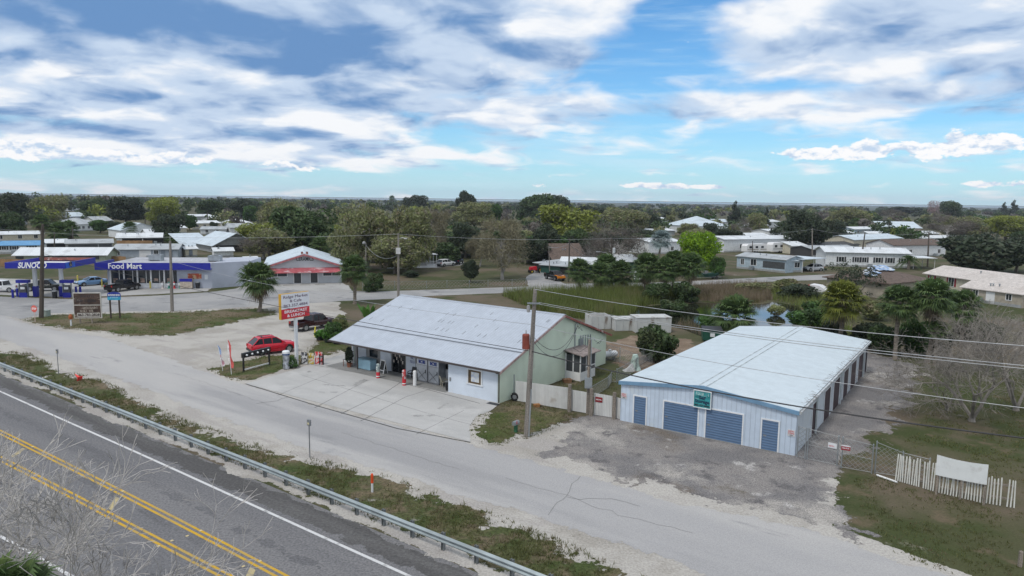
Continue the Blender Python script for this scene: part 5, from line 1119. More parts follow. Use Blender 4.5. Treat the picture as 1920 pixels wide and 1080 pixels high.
mb = MB(); mb.lathe([(.505, zt-.34), (.505, zt-.24)], 18); mb.build('blue_band', mat('band_blue', (.03, .07, .2), .5), r)
# bicycle leaning by the barrel
p = g(547, 690); r = thing('bicycle', 'dark bicycle standing between the silver barrel and the sign pole', 'bicycle', p, 40)
for x in (-.52, .52):
    mb = MB(); mb.tube([(x+.33*cos(t), 0, .34+.33*sin(t)) for t in [2*pi*k/16 for k in range(17)]], .022, 5, cap=False); w_ = mb.build('wheel', rubber, r)
    mb = MB()
    for k in range(4): t = pi*k/4; mb.tube([(x-.32*cos(t), 0, .34-.32*sin(t)), (x+.32*cos(t), 0, .34+.32*sin(t))], .005, 3)
    mb.build('spokes', steel, w_)
mb = MB(); 
for a, b in (((-.52, .34), (-.15, .36)), ((-.15, .36), (-.25, .85)), ((-.25, .85), (.38, .85)), ((-.15, .36), (.40, .75)), ((-.52, .34), (-.23, .78)), ((.36, .95), (.52, .34))): mb.tube([(a[0], 0, a[1]), (b[0], 0, b[1])], .02, 5)
mb.build('bike_frame', mat('frame_dark', (.05, .06, .08), .4), r)
mb = MB(); mb.box(-.38, -.12, -.07, .07, .88, .93); mb.build('saddle', black, r)
mb = MB(); mb.tube([(.36, -.28, 1.0), (.34, 0, .97), (.36, .28, 1.0)], .018, 5); mb.build('handlebar', steel, r)
p = g(553, 688); r = thing('gas_bottle', 'small white bottle standing at the foot of the sign pole', 'bottle', (p.x-.15, p.y-.3)); mb = MB(); mb.lathe([(.14, 0), (.16, .05), (.16, .5), (.1, .62), (.05, .66), (.05, .75), (.001, .75)], 12); mb.build('bottle_body', trimwhite, r)
# advert boards in a row
p = g(563, 683); q = g(606, 684); an = -35.5
for k, (px, lab, c1, c2, s_) in enumerate(((565, 'black and white striped advert board, leftmost in the row by the pole sign', (.04, .04, .045), (.6, .6, .6), 'BEER'), (577, 'white and yellow advert board in the middle of the row by the pole sign', (.6, .58, .45), (.5, .35, .03), 'SUB'), (591, 'red advert board at the right of the row by the pole sign', (.55, .03, .03), (.6, .5, .5), 'COLD'))):
    p = g(px, 683); r = thing('advert_board', lab, 'advert board', p, -12, 'advert boards beside the driveway')
    wd_ = (.62, .62, .74)[k]; hh = (1.15, 1.1, 1.2)[k]; mb = MB(); mb.prism([(0, .05), (wd_, .05), (wd_, hh), (0, hh)], -.03, .03); pn = mb.build('panel', mat('advert_%s' % 'abc'[k], c1, .5, var=.1, col2=c2, thr=(.5, .54), sc2=3.5), r)
    for x in (0.04, wd_-.1): mb = MB(); mb.box(x, x+.06, .032, .07, 0, hh*.9); mb.build('leg', steel, r)
    marks(wd_*.8, .16, wht if k != 1 else blk, pn, TM(wd_/2, -.031, hh*.62), k+4); marks(wd_*.7, .12, wht if k != 1 else redp, pn, TM(wd_/2, -.031, hh*.38), k+14)
p = g(603, 684); r = thing('wire_rack', 'narrow dark wire rack beside the red advert board', 'rack', p, -12); mb = MB()
for x in (-.2, .15): mb.box(x, x+.04, -.1, .1, 0, 1.0)
mb.box(-.16, .15, -.1, .1, .3, .34); mb.box(-.16, .15, -.1, .1, .8, .84); mb.build('rack_frame', black, r)
# small roadside posts
def delin(label, foot, top, box=True):
    p = g(*foot); h = topz(foot[0], foot[1], top); r = thing('roadside_post', label, 'post', p, -35)
    mb = MB(); mb.box(-.035, .035, -.02, .02, 0, h); mb.build('post', steel, r)
    if box:
        mb = MB(); mb.box(-.12, .12, -.06, .06, h-.36, h); b_ = mb.build('plate', steel, r)
        mb = MB(); mb.box(-.07, .07, -.072, -.061, h-.28, h-.16); mb.build('reflector', mat('reflector_pale', (.6, .55, .35), .3), b_)
delin('grey roadside post with square plate, right foreground one by the pale road', (581, 858), 787); delin('grey roadside post with square plate near the fallen traffic cone', (110, 702), 655)
p = g(698, 923); r = thing('marker_post', 'white flexible marker post with bright orange top behind the guardrail', 'marker post', p); h = topz(698, 923, 888)
mb = MB(); mb.lathe([(.06, 0), (.06, h*.5)], 10); mb.build('post', white, r); mb = MB(); mb.lathe([(.07, h*.5), (.07, h*.94), (.04, h), (.001, h)], 10); mb.build('orange_top', mat('marker_orange', (.70, .08, .02), .5), r)
p = g(133.5, 611); r = thing('marker_post', 'white stub post with rusty orange top left of the old billboard', 'marker post', p); h = topz(133, 611, 589)
mb = MB(); mb.lathe([(.09, 0), (.09, h*.6)], 10); mb.build('post', white, r); mb = MB(); mb.lathe([(.2, h*.58), (.24, h*.8), (.12, h), (.001, h)], 10); mb.build('rusty_top', mat('rusty_orange', (.30, .09, .03), .8), r)
p = g(150, 714); r = thing('traffic_cone', 'orange traffic cone lying tipped over on the grass verge', 'traffic cone', p, 20); r.rotation_euler = (radians(0), radians(68), radians(150)); r.location.z = .2
mb = MB(); mb.lathe([(.15, .02), (.04, .7), (.001, .72)], 14); mb.build('cone', mat('cone_orange', (.75, .06, .05), .5), r); mb = MB(); mb.box(-.2, .2, -.2, .2, -.02, .02); mb.build('base', mat('cone_orange', (.75, .06, .05)), r)
p = g(86.5, 593); r = thing('utility_cabinet', 'pale green grey utility cabinet beside the tall dark wooden pole', 'cabinet', p, -10); h = topz(86.5, 593, 582)
mb = MB(); mb.box(-.42, .42, -.3, .3, 0, h); mb.build('casing', mat('cabinet_green_grey', (.26, .31, .28), .6), r); mb = MB(); mb.box(-.38, .38, -.325, -.302, .1, h-.1); mb.build('cabinet_door', mat('cabinet_green_grey', (.26, .31, .28)), r); mb = MB(); mb.box(-.46, .46, -.34, .34, h, h+.05); mb.build('lid', mat('cabinet_green_grey', (.26, .31, .28)), r)
p = g(967, 811); r = thing('mailbox', 'grey mailbox on a green post beside the utility pole', 'mailbox', p, -35); h = topz(967, 811, 790)
mb = MB(); mb.box(-.10, .10, -.08, .08, 0, h-.22); mb.build('post', mat('post_green', (.03, .12, .06), .6), r)
mb = MB(); mb.prism([(-.13, h-.22), (.13, h-.22), (.13, h-.08), (.09, h+.02), (-.09, h+.02), (-.13, h-.08)], -.28, .28); mb.build('box', galv, r); mb = MB(); mb.box(.132, .15, -.1, -.06, h-.15, h+.1); mb.build('flag', redp, r)

# ------------------------------------------------------------------ things around the cafe
def at(x, y, z=0): return CF @ Vector((x, y, z))
r = thing('chest_freezer', 'pale blue chest freezer under the cafe porch', 'freezer', at(-16.9, .9, .036), A0)
mb = MB(); mb.box(0, 1.75, 0, .75, .06, .86); mb.box(.05, 1.7, .05, .7, 0, .06); mb.build('body', mat('freezer_blue', (.33, .52, .62), .35, var=.06), r); mb = MB(); mb.box(-.02, 1.77, -.02, .77, .862, .95); mb.build('lid', mat('freezer_lid', (.22, .36, .44), .4), r); mb = MB(); mb.box(.8, 1.0, -.05, -.022, .88, .92); mb.build('handle', steel, r)
r = thing('chalkboard_sign', 'white framed A-board with dark panel by the cafe entrance', 'A-board', at(-13.75, 1.15, .036), A0-8)
for s in (-1, 1):
    M_ = Matrix.Translation((0, s*.24, 0)) @ Matrix.Rotation(s*radians(13), 4, 'X'); mb = MB()
    for q in ((-.36, -.28, 0, 1.2), (.28, .36, 0, 1.2), (-.28, .28, 1.1, 1.2), (-.28, .28, .22, .3)): mb.box(q[0], q[1], -.02, .02, q[2], q[3])
    mb.xf(M_); f_ = mb.build('board_frame', trimwhite, r); mb = MB(); mb.box(-.28, .28, -.015, .015, .3, 1.1); mb.xf(M_); mb.build('chalk_panel', mat('chalk_black', (.03, .03, .03), .7), f_)
def bollard(label, x, y, h, cap, bot, s_):
    r = thing('bollard', label, 'bollard', at(x, y, .03), A0, 'bollards before the cafe porch'); mb = MB(); mb.lathe([(.16, 0), (.16, h*.42)], 14); mb.build('lower_sleeve', bot, r)
    mb = MB(); mb.lathe([(.155, h*.42), (.155, h-.08), (.11, h), (.001, h+.02)], 14); b = mb.build('post', cap, r)
    if s_:
        mb = MB(); mb.lathe([(.175, .12), (.175, .2)], 14); mb.build('stripe', wht, b)
        for k, c_ in enumerate(s_): marks(.14, .11, wht if k else blk, b, TM(0, -.158, h*.88-.16*k), k+7)
bollard('red and pale green banded bollard, leftmost before the porch', -12.81, -.38, 1.25, mat('bollard_pale', (.40, .46, .42), .5, col2=(.2, .25, .3), thr=(.5, .6), sc2=3), redp, 'ICE')
bollard('red and white bollard standing left of the plain white one', -9.35, -.75, 1.3, mat('bollard_red_white', (.50, .06, .06), .5, col2=(.6, .5, .5), thr=(.5, .58), sc2=4), redp, 'ICE')
bollard('plain white bollard before the ice freezers', -8.62, -.23, 1.25, trimwhite, trimwhite, '')
for k, (x, lb) in enumerate(((-9.55, 'left silver ice freezer with crossed doors and blue header under the porch'), (-8.25, 'right silver ice freezer next to the white front wall'))):
    r = thing('ice_freezer', lb, 'ice freezer', at(x, 1.0, .036), A0, 'ice freezers under the porch'); mb = MB(); mb.box(0, 1.2, 0, .85, .08, 1.95); mb.box(.05, 1.15, .05, .8, 0, .08); mb.build('body', mat('freezer_steel', (.30, .31, .33), .4, metal=.3), r)
    mb = MB(); mb.box(.04, 1.16, -.03, -.002, .12, 1.45); d_ = mb.build('door', mat('freezer_door', (.40, .42, .45), .35, metal=.2), r)
    mb = MB(); mb.tube([(.12, -.04, .18), (1.08, -.04, 1.0)], .03, 4); mb.tube([(1.08, -.055, .18), (.12, -.055, 1.0)], .03, 4); mb.build('brace', steel, d_)
    mb = MB(); mb.box(.02, 1.18, -.03, -.002, 1.5, 1.93); hd = mb.build('ice_header', mat('header_pale', (.55, .57, .62), .4), r); text('ICE', .34, mat('letter_blue', (.03, .06, .25)), hd, TM(.6, -.035, 1.71), bold=.025, fitw=.75)
    mb = MB(); mb.box(1.0, 1.05, -.07, -.032, .8, 1.1); mb.build('handle', black, d_)
r = thing('bench', 'black metal bench with arms left of the ice freezers', 'bench', at(-10.6, .95, .036), A0)
mb = MB(); mb.box(0, 1.15, 0, .5, .42, .47); mb.build('seat', black, r); mb = MB(); mb.hexa([(0, .48, .5), (1.15, .48, .5), (1.15, .53, .5), (0, .53, .5)], [(0, .6, .95), (1.15, .6, .95), (1.15, .65, .95), (0, .65, .95)]); mb.build('backrest', black, r)
for x in (0, 1.1):
    mb = MB(); mb.box(x, x+.05, 0, .05, 0, .65); mb.box(x, x+.05, .45, .5, 0, .5); mb.box(x, x+.05, .05, .5, .62, .66); mb.build('leg', black, r)
r = thing('plastic_chair', 'cream plastic garden chair beside the white front wall', 'chair', at(-6.45, .95, .036), A0+150); cr = mat('chair_cream', (.52, .48, .38), .5)
mb = MB(); mb.hexa([(-.25, -.25, .41), (.25, -.25, .41), (.23, .25, .41), (-.23, .25, .41)], [(-.25, -.25, .44), (.25, -.25, .44), (.23, .25, .44), (-.23, .25, .44)]); mb.build('seat', cr, r)
mb = MB()
for x in (-.2, -.07, .06): mb.hexa([(x, .23, .46), (x+.1, .23, .46), (x+.1, .27, .46), (x, .27, .46)], [(x, .36, .86), (x+.1, .36, .86), (x+.1, .39, .86), (x, .39, .86)])
mb.box(-.24, .24, .36, .40, .862, .92); mb.build('backrest', cr, r)
for x, y in ((-.24, -.24), (.2, -.24), (-.23, .2), (.19, .2)): mb = MB(); mb.box(x, x+.05, y, y+.05, 0, .408); mb.build('leg', cr, r)
for x in (-.28, .24): mb = MB(); mb.box(x, x+.05, -.22, .3, .63, .67); mb.box(x, x+.05, -.22, -.17, .445, .628); mb.build('armrest', cr, r)
r = thing('dustbin', 'small black dustbin against the end of the porch wall', 'bin', at(-5.45, .25, .036)); mb = MB(); mb.lathe([(.001, 0), (.16, 0), (.2, .7), (.22, .72), (.001, .78)], 14); mb.build('bin_body', black, r); mb = MB(); mb.lathe([(.23, .722), (.23, .76), (.001, .82)], 14); mb.build('lid', steel, r)
r = thing('side_table', 'small rusty metal table at the left end of the porch', 'table', at(-18.1, .9, .036), A0); mb = MB(); mb.box(-.35, .35, -.3, .3, .62, .66); mb.build('tabletop', steel, r)
for x, y in ((-.33, -.28), (.29, -.28), (-.33, .24), (.29, .24)): mb = MB(); mb.box(x, x+.04, y, y+.04, 0, .618); mb.build('leg', rust, r)
for k, (x, y, lb) in enumerate(((.55, 1.2, 'worn black tyre leaning at the foot of the pale green wall'), (.75, 1.75, 'black tyre behind the first one against the pale green wall'))):
    r = thing('discarded_tyre', lb, 'tyre', at(x, y, .34), A0+15, 'old tyres at the corner'); mb = MB(); mb.tube([(.25*cos(t), 0, .25*sin(t)) for t in [2*pi*j/18 for j in range(19)]], .095, 8, cap=False); mb.build('tyre', rubber, r, smooth=True); mb = MB(); mb.tube([(0, -.05, 0), (0, .05, 0)], .17, 14); mb.build('wheel_rim', steel, r)
o = sheet('floor_mat', [at(-.75, -.75), at(.25, -.75), at(.25, -.25), at(-.75, -.25)], .035, black); o['kind'] = ''; del o['kind']; tag(o, 'black rubber floor mat on the concrete at the cafe corner', 'mat')
# flower pots with plants come with the vegetation
# brick red kiosk left of the cafe
kA, kB = g(620, 630), g(668, 634); r = thing('kiosk', 'small kiosk with brick red sloping roof left of the cafe', 'kiosk', at(-20.6, 5.2), A0)
mb = MB(); mb.box(-1.9, 1.6, 0, 3.0, 0, 1.5); mb.build('wall', mat('kiosk_wall', (.14, .12, .10), .8, var=.3), r)
mb = MB(); mb.hexa([(-2.2, -.5, 1.45), (1.9, -.5, 1.45), (1.9, 2.2, 2.6), (-2.2, 2.2, 2.6)], [(-2.2, -.5, 1.53), (1.9, -.5, 1.53), (1.9, 2.2, 2.68), (-2.2, 2.2, 2.68)]); mb.build('roof', striped('brick_red_roof', (.16, .06, .045), .25, 'X', .8, 0, depth=.4), r)
mb = MB(); mb.box(-1.9, .6, 1.9, 2.0, 2.68, 3.2); sg_ = mb.build('signboard', white, r); mb = MB(); mb.box(-1.8, .5, 1.88, 1.897, 2.75, 3.12); mb.build('lettering_panel', mat('kiosk_sign', (.4, .42, .48), .6, var=.5, sc=4), sg_)
mb = MB(); mb.box(-1.5, 1.2, -.03, -.002, .5, 1.3); mb.build('hatch', dark, r)
# skips and boxes behind the cafe
m_skip = mat('stained_white_steel', (.46, .47, .46), .7, var=.08, sc=.8, col2=(.17, .13, .10), thr=(.55, .75), sc2=.7, stretch=(1.2, 1.2, .35))
def skip(label, a, b, top, dp, openT):
    A, B_ = g(*a), g(*b); an = ang(A, B_); w = (B_-A).length; h = topz(a[0], a[1], top); r = thing('storage_container', label, 'container', A, an, 'white containers behind the cafe')
    mb = MB()
    mb.box(0, w, 0, .08, .1, h); mb.box(0, w, dp-.08, dp, .1, h); mb.box(0, .08, .08, dp-.08, .1, h); mb.box(w-.08, w, .08, dp-.08, .1, h); mb.box(0, w, 0, dp, .02, .098)
    mb.build('body', m_skip, r)
    if not openT: mb = MB(); mb.box(-.05, w+.05, -.05, dp+.05, h, h+.1); mb.build('lid', m_skip, r)
    else: mb = MB(); mb.box(.08, w-.08, .08, dp-.08, .3, h-.35); mb.build('load', wood, r)
    n_ = max(3, int(w/1.1))
    for k in range(n_+1): mb = MB(); x = k*(w-.08)/n_; mb.box(x, x+.08, -.06, -.002, .1, h-.02); mb.build('rib', m_skip, r)
skip('open white skip close behind the cafe roof edge', (1108, 618), (1145, 617), 593, 2.4, True)
skip('low stained white box left of the taller white box', (1154, 621), (1193, 620), 600, 2.2, False)
skip('taller stained white box right of the low box', (1193, 625), (1258, 624), 597, 2.4, False)
A = g(1318, 641); r = thing('dumpster', 'dark green dumpster with black ribbed lid behind the storage roof', 'dumpster', A, -8); h = topz(1318, 641, 617)
mg = mat('dumpster_green', (.012, .07, .045), .5, var=.15)
mb = MB(); mb.prism([(0, .2), (2.0, .2), (2.1, h-.15), (-.1, h-.15)], 0, 1.5); mb.build('body', mg, r); mb = MB(); mb.hexa([(-.1, -.1, h-.148), (2.1, -.1, h-.148), (2.1, 1.6, h-.148), (-.1, 1.6, h-.148)], [(-.1, -.1, h-.08), (2.1, -.1, h-.08), (2.1, 1.6, h+.12), (-.1, 1.6, h+.12)]); mb.build('lid', black, r)
mb = MB(); mb.box(.75, 1.25, -.03, -.002, .6, 1.0); mb.build('notice', white, r)
for x in (.1, 1.7): mb = MB(); mb.box(x, x+.2, .2, 1.3, 0, .198); mb.build('skid', black, r)
p = g(1143, 674); r = thing('propane_tank', 'white propane tank lying behind the green cafe wall', 'tank', p, 25); r.scale = (.72, .72, .72); mb = MB(); mb.tube([(-1.25, 0, .75), (-1.15, 0, .75), (-.95, 0, .75), (.95, 0, .75), (1.15, 0, .75), (1.25, 0, .75)], [.05, .3, .45, .45, .3, .05], 16); mb.build('tank', white, r, smooth=True)
mb = MB(); mb.lathe([(.2, 1.15), (.22, 1.4), (.001, 1.45)], 12); mb.build('valve_dome', white, r)
for x in (-.7, .6): mb = MB(); mb.box(x, x+.12, -.3, .3, 0, .42); mb.build('foot', steel, r)
p = g(1190, 694); r = thing('covered_machine', 'upright thing under a pale green tarp between fence and storage roof', 'covered machine', p, 20); r.scale = (.62, .62, .68)
mb = MB(); mb.lathe([(.95, 0), (.75, .5), (.55, 1.2), (.5, 1.9), (.42, 2.15), (.001, 2.2)], 9)
for i in range(len(mb.v)): v = mb.v[i]; mb.v[i] = (v[0]*(1+.18*sin(v[2]*5+v[1]*7)), v[1]*(.8+.15*cos(v[0]*6+v[2]*3)), v[2])
mb.build('tarp', mat('tarp_pale_green', (.42, .53, .48), .6, var=.15), r); mb = MB(); mb.hexa([(-2.0, -.6, 0), (-.4, -.8, 0), (-.3, .5, 0), (-1.8, .6, 0)], [(-1.4, -.2, .3), (-.5, -.3, 1.0), (-.4, .2, 1.0), (-1.3, .2, .3)]); mb.build('loose_tarp', mat('tarp_grey_white', (.5, .5, .5), .6, var=.2), r)
for k, (px, py, lb, c_) in enumerate(((1063, 717, 'brown cardboard box lying beside the screened vestibule', (.20, .11, .06)), (1006, 763, 'orange brown basket lying on grass at the corrugated fence', (.30, .14, .05)))):
    p = g(px, py); r = thing('cardboard_box', lb, 'box', p, 20); r.scale = (.8, .8, .8) if not k else (.5, .5, .6); mb = MB(); mb.hexa([(-.4, -.3, 0), (.4, -.3, 0), (.4, .3, 0), (-.4, .3, 0)], [(-.45, -.33, .38), (.45, -.33, .38), (.45, .33, .38), (-.45, .33, .38)]); mb.build('box', mat('cardboard_%s' % 'ab'[k], c_, .9, var=.3), r); mb = MB(); mb.hexa([(.46, -.3, .37), (.8, -.3, .2), (.8, .3, .2), (.46, .3, .37)], [(.46, -.3, .39), (.8, -.3, .22), (.8, .3, .22), (.46, .3, .39)]); mb.build('flap', mat('cardboard_%s' % 'ab'[k], c_), r)
# small things on the filling station forecourt
def fpost(name, label, px, py, h, m, cat, grp=None, rr_=.12):
    p = g(px, py); r = thing(name, label, cat, p, 0, grp); mb = MB(); mb.lathe([(rr_, 0), (rr_, h-.1), (rr_*.6, h), (.001, h+.01)], 10); mb.build('post', m, r); mb = MB(); mb.lathe([(rr_*1.25, 0), (rr_*1.25, .06), (rr_*1.02, .07)], 10); mb.build('collar', steel, r)
yel = mat('bollard_yellow', (.50, .42, .08), .5); bb = 'yellow bollards around the filling station'
fpost('bollard', 'yellow bollard right behind the light blue sedan', 191.5, 538, 1.3, yel, 'bollard', bb); fpost('bollard', 'yellow bollard in front of the store left of the trash bins', 282, 541, 1.2, yel, 'bollard', bb); fpost('bollard', 'yellow bollard left of the light blue sedan at the grass', 146, 530, 1.3, yel, 'bollard', bb)
for k, (px, c_, lb) in enumerate(((305, (.55, .50, .48), 'white cone shaped bin by the store wall, left of the green one'), (317, (.02, .22, .16), 'green stand by the store wall behind the grey pole'), (338, (.03, .25, .18), 'green stand right of the red one by the store wall'), (327, (.5, .04, .05), 'red stand between two green ones by the store wall'))):
    p = g(px, 541); r = thing('forecourt_stand', lb, 'stand', p, 0, 'small stands along the store wall'); mb = MB(); mb.lathe([(.28, 0), (.26, .1), (.14, .12), (.12, 1.0), (.16, 1.05), (.001, 1.15)], 10); mb.build('stand', mat('stand_%s' % 'abcd'[k], c_, .5), r); mb = MB(); mb.box(-.2, .2, -.17, -.165, .55, .95); mb.build('placard', white, r)
p = g(349, 541.5); r = thing('propane_cage', 'white and tan propane exchange cage by the store wall', 'cage', p, FAN); mb = MB(); mb.box(-1.0, 1.0, 0, .7, .1, 1.7); mb.build('cage', mat('cage_tan', (.42, .36, .30), .6, var=.3, sc=4), r); mb = MB(); mb.box(-1.0, 1.0, -.02, -.002, 1.2, 1.7); mb.build('header', bluep, r)
for x in (-.9, .8): mb = MB(); mb.box(x, x+.1, 0, .7, 0, .098); mb.build('foot', steel, r)
for k, (px, py, lb) in enumerate(((270, 540, 'black bin against the store wall under the windows'), (103, 559, 'black bin on the pump island between the columns'), (371, 541, 'small black bin at the blank store wall'))):
    p = g(px, py); r = thing('dustbin', lb, 'bin'); r.location = p; mb = MB(); mb.lathe([(.001, 0), (.3, 0), (.36, .95), (.38, 1.0), (.001, 1.1)], 14); mb.build('bin_body', black, r); mb = MB(); mb.lathe([(.39, 1.0), (.36, 1.16), (.001, 1.2)], 14); mb.build('lid', steel, r)
for k, (px, py, lb) in enumerate(((24.5, 559, 'left blue guard hoop beside the left fuel pump'), (33, 557, 'right blue guard hoop beside the left fuel pump'), (143, 553, 'left blue post behind the old billboard'), (151, 553, 'right blue post behind the old billboard'))):
    fpost('guard_post', lb, px, py, 1.3, bluep, 'guard post', 'blue guard posts by the pumps', .16)
# ------------------------------------------------------------------ poles and wires
polem = mat('grey_pole_wood', (.21, .19, .17), .9, var=.3, sc=1.0, stretch=(5, 5, .4), fine=.15, fsc=12)
poled = mat('dark_pole_wood', (.075, .062, .052), .9, var=.3, sc=1.0, stretch=(5, 5, .4))
insul = mat('insulator', (.3, .3, .3), .4)
POLES = {}
def pole(key, label, foot, toppx, top, rad=.15, m=None, arm=None, group='utility poles', gap=None):
    p = g(*foot); h = topz(foot[0], foot[1], top); d_ = ray(toppx, top); t = p.y/d_.y; dx = d_.x*t-p.x
    r = thing('utility_pole', label, 'utility pole', p, 0, group)
    mb = MB(); mb.tube([(0, 0, 0), (dx*.5, 0, h*.5), (dx, 0, h)], [rad*1.15, rad, rad*.72], 10); mb.build('shaft', m or polem, r)
    if arm:
        a, wd_, dz = arm; mb = MB(); M_ = Matrix.Translation((dx, -.14, h-dz)) @ Matrix.Rotation(radians(a), 4, 'Z'); mb.obox(M_, wd_, .1, .12); c = mb.build('crossarm', m or polem, r)
        for x in (-.46, -.2, .2, .46):
            mb = MB(); mb.cyl(0, 0, .06, .26, .045, .03, 8); mb.xf(M_ @ Matrix.Translation((x*wd_, 0, 0))); mb.build('insulator', insul, c)
    POLES[key] = (p, dx, h, r); return r
def can_on(key, z, m, dxo=-.35, h=.9, r0=.25, name='transformer'):
    p, dx, hh, r = POLES[key]; x = dx*z/hh+dxo; mb = MB(); mb.lathe([(.001, z), (r0, z+.03), (r0, z+h-.05), (r0*.8, z+h), (.001, z+h+.02)], 14, 0, x, -.1); t = mb.build(name, m, r)
    mb = MB(); mb.cyl(x, -.1, z+h+.02, z+h+.25, .04, .03, 8); mb.box(x, x+abs(dxo)*.8, -.12, -.08, z+.3, z+.4); mb.build('bushing', insul, t); return t
pole('p1', 'tall grey utility pole with rusty red transformer between the cafe and the storage block', (987, 818), 1003.5, 542, .17)
can_on('p1', POLES['p1'][2]*.60, mat('red_transformer', (.22, .05, .032), .7, var=.25), -.38, 1.0, .24)
p, dx, hh, r1 = POLES['p1']
mb = MB(); mb.box(dx-.5, dx+.35, -.2, -.12, hh-.95, hh-.85); mb.build('bracket', galv, r1)
mb = MB(); mb.lathe([(.001, hh-1.5), (.11, hh-1.45), (.11, hh-1.05), (.001, hh-1.0)], 10, 0, dx-.42, -.2); mb.build('cutout_switch', insul, r1)
mb = MB(); mb.tube([(.15, -.16, 0), (.15+dx*.3, -.14, hh*.33)], .05, 6); mb.build('conduit', galv, r1)
pole('p4', 'tall dark wooden pole in front of the blue lettered gas canopy', (77.5, 596), 80, 420, .24, poled)
pole('p3', 'grey pole standing on the grass island in front of the food store', (323, 584), 319, 452, .19)
pole('p2', 'grey pole with street lamp and box standing behind the cafe roof', (747, 558), 747, 437, .17)
p, dx, hh, r = POLES['p2']; mb = MB(); mb.tube([(dx, -.1, hh-.9), (dx+.5, -.3, hh-.7), (dx+1.1, -.4, hh-.75)], .035, 6); la = mb.build('lamp_arm', galv, r); mb = MB(); mb.lathe([(.001, hh-.9), (.24, hh-.88), (.2, hh-.75), (.001, hh-.7)], 10, 0, dx+1.2, -.4); mb.build('lamp', insul, la)
mb = MB(); mb.box(dx-.35, dx+.35, -.4, -.17, hh*.68, hh*.68+.95); mb.build('pole_box', mat('box_pale', (.5, .5, .5), .5), r)
pole('p5', 'thin pole with round yard lamp under the feathery olive tree', (686, 520), 686, 455, .12)
p, dx, hh, r = POLES['p5']; mb = MB(); mb.lathe([(.001, hh-.3), (.3, hh-.2), (.32, hh+.1), (.001, hh+.3)], 12, 0, dx-.3, -.3); mb.build('lamp', insul, r)
pole('p6', 'dark pole beside the black and orange pickup truck', (1066, 529), 1068, 447, .15, poled)
pole('p6b', 'short thin service pole in front of the green workshop', (1031, 520), 1029, 461, .09)
pole('p7', 'pole with white crossarms, transformer and lamp arm behind the palm cluster', (1146, 536), 1147, 446, .17, poled, arm=(20, 2.6, .6))
can_on('p7', POLES['p7'][2]*.68, mat('grey_transformer', (.5, .52, .53), .5), .4, 1.0, .25)
p, dx, hh, r = POLES['p7']; mb = MB(); mb.tube([(dx, -.1, hh-3.4), (dx-1.0, -.3, hh-2.7), (dx-2.2, -.4, hh-2.5)], .05, 6); la = mb.build('lamp_arm', insul, r); mb = MB(); mb.box(dx-2.8, dx-2.1, -.55, -.25, hh-2.6, hh-2.42); mb.build('lamp', insul, la)
pole('p8', 'grey pole left of the shuttered white mobile home', (1523, 485), 1523, 428, .17)
pole('p9', 'leaning dark pole in front of the shuttered white mobile home', (1613, 499), 1622, 436, .18, poled)
pole('p10', 'dark pole by the flat carport right of the shuttered mobile home', (1739, 500), 1742, 434, .18, poled)
pole('p11', 'pole rising behind the beige metal barn', (1664, 445), 1668, 416, .2, poled)
pole('p12', 'short bare pole beside the pale roof of the long cream mobile home', (1765, 523), 1765, 497, .12)
pole('p13', 'dark pole behind the white roof of the sage green home', (102, 484), 102, 436, .15, poled)
pole('p14', 'dark pole left of the weathered grey blue house', (137, 468), 136, 424, .17, poled)
pole('p15', 'pole in front of the dark tree left of the round yellow-green tree', (272, 428), 272, 405, .2, poled)
pole('p16', 'left pole of the pair near the white roofed upper house', (373, 412), 373, 381, .22, poled)
pole('p17', 'right pole of the pair near the white roofed upper house', (389, 424), 389, 396, .2, poled)
pole('p18', 'thin pole beside the round dark tree before the hip roof house', (1320, 440), 1320, 420, .18, poled)
pole('p19', 'thin pole between the camper trailers and the pale blue house', (1411, 475), 1411, 452, .12, poled)
def wire(label, a, b, sag, rad=.016, m=wirem, group='overhead wires', n=16):
    a, b = Vector(a), Vector(b); pts = []
    for i in range(n+1): t = i/n; q = a.lerp(b, t); q.z -= sag*4*t*(1-t); pts.append(q)
    mb = MB(); mb.tube([q-a for q in pts], rad, 4, cap=False); o = mb.build('overhead_wire', m, loc=a); return tag(o, label, 'wire', group)
def ptop(k, dz=.1, ox=0, oy=-.1): p, dx, h, r = POLES[k]; return Vector((p.x+dx*(h-dz)/h+ox, p.y+oy, h-dz))
def hit(px, py, y):   # point at depth y
    d_ = ray(px, py); t = y/d_.y; return Vector((d_.x*t, y, H+d_.z*t))
P1 = ptop('p1', .05); far_ = lambda px, py, y: hit(px, py, y)
wire('uppermost bright wire running right from the top of the tall grey pole', ptop('p1', 0), far_(2010, 655, 25), .35)
wire('upper wire of the close pair running right over the storage roof', ptop('p1', .85, .3), far_(2010, 694, 25), .3); wire('lower wire of the close pair running right over the storage roof', ptop('p1', .95, .3), far_(2010, 700, 25), .3)
wire('thin wire crossing the middle of the white storage roof', ptop('p1', 2.3), far_(2010, 776, 25), .4, .014)
wire('thick black cable sagging across the storage front and the gravel lane', ptop('p1', 4.05), far_(2010, 832, 26), .5, .035, cable)
wire('thick dark cable running from the cafe front left to the dark wooden pole', ptop('p4', 3.6), ptop('p1', 4.05), .55, .022, cable, n=30)
wire('thin wire over the grey cafe roof running to the pole on the island', ptop('p3', 2.6), ptop('p1', 2.3), .7, .014, n=30)
wire('thin wire running left from the pole behind the cafe roof over the shop', ptop('p2', .15), ptop('p4', .6) if False else far_(-20, 428, 150), 1.2, .02, n=24)
wire('thin wire running right from the pole behind the cafe roof to the crossarm pole', ptop('p2', .15), ptop('p7', .1), .5, .02, n=24)
wire('thin wire running right from the crossarm pole over the lime green tree', ptop('p7', .1), ptop('p8', .3), .8, .02, n=24)
wire('thin wire from the leaning pole to the pole by the flat carport', ptop('p9', .2), ptop('p10', .2), .5, .02)
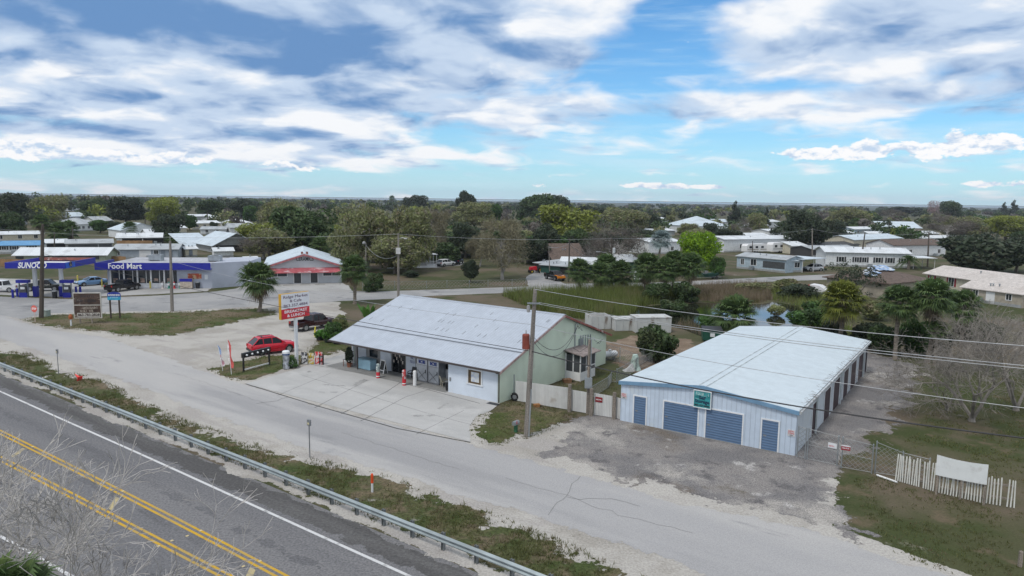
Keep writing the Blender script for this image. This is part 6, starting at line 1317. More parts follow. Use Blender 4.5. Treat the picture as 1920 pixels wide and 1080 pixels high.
wire('thin wire between the grey pole and the leaning pole', ptop('p8', .2), ptop('p9', .2), .5, .02)
wire('drooping service wire from the yard lamp pole to the pole behind the cafe roof', ptop('p5', .4), ptop('p2', 3.4), 1.4, .03)
wire('drooping service wire between the dark pole and the workshop roof', ptop('p6', .8), far_(1112, 482, 139), .8, .03)
wire('service wire from the short pole to the dark pole at the truck', ptop('p6b', .2), ptop('p6', .8), .5, .03)
gp_ = at(.3, onX(CF, 1077, 640)[0], 4.5)
for k in range(2): wire('%s black service cable drooping from the tall grey pole to the green gable' % ('upper', 'lower')[k], ptop('p1', 3.0+.25*k), gp_, 1.5+.35*k, .02, cable)
# meter pole at the fence
p = g(1102, 776); h = topz(1102, 776, 637); r = thing('meter_pole', 'short wooden service pole with grey meter box at the white gate', 'pole', p)
mb = MB(); mb.tube([(0, 0, 0), (0, 0, h)], [.13, .10], 9); mb.build('shaft', wood, r); mb = MB(); mb.box(-.3, .22, -.35, -.12, 2.0, 2.75); mb.build('meter_box', galv, r); mb = MB(); mb.tube([(.12, -.1, 2.7), (.12, -.1, h+.1), (.25, -.12, h+.2), (.35, -.14, h)], .035, 6); mb.build('conduit', galv, r)
mb = MB(); mb.tube([(-.1, 0, h-.5), (-.7, 0, h-.9), (-1.2, 0, h-.6)], .015, 4); mb.tube([(.3, -.1, h), (.7, -.1, h-.25), (.9, -.1, h+.05), (.5, 0, h-.3)], .015, 4); mb.build('loose_cable', cable, r)

# ------------------------------------------------------------------ fences
m_corr = striped('white_corrugated', (.56, .56, .545), .12, 'X', .6, 0, col2=(.42, .38, .34), depth=.45, streak=.16, thr=(.6, .75), bump=.8)
def panel_fence(name, label, cat, a, b, ta, tb, mtl, thick=.04, posts=(), kids=()):
    A, B_ = g(*a), g(*b); an = ang(A, B_); w = (B_-A).length; za, zb_ = topz(a[0], a[1], ta), topz(b[0], b[1], tb); r = thing(name, label, cat, A, an)
    mb = MB(); mb.hexa([(0, 0, .05), (w, 0, .05), (w, thick, .05), (0, thick, .05)], [(0, 0, za), (w, 0, zb_), (w, thick, zb_), (0, thick, za)]); mb.build('panel', mtl, r)
    for x in (.15, .85): mb = MB(); mb.box(0, w, thick+.002, thick+.07, za*x, za*x+.08); mb.build('rail', wood, r)
    return r, w, za
panel_fence('corrugated_fence', 'white corrugated metal fence from the green cafe wall to the first wooden gate post', 'fence', (966, 752), (1064, 769), 714, 727, m_corr)
for k, (a, b, ta, tb, lb) in enumerate((((1071, 771), (1101, 776), 731, 736, 'left white corrugated gate leaf between two wooden posts'), ((1113, 778.5), (1147, 784), 737, 743, 'right white corrugated gate leaf with red sign'))):
    r, w, z = panel_fence('corrugated_gate', lb, 'gate', a, b, ta, tb, m_corr)
    if k:
        mb = MB(); mb.box(.1, .65, -.03, -.003, z-.62, z-.25); s_ = mb.build('red_sign', mat('dull_red_sign', (.20, .015, .02), .5), r)
        marks(.44, .09, wht, s_, TM(.375, -.031, z-.43), 3)
panel_fence('corrugated_fence', 'narrow white corrugated panel between gate post and storage wall', 'fence', (1154.5, 785), (1162, 787), 745, 747, m_corr)
for k, (px, py, tp_, lb) in enumerate(((1067.5, 772, 721, 'round wooden gate post left of the white gate leaves'), (1108, 780, 729, 'thick wooden gate post under the meter box between the gate leaves'), (1151, 786, 736, 'wooden gate post right of the gate leaf with red sign'))):
    p = g(px, py); h = topz(px, py, tp_); mb = MB(); mb.tube([(0, 0, 0), (0, 0, h)], [.15, .13], 9); mb.tube([(0, 0, h), (0, 0, h+.03)], [.13, .05], 9); o = mb.build('gate_post', wood, loc=p); tag(o, lb, 'gate post', 'wooden gate posts')
p = g(963.5, 750); h = topz(963.5, 750, 702); mb = MB(); mb.tube([(0, 0, 0), (0, 0, h*.5), (0, 0, h)], [.055, .05, .05], 8); tag(mb.build('fence_post', galv, loc=p), 'slim green-grey steel post at the corner of the pale green wall', 'fence post')

chainm = mat('chain_link', (.28, .29, .29), .5, metal=.5)
def chain(label, pts, tops, name='chain_link_fence', cat='fence', step=.28, bars=True, rad=.009, postr=.035, mid=False):
    P_ = [g(*q) for q in pts]; O = P_[0]; r = thing(name, label, cat, O); hs = [topz(q[0], q[1], t) for q, t in zip(pts, tops)]
    for p, h in zip(P_, hs):
        mb = MB(); q = p-O; mb.tube([(q.x, q.y, 0), (q.x, q.y, h)], postr, 7); mb.lathe([(postr*1.2, h), (postr*.8, h+.05), (.001, h+.06)], 7, 0, q.x, q.y); mb.build('post', galv, r)
    mb = MB(); me_ = MB()
    for a, b, ha, hb in zip(P_, P_[1:], hs, hs[1:]):
        a_, b_ = a-O, b-O; ta, tb = a_+Vector((0, 0, ha-.04)), b_+Vector((0, 0, hb-.04))
        for u_, w_ in [((ta, tb), .018), ((a_+Vector((0, 0, .08)), b_+Vector((0, 0, .08))), .014)]+([(((a_+ta)/2, (b_+tb)/2), .014)] if mid else []):
            mb = MB(); mb.tube(u_, w_, 6); mb.build('rail', chainm, r)
        L = (b_-a_).length; n = max(2, int(L/step)); hh = (ha+hb)/2-.06
        dL = hh/L
        for k in range(-int(hh/step), n):
            for s in (0, 1):
                u0, u1 = k*step/L, k*step/L+dL; z0, z1 = .05, hh
                if u0 < 0: z0 += (-u0)*L; u0 = 0
                if u1 > 1: z1 -= (u1-1)*L; u1 = 1
                if u1 <= u0: continue
                if s: z0, z1 = hh+.05-z0, hh+.05-z1
                A_ = a_.lerp(b_, u0); B_ = a_.lerp(b_, u1); me_.tube([(A_.x, A_.y, z0), (B_.x, B_.y, z1)], rad, 3, cap=False)
    me_.build('mesh', chainm, r); return r
chain('chain link gate pair closing the gravel lane beside the storage front', [(1513, 862), (1569, 874), (1577, 878), (1634, 888)], [803, 818, 820, 834], 'chain_link_gate', 'gate', mid=True)
chain('narrow chain link panel between storage corner and gate', [(1494, 857), (1509, 861)], [798, 803], mid=False)
chain('chain link fence from the gate to the picket fence', [(1640, 888), (1690, 896), (1740, 908)], [828, 848, 860])
chain('low chain link fence closing the small yard behind the white gates', [(1102, 752), (1140, 728), (1146, 717), (1156, 718), (1192, 696), (1230, 680)], [728, 706, 698, 692, 672, 656])
chain('chain link fence behind the propane tank and the green shrub', [(1130, 672), (1162, 680), (1192, 690), (1228, 668)], [644, 652, 664, 644])
chain('long low chain link fence along the lawn behind the side street', [(680, 545), (740, 543), (800, 541), (838, 540), (880, 539), (915, 538), (960, 537), (986, 536)], [528, 527, 527, 526, 526, 525, 524, 522], step=.6, rad=.014)
for k, (px, py, m_, s_, lb) in enumerate(((1561, 834, white, 'NO PARKING', 'white notice hanging on the left chain link gate leaf'), (1586, 838, mat('dull_red_sign2', (.30, .012, .03), .5), 'PRIVATE', 'dark red notice hanging on the right chain link gate leaf'))):
    A, B_ = (g(1513, 862), g(1569, 874)) if not k else (g(1577, 878), g(1634, 888)); an = ang(A, B_); f_ = frame(A, an); x, z = onY(f_, px, py, -.05); r = thing('gate_notice', lb, 'notice', f_ @ Vector((x, -.05, z-.2)), an)
    mb = MB(); mb.box(-.24, .24, -.01, .01, 0, .30); mb.build('panel', m_, r)
    if k: mb = MB(); mb.box(-.24, .24, -.014, -.011, .22, .30); mb.build('strip', white, r)
    marks(.38, .08, redp if not k else wht, r, TM(0, -.011, .12), k+2)
# picket fence and blank banner
def pickets(label, a, b, ta, tb, n, skip=()):
    A, B_ = g(*a), g(*b); an = ang(A, B_); w = (B_-A).length; za, zb_ = topz(a[0], a[1], ta), topz(b[0], b[1], tb); r = thing('picket_fence', label, 'fence', A, an, 'white picket fence sections')
    mp = mat('picket_white', (.60, .60, .56), .7, var=.12, sc=1.5)
    for i in range(n):
        if i in skip: continue
        f = i/(n-1); h = (za+(zb_-za)*f)*(1+rnd.uniform(-.06, .05)); x = f*w; mb = MB(); lean = rnd.uniform(-.05, .05); wd_ = .03
        mb.hexa([(x-wd_, -.02, .05), (x+wd_, -.02, .05), (x+wd_, .02, .05), (x-wd_, .02, .05)], [(x-wd_+lean, -.02, h-.06), (x+wd_+lean, -.02, h-.06), (x+wd_+lean, .02, h-.06), (x-wd_+lean, .02, h-.06)]); mb.hexa([(x-wd_+lean, -.02, h-.06), (x+wd_+lean, -.02, h-.06), (x+wd_+lean, .02, h-.06), (x-wd_+lean, .02, h-.06)], [(x-.02+lean, -.015, h), (x+.02+lean, -.015, h), (x+.02+lean, .015, h), (x-.02+lean, .015, h)]); mb.build('picket', mp, r)
    for z in (.28, .75): mb = MB(); mb.hexa([(0, .025, za*z), (w, .025, zb_*z), (w, .07, zb_*z), (0, .07, za*z)], [(0, .025, za*z+.09), (w, .025, zb_*z+.09), (w, .07, zb_*z+.09), (0, .07, za*z+.09)]); mb.build('rail', wood, r)
    return r
pickets('white picket section left of the blank banner', (1679, 902), (1749, 922), 853, 868, 17, (11,))
pickets('white picket section underneath the blank banner', (1755, 924), (1843, 945), 886, 903, 17)
pickets('white uneven picket section right of the blank banner', (1849, 945), (1901, 954), 894, 902, 9, (5,))
A, B_ = g(1754, 926), g(1852, 948); an = ang(A, B_); f_ = frame(A, an); r = thing('blank_banner', 'large blank white board hung on the picket fence', 'banner', A, an)
x0, z0 = onY(f_, 1754, 890, -.12); x0b, z0t = onY(f_, 1755, 852, -.12); x1, z1 = onY(f_, 1850, 909, -.12); x1b, z1t = onY(f_, 1852, 871, -.12)
mb = MB(); N_ = 8; bot = []; tp2 = []
for i in range(N_+1):
    f = i/N_; x = x0+(x1-x0)*f; s_ = .05*sin(pi*f); bot.append((x, z0+(z1-z0)*f-s_*.4)); tp2.append((x, z0t+(z1t-z0t)*f-s_*1.6))
for i in range(N_):
    a, b, c, e = bot[i], bot[i+1], tp2[i+1], tp2[i]; mb.hexa([(a[0], -.14, a[1]), (b[0], -.14, b[1]), (b[0], -.12, b[1]), (a[0], -.12, a[1])], [(e[0], -.14, e[1]), (c[0], -.14, c[1]), (c[0], -.12, c[1]), (e[0], -.12, e[1])])
mb.build('board', mat('banner_white', (.66, .68, .68), .5, var=.04, col2=(.55, .56, .55), thr=(.55, .7), sc2=1.5), r)
for x in (x0+.05, (x0+x1)/2, x1-.1): mb = MB(); mb.box(x, x+.1, -.11, -.03, 0, z0t-.1 if x < x1-.5 else z1t-.1); mb.build('post', wood, r)
A, B_ = g(1645, 893), g(1682, 906); mb = MB(); mb.tube([(0, 0, .06), (B_.x-A.x, B_.y-A.y, .06)], .06, 8); mb.tube([(0, 0, .06), (0, 0, .10)], .07, 8); tag(mb.build('pipe', trimwhite, loc=A), 'white pipe lying on the ground left of the picket fence', 'pipe')
p = g(1912, 1062); h = topz(1912, 1062, 1034); mb = MB(); mb.tube([(0, 0, 0), (0, 0, h)], [.09, .085], 9); mb.tube([(0, 0, h), (0, 0, h+.03)], [.085, .03], 9); tag(mb.build('wooden_post', wood, loc=p), 'grey wooden post at the lower right edge', 'post')
# brown board fences in the mobile home park
for a, b, ta, tb, lb in (((219, 460), (286, 460), 451, 453, 'brown board fence in front of the long low carport building'), ((200, 490), (236, 491), 480, 482, 'brown board fence left of the weathered grey blue house'), ((0, 500), (58, 500), 486, 487, 'brown board fence at the far left behind the gas canopy')):
    A, B_ = g(*a), g(*b); an = ang(A, B_); w = (B_-A).length; h = topz(a[0], a[1], ta); r = thing('board_fence', lb, 'fence', A, an); mb = MB(); n = int(w/.5)
    for k in range(n): mb.box(k*w/n+.01, (k+1)*w/n-.004, 0, .05, .05, h*(1+.03*sin(k*2.3)))
    mb.build('boards', mat('brown_boards', (.30, .18, .09), .85, var=.25, sc=.6), r)
    for z in (.25, .8): mb = MB(); mb.box(0, w, .052, .12, h*z, h*z+.12); mb.build('rail', wood, r)
# ------------------------------------------------------------------ vegetation
LEAF = {
 'oak': leafmat('leaf_oak', (0.06, 0.096, 0.036), .55, (0.096, 0.12, 0.055)), 'dark': leafmat('leaf_dark', (0.050, 0.069, 0.040), .5, (0.077, 0.083, 0.055)),
 'olive': leafmat('leaf_olive', (.195, .215, .09), .45, (.23, .20, .125)), 'yellow': leafmat('leaf_yellow_green', (.225, .26, .05), .4, (.16, .19, .05)),
 'lime': leafmat('leaf_lime', (.20, .33, .018), .4, (.10, .19, .02), trans=.4), 'green': leafmat('leaf_green', (0.066, 0.132, 0.034), .5, (0.042, 0.072, 0.024)),
 'tan': leafmat('leaf_tan', (.22, .20, .13), .4, (.165, .155, .09)), 'grey': leafmat('twig_grey', (.13, .115, .10), .4, (.10, .085, .075), trans=.05),
 'palm': leafmat('frond_green', (0.077, 0.125, 0.043), .5, (0.112, 0.156, 0.050), sc=1.2), 'dead': leafmat('frond_dead', (.21, .165, .11), .4, (.14, .11, .08), sc=1.2), 'ypalm': leafmat('frond_yellow', (.13, .145, .025), .45, (.08, .11, .02), sc=1.2),
 'silver': leafmat('frond_silver', (.26, .33, .33), .3, None), 'pink': leafmat('leaf_pink', (.35, .24, .24), .4, (.2, .14, .12)),
 'reed': leafmat('reed_green', (.16, .195, .055), .5, (.23, .21, .10), sc=.12, trans=.4), 'reedb': leafmat('reed_brown', (.22, .175, .12), .4, (.13, .12, .05), sc=.25), 'grass': leafmat('grass_blade', (.125, .135, .05), .4, (.18, .15, .085), sc=.6, trans=.45),
 'banana': leafmat('banana_leaf', (.07, .17, .03), .4, (.10, .2, .04)),
}
def rv(r): 
    z = r.uniform(-1, 1); a = r.uniform(0, 2*pi); s = sqrt(1-z*z); return Vector((s*cos(a), s*sin(a), z))
def leaves(mb, lobes, n, size, r, shell=.62, flat=0.0, m=0, aspect=1.7):
    wts = [l[1][0]*l[1][1] for l in lobes]
    for l in r.choices(lobes, wts, k=n):
        (cx, cy, cz), (a, b, c) = l; d_ = rv(r); f = shell+(1-shell)*r.random()**.6
        if r.random() < .12: f *= r.uniform(.9, 1.18)
        p = Vector((cx+d_.x*a*f, cy+d_.y*b*f, cz+d_.z*c*f))
        nr = (d_*.7+rv(r)).normalized(); t = nr.cross(rv(r)).normalized(); u = nr.cross(t); s = size*r.uniform(.55, 1.3)
        mb.face([p-t*s*aspect*.5, p-u*s*.38, p+t*s*aspect*.5, p+u*s*.38], m)
def limb(mb, p, d_, L, rad, depth, r, spread=.55, up=.15, kids=(2, 3), shrink=.72, sides=5, seg=3, tips=None, minr=.006, m=twigm):
    pts = [p]; q = p; dd = d_.normalized(); rr_ = [rad]
    for i in range(seg):
        dd = (dd+rv(r)*.16+Vector((0, 0, up*.25))).normalized(); q = q+dd*(L/seg); pts.append(q); rr_.append(max(minr, rad*(1-.38*(i+1)/seg)))
    mb.tube(pts, rr_, sides if depth > 1 else 3, cap=False)
    if depth <= 0:
        if tips is not None: tips.append((q, dd))
        return
    for k in range(r.randint(*kids)):
        nd = (dd+rv(r)*spread+Vector((0, 0, up))).normalized(); s0 = pts[-1] if k < 2 else pts[r.randint(1, seg)]
        limb(mb, s0, nd, L*shrink*r.uniform(.75, 1.2), rr_[-1]*.78, depth-1, r, spread, up, kids, shrink, sides, seg, tips, minr)
def mesh_of(mb, name, mats):
    o = mb.build(name, mats); me = o.data; bpy.data.objects.remove(o); return me
def obj_of(me, name, parent, loc=(0, 0, 0), scale=None):
    o = bpy.data.objects.new(name, me); COL.objects.link(o); o.parent = parent; o.location = loc
    if scale: o.scale = scale
    return o
def crown_lobes(r, kind):
    L = []
    if kind == 'pine':
        for k in range(26):
            z = 1.5+8.3*k/26; w = 2.9*(1-(z-1.2)/9.2)+.25; a = r.uniform(0, 6.28); L.append(((cos(a)*w*.55, sin(a)*w*.55, z), (w*.75, w*.75, .55)))
        return L
    n = 26 if kind != 'bush' else 9
    for k in range(n):
        a = r.uniform(0, 6.28); z = r.uniform(2.3, 7.5) if kind != 'bush' else r.uniform(1.5, 6.5)
        rad = r.uniform(.25, 1)**.5*(3.7*sqrt(max(.05, 1-((z-4.5)/4.3)**2)) if kind != 'bush' else 3.4); s = r.uniform(1.2, 2.1); L.append(((cos(a)*rad, sin(a)*rad, z), (s, s, s*r.uniform(.65, .9))))
    if kind != 'bush': L.append(((0, 0, 5.2), (3.3, 3.3, 3.2)))
    else: L.append(((0, 0, 3.5), (3.4, 3.4, 3.4)))
    return L
PROTO = {}
def proto(kind, v):
    k = (kind, v)
    if k in PROTO: return PROTO[k]
    r = random.Random(hash(kind) % 1000*0+sum(map(ord, kind))*7+v); tb, cb = MB(), MB()
    shape = 'pine' if kind == 'pine' else 'bush' if kind.startswith('bush') else 'tree'
    lf = LEAF['dark' if kind == 'pine' else kind.split('_')[-1]]
    if kind in ('grey', 'tan'):
        limb(tb, Vector((0, 0, 0)), Vector((0, 0, 1)), 1.9, .30, 4, r, .95, .10, (3, 4), .80, 5, 3); tips = []
        lob = crown_lobes(r, 'tree')
        for l in r.choices(lob, k=4200 if kind == 'grey' else 5200):
            (cx, cy, cz), (a, b, c) = l; d_ = rv(r); f = r.uniform(.45, 1.06); p = Vector((cx+d_.x*a*f, cy+d_.y*b*f, cz+d_.z*c*f)); t = (d_+rv(r)*.8).normalized(); u = t.cross(rv(r)).normalized(); s = r.uniform(.5, 1.1); w = .045 if kind == 'grey' else .085
            cb.face([p-t*s*.5-u*w*.5, p+t*s*.5, p-t*s*.5+u*w*.5]); 
    else:
        if shape == 'tree':
            limb(tb, Vector((0, 0, 0)), Vector((r.uniform(-.1, .1), r.uniform(-.1, .1), 1)), 2.2, .36, 3, r, .8, .12, (2, 4), .8, 6, 3)
        elif shape == 'pine': tb.tube([(0, 0, 0), (0, 0, 5), (0, 0, 9.6)], [.25, .15, .03], 6)
        else: limb(tb, Vector((0, 0, 0)), Vector((0, 0, 1)), 1.5, .16, 2, r, .9, .1, (3, 4), .8, 4, 2)
        lob = crown_lobes(r, shape); n = {'oak': 8000, 'dark': 8000, 'olive': 9500, 'yellow': 8500, 'lime': 6000, 'green': 8000, 'pink': 2600, 'pine': 3600}.get(kind, 3200)
        sz = {'olive': .32, 'lime': .38, 'pink': .24, 'yellow': .34}.get(kind, .42)
        leaves(cb, lob, n, sz if shape != 'bush' else .55, r, .5 if kind in ('olive', 'lime', 'yellow') else .66)
        if kind in ('olive', 'yellow'):
            for l in r.choices(lob, k=900):
                (cx, cy, cz), (a, b, c) = l; d_ = rv(r); f = r.uniform(.8, 1.12); p = Vector((cx+d_.x*a*f, cy+d_.y*b*f, cz+d_.z*c*f)); t = (d_+rv(r)*.5).normalized(); u = t.cross(rv(r)).normalized(); s = r.uniform(.6, 1.2); cb.face([p-t*s*.5-u*.03, p+t*s*.5, p-t*s*.5+u*.03], 1)
    PROTO[k] = (mesh_of(tb, 'trunk', twigm if kind in ('grey', 'tan') else bark), mesh_of(cb, 'crown', [lf, twigm] if kind in ('olive', 'yellow') else lf)); return PROTO[k]
TN = [0]
def tree(kind, px, base, top, xl, xr, label, name='tree', cat='tree', group='trees of the mobile home park', v=None, deep=1.0):
    p = g(px, base); h = topz(px, base, top); wpx = (xr-xl)/F*sqrt(p.x**2+p.y**2)*cos(atan2(p.x, p.y)); TN[0] += 1
    r = thing(name, label, cat, p, (TN[0]*67) % 360 if kind != 'x' else 0, group); tm, cm = proto(kind, v if v is not None else TN[0] % 2)
    ref = 8.7 if kind not in ('pine',) and not kind.startswith('bush') else (9.7 if kind == 'pine' else 7.6); rw = 10.4 if kind not in ('pine',) and not kind.startswith('bush') else (6.0 if kind == 'pine' else 8.4)
    s = (wpx/rw, wpx/rw*deep, h/ref); obj_of(tm, 'trunk', r, scale=s); obj_of(cm, 'crown', r, scale=s); return r
T = [
 ('yellow', 310, 428, 367, 275, 346, 'round yellow-green tree standing above the white roofs left of centre'),
 ('dark', 238, 424, 370, 190, 272, 'dark grey-green dome shaped tree left of the round yellow-green tree'),
 ('olive', 95, 428, 364, 52, 130, 'dull olive tree with brownish top at the upper left'),
 ('dark', 20, 436, 362, -20, 60, 'dark tree at the far left edge above the white roofs'),
 ('oak', 20, 446, 398, -10, 44, 'low dark green tree in front of the far left white roofs'),
 ('green', 188, 437, 411, 166, 208, 'bright green bushy tree in front of the double hip roof house'),
 ('dark', 214, 437, 414, 200, 232, 'dark brown-green tree right of the bright green bushy one'),
 ('green', 356, 432, 402, 336, 366, 'green tree hugging the right foot of the round yellow-green tree'),
 ('oak', 175, 412, 372, 140, 200, 'dark green tree behind the small gabled house'),
 ('oak', 400, 412, 374, 366, 430, 'dark green tree behind the white roofed upper house'),
 ('dark', 452, 414, 374, 420, 490, 'broad dark tree above the cottages left of the big green oak'),
 ('green', 470, 420, 384, 452, 486, 'green palm like tree right of the cottages'),
 ('dark', 402, 434, 416, 392, 412, 'small round dark tree in front of the long cream house'),
 ('oak', 566, 480, 386, 503, 636, 'large glossy green oak left behind the ceramics shop'),
 ('olive', 528, 450, 370, 492, 585, 'dark olive tree behind the left side of the glossy oak'),
 ('dark', 515, 478, 428, 500, 545, 'dark low tree at the left foot of the glossy oak'),
 ('olive', 690, 505, 379, 632, 762, 'largest feathery olive tree above the ceramics shop roof'),
 ('olive', 772, 508, 384, 714, 822, 'second feathery olive tree behind the lamp pole'),
 ('olive', 650, 512, 420, 618, 690, 'lower feathery olive tree between glossy oak and yard lamp'),
 ('olive', 740, 513, 440, 690, 800, 'low olive tree overhanging the grey house with white porch'),
 ('tan', 815, 490, 388, 780, 862, 'grey-olive thin leaved tree left of the dark gap behind the parked cars'),
 ('dark', 872, 484, 418, 838, 905, 'dark green tree behind the parked cars'),
 ('tan', 942, 524, 404, 880, 1003, 'round tan nearly leafless tree with visible trunk on the lawn'),
 ('tan', 900, 500, 432, 872, 934, 'small tan thin tree left of the round tan tree'),
 ('dark', 882, 530, 487, 865, 902, 'dark small leaved shrub like tree on the lawn beside the white shed'),
 ('yellow', 1066, 478, 382, 998, 1137, 'large yellow-green tree right of centre behind the green workshop'),
 ('dark', 1020, 492, 420, 990, 1060, 'dark green tree under the left side of the large yellow-green tree'),
 ('oak', 1075, 488, 428, 1050, 1112, 'dark oak below the middle of the large yellow-green tree'),
 ('grey', 1156, 508, 408, 1085, 1228, 'large bare grey-brown tree behind the palm cluster'),
 ('grey', 1105, 505, 440, 1075, 1140, 'smaller bare grey tree left of the large bare one'),
 ('oak', 1012, 420, 364, 974, 1052, 'tall dark oak rising above the horizon left of the yellow-green tree'),
 ('dark', 1050, 418, 366, 1030, 1086, 'dark oak rising above the horizon over the yellow-green tree'),
 ('dark', 872, 414, 358, 852, 894, 'tall dark brown-green tree standing out against the sky'),
 ('olive', 890, 430, 377, 842, 930, 'olive tree in front of the tall dark tree on the skyline'),
 ('green', 922, 428, 382, 904, 948, 'bright green tree right of the skyline tree'),
 ('dark', 780, 405, 366, 748, 804, 'dark spreading oak on the skyline left of the tall dark tree'),
 ('olive', 1170, 442, 388, 1130, 1225, 'olive tree behind the large bare grey-brown tree'),
 ('dark', 1222, 436, 400, 1200, 1236, 'dark green tree left of the small white house in the gap'),
 ('dark', 1110, 426, 386, 1080, 1150, 'dull dark tree on the skyline right of the yellow-green tree'),
 ('pine', 1377, 424, 377, 1364, 1390, 'dark cone shaped conifer on the skyline right of centre'),
 ('pine', 1436, 428, 388, 1430, 1446, 'narrow dark conifer right of the cone shaped one'),
 ('dark', 1331, 448, 418, 1312, 1353, 'round dark green tree in front of the pyramid hip roof house'),
 ('grey', 1388, 448, 407, 1362, 1412, 'bare grey tree right of the pyramid hip roof house'),
 ('olive', 1290, 442, 418, 1264, 1310, 'low mixed olive tree left of the round dark tree'),
 ('dark', 1240, 452, 437, 1228, 1266, 'low dark hedge tree by the white mobile home'),
 ('lime', 1308, 517, 432, 1258, 1352, 'bright lime green tree rising behind the palms'),
 ('green', 1345, 522, 482, 1312, 1346, 'green lower tree at the right foot of the lime green tree'),
 ('dark', 1505, 470, 395, 1455, 1552, 'broad dark tree left of the cream hip roof house'),
 ('olive', 1590, 430, 388, 1550, 1640, 'brown-olive tree behind the cream hip roof house'),
 ('grey', 1672, 428, 390, 1640, 1700, 'bare brown tree behind the beige metal barn'),
 ('grey', 1778, 452, 394, 1728, 1836, 'bare grey spreading tree right of the beige metal barn'),
 ('olive', 1800, 450, 404, 1760, 1850, 'olive tree beneath the bare grey spreading tree'),
 ('oak', 1782, 412, 377, 1760, 1804, 'dark green dome on the skyline at the right'),
 ('pink', 1751, 410, 374, 1735, 1768, 'pinkish blossoming tree on the skyline at the right'),
 ('pine', 1881, 408, 379, 1874, 1889, 'left conifer of the skyline pair at the right edge'), ('pine', 1899, 408, 375, 1889, 1909, 'right conifer of the skyline pair at the right edge'),
 ('yellow', 1886, 450, 402, 1850, 1935, 'olive-yellow tree behind the large dark oak at the right edge'),
 ('bush_dark', 1838, 512, 436, 1766, 1900, 'large dark oak at the right above the long cream mobile home'),
 ('dark', 1905, 510, 442, 1870, 1960, 'dark oak cut by the right edge of the picture'),
 ('dark', 1560, 460, 412, 1548, 1600, 'dark leaning tree before the cream hip roof house'),
 ('dark', 1700, 404, 388, 1660, 1740, 'low dark tree behind the beige barn roof'),
 ('olive', 1420, 442, 398, 1400, 1446, 'small olive tree right of the bare grey tree by the hip roof'),
]
for t in T: tree(*t)
BUSH = [
 ('bush_oak', 1230, 678, 609, 1192, 1268, 'dense dark green shrub behind the storage roof edge'), ('bush_green', 545, 690, 668, 555, 585, 'green weedy bush at the foot of the pole sign'),
 ('bush_green', 622, 640, 606, 592, 634, 'green leafy planting in front of the kiosk'), ('bush_olive', 638, 622, 586, 622, 650, 'thin scrubby bush behind the kiosk'),
 ('bush_oak', 700, 547, 511, 680, 720, 'round palmetto like bush at the left end of the chain link fence'), ('bush_green', 740, 484, 470, 725, 755, 'green bush far under the olive trees'),
 ('bush_green', 1512, 622, 577, 1480, 1560, 'light green bush at the pond corner left of the yellow-green palm'), ('bush_dark', 1500, 560, 530, 1462, 1540, 'tangled dark thicket on the far pond bank'),
 ('bush_dark', 1625, 650, 600, 1590, 1662, 'dark bush between the yellow-green palm and the tall palms'), ('bush_oak', 1660, 664, 606, 1630, 1700, 'dark green bush under the tall palms'), ('bush_green', 1712, 664, 598, 1690, 1745, 'brighter green bush between the two tall palm trunks'),
 ('bush_dark', 1762, 668, 612, 1740, 1790, 'dark bush right of the second tall palm trunk'), ('bush_dark', 1812, 640, 580, 1790, 1835, 'dark bush under the right green palm'), ('bush_dark', 1560, 640, 596, 1540, 1592, 'dark bush at the back corner of the storage roof'),
 ('bush_olive', 1420, 548, 528, 1380, 1450, 'scrubby olive bush on the reed bank by the road'), ('bush_olive', 1475, 548, 520, 1452, 1500, 'thin brushy bush right of the reed bank'), ('bush_oak', 1285, 566, 528, 1262, 1312, 'dark bush beneath the rightmost palm of the cluster'), ('bush_oak', 1228, 566, 530, 1208, 1262, 'dark bush under the middle of the palm cluster'),
 ('bush_green', 470, 470, 452, 452, 490, 'green shrub right of the dark workshop'), ('bush_green', 425, 470, 458, 408, 446, 'green shrub behind the white metal shed'), ('bush_green', 455, 502, 484, 440, 470, 'green shrub right of the store side wall'), ('bush_dark', 770, 520, 506, 758, 790, 'small dark bush at the lawn edge'),
 ('bush_green', 1535, 600, 560, 1505, 1568, 'green brush on the pond bank left of the yellow-green palm'), ('bush_olive', 1575, 580, 545, 1545, 1610, 'grey-green brush under the open branched tree'), ('bush_olive', 1640, 600, 560, 1610, 1672, 'grey-green brush between the tan house and the tall palms'), ('bush_oak', 1850, 660, 600, 1822, 1880, 'dark brush at the back of the leafless trees'), ('bush_oak', 1262, 590, 562, 1238, 1290, 'dark brush on the pond edge behind the taller white box'), ('bush_green', 1330, 622, 592, 1306, 1352, 'green brush on the pond edge left of the low pond palm'), ('bush_olive', 1455, 592, 570, 1442, 1478, 'small weedy bush on the near pond bank'),
]
for t in BUSH: tree(*t[:7], name='bush', cat='bush', group='bushes')

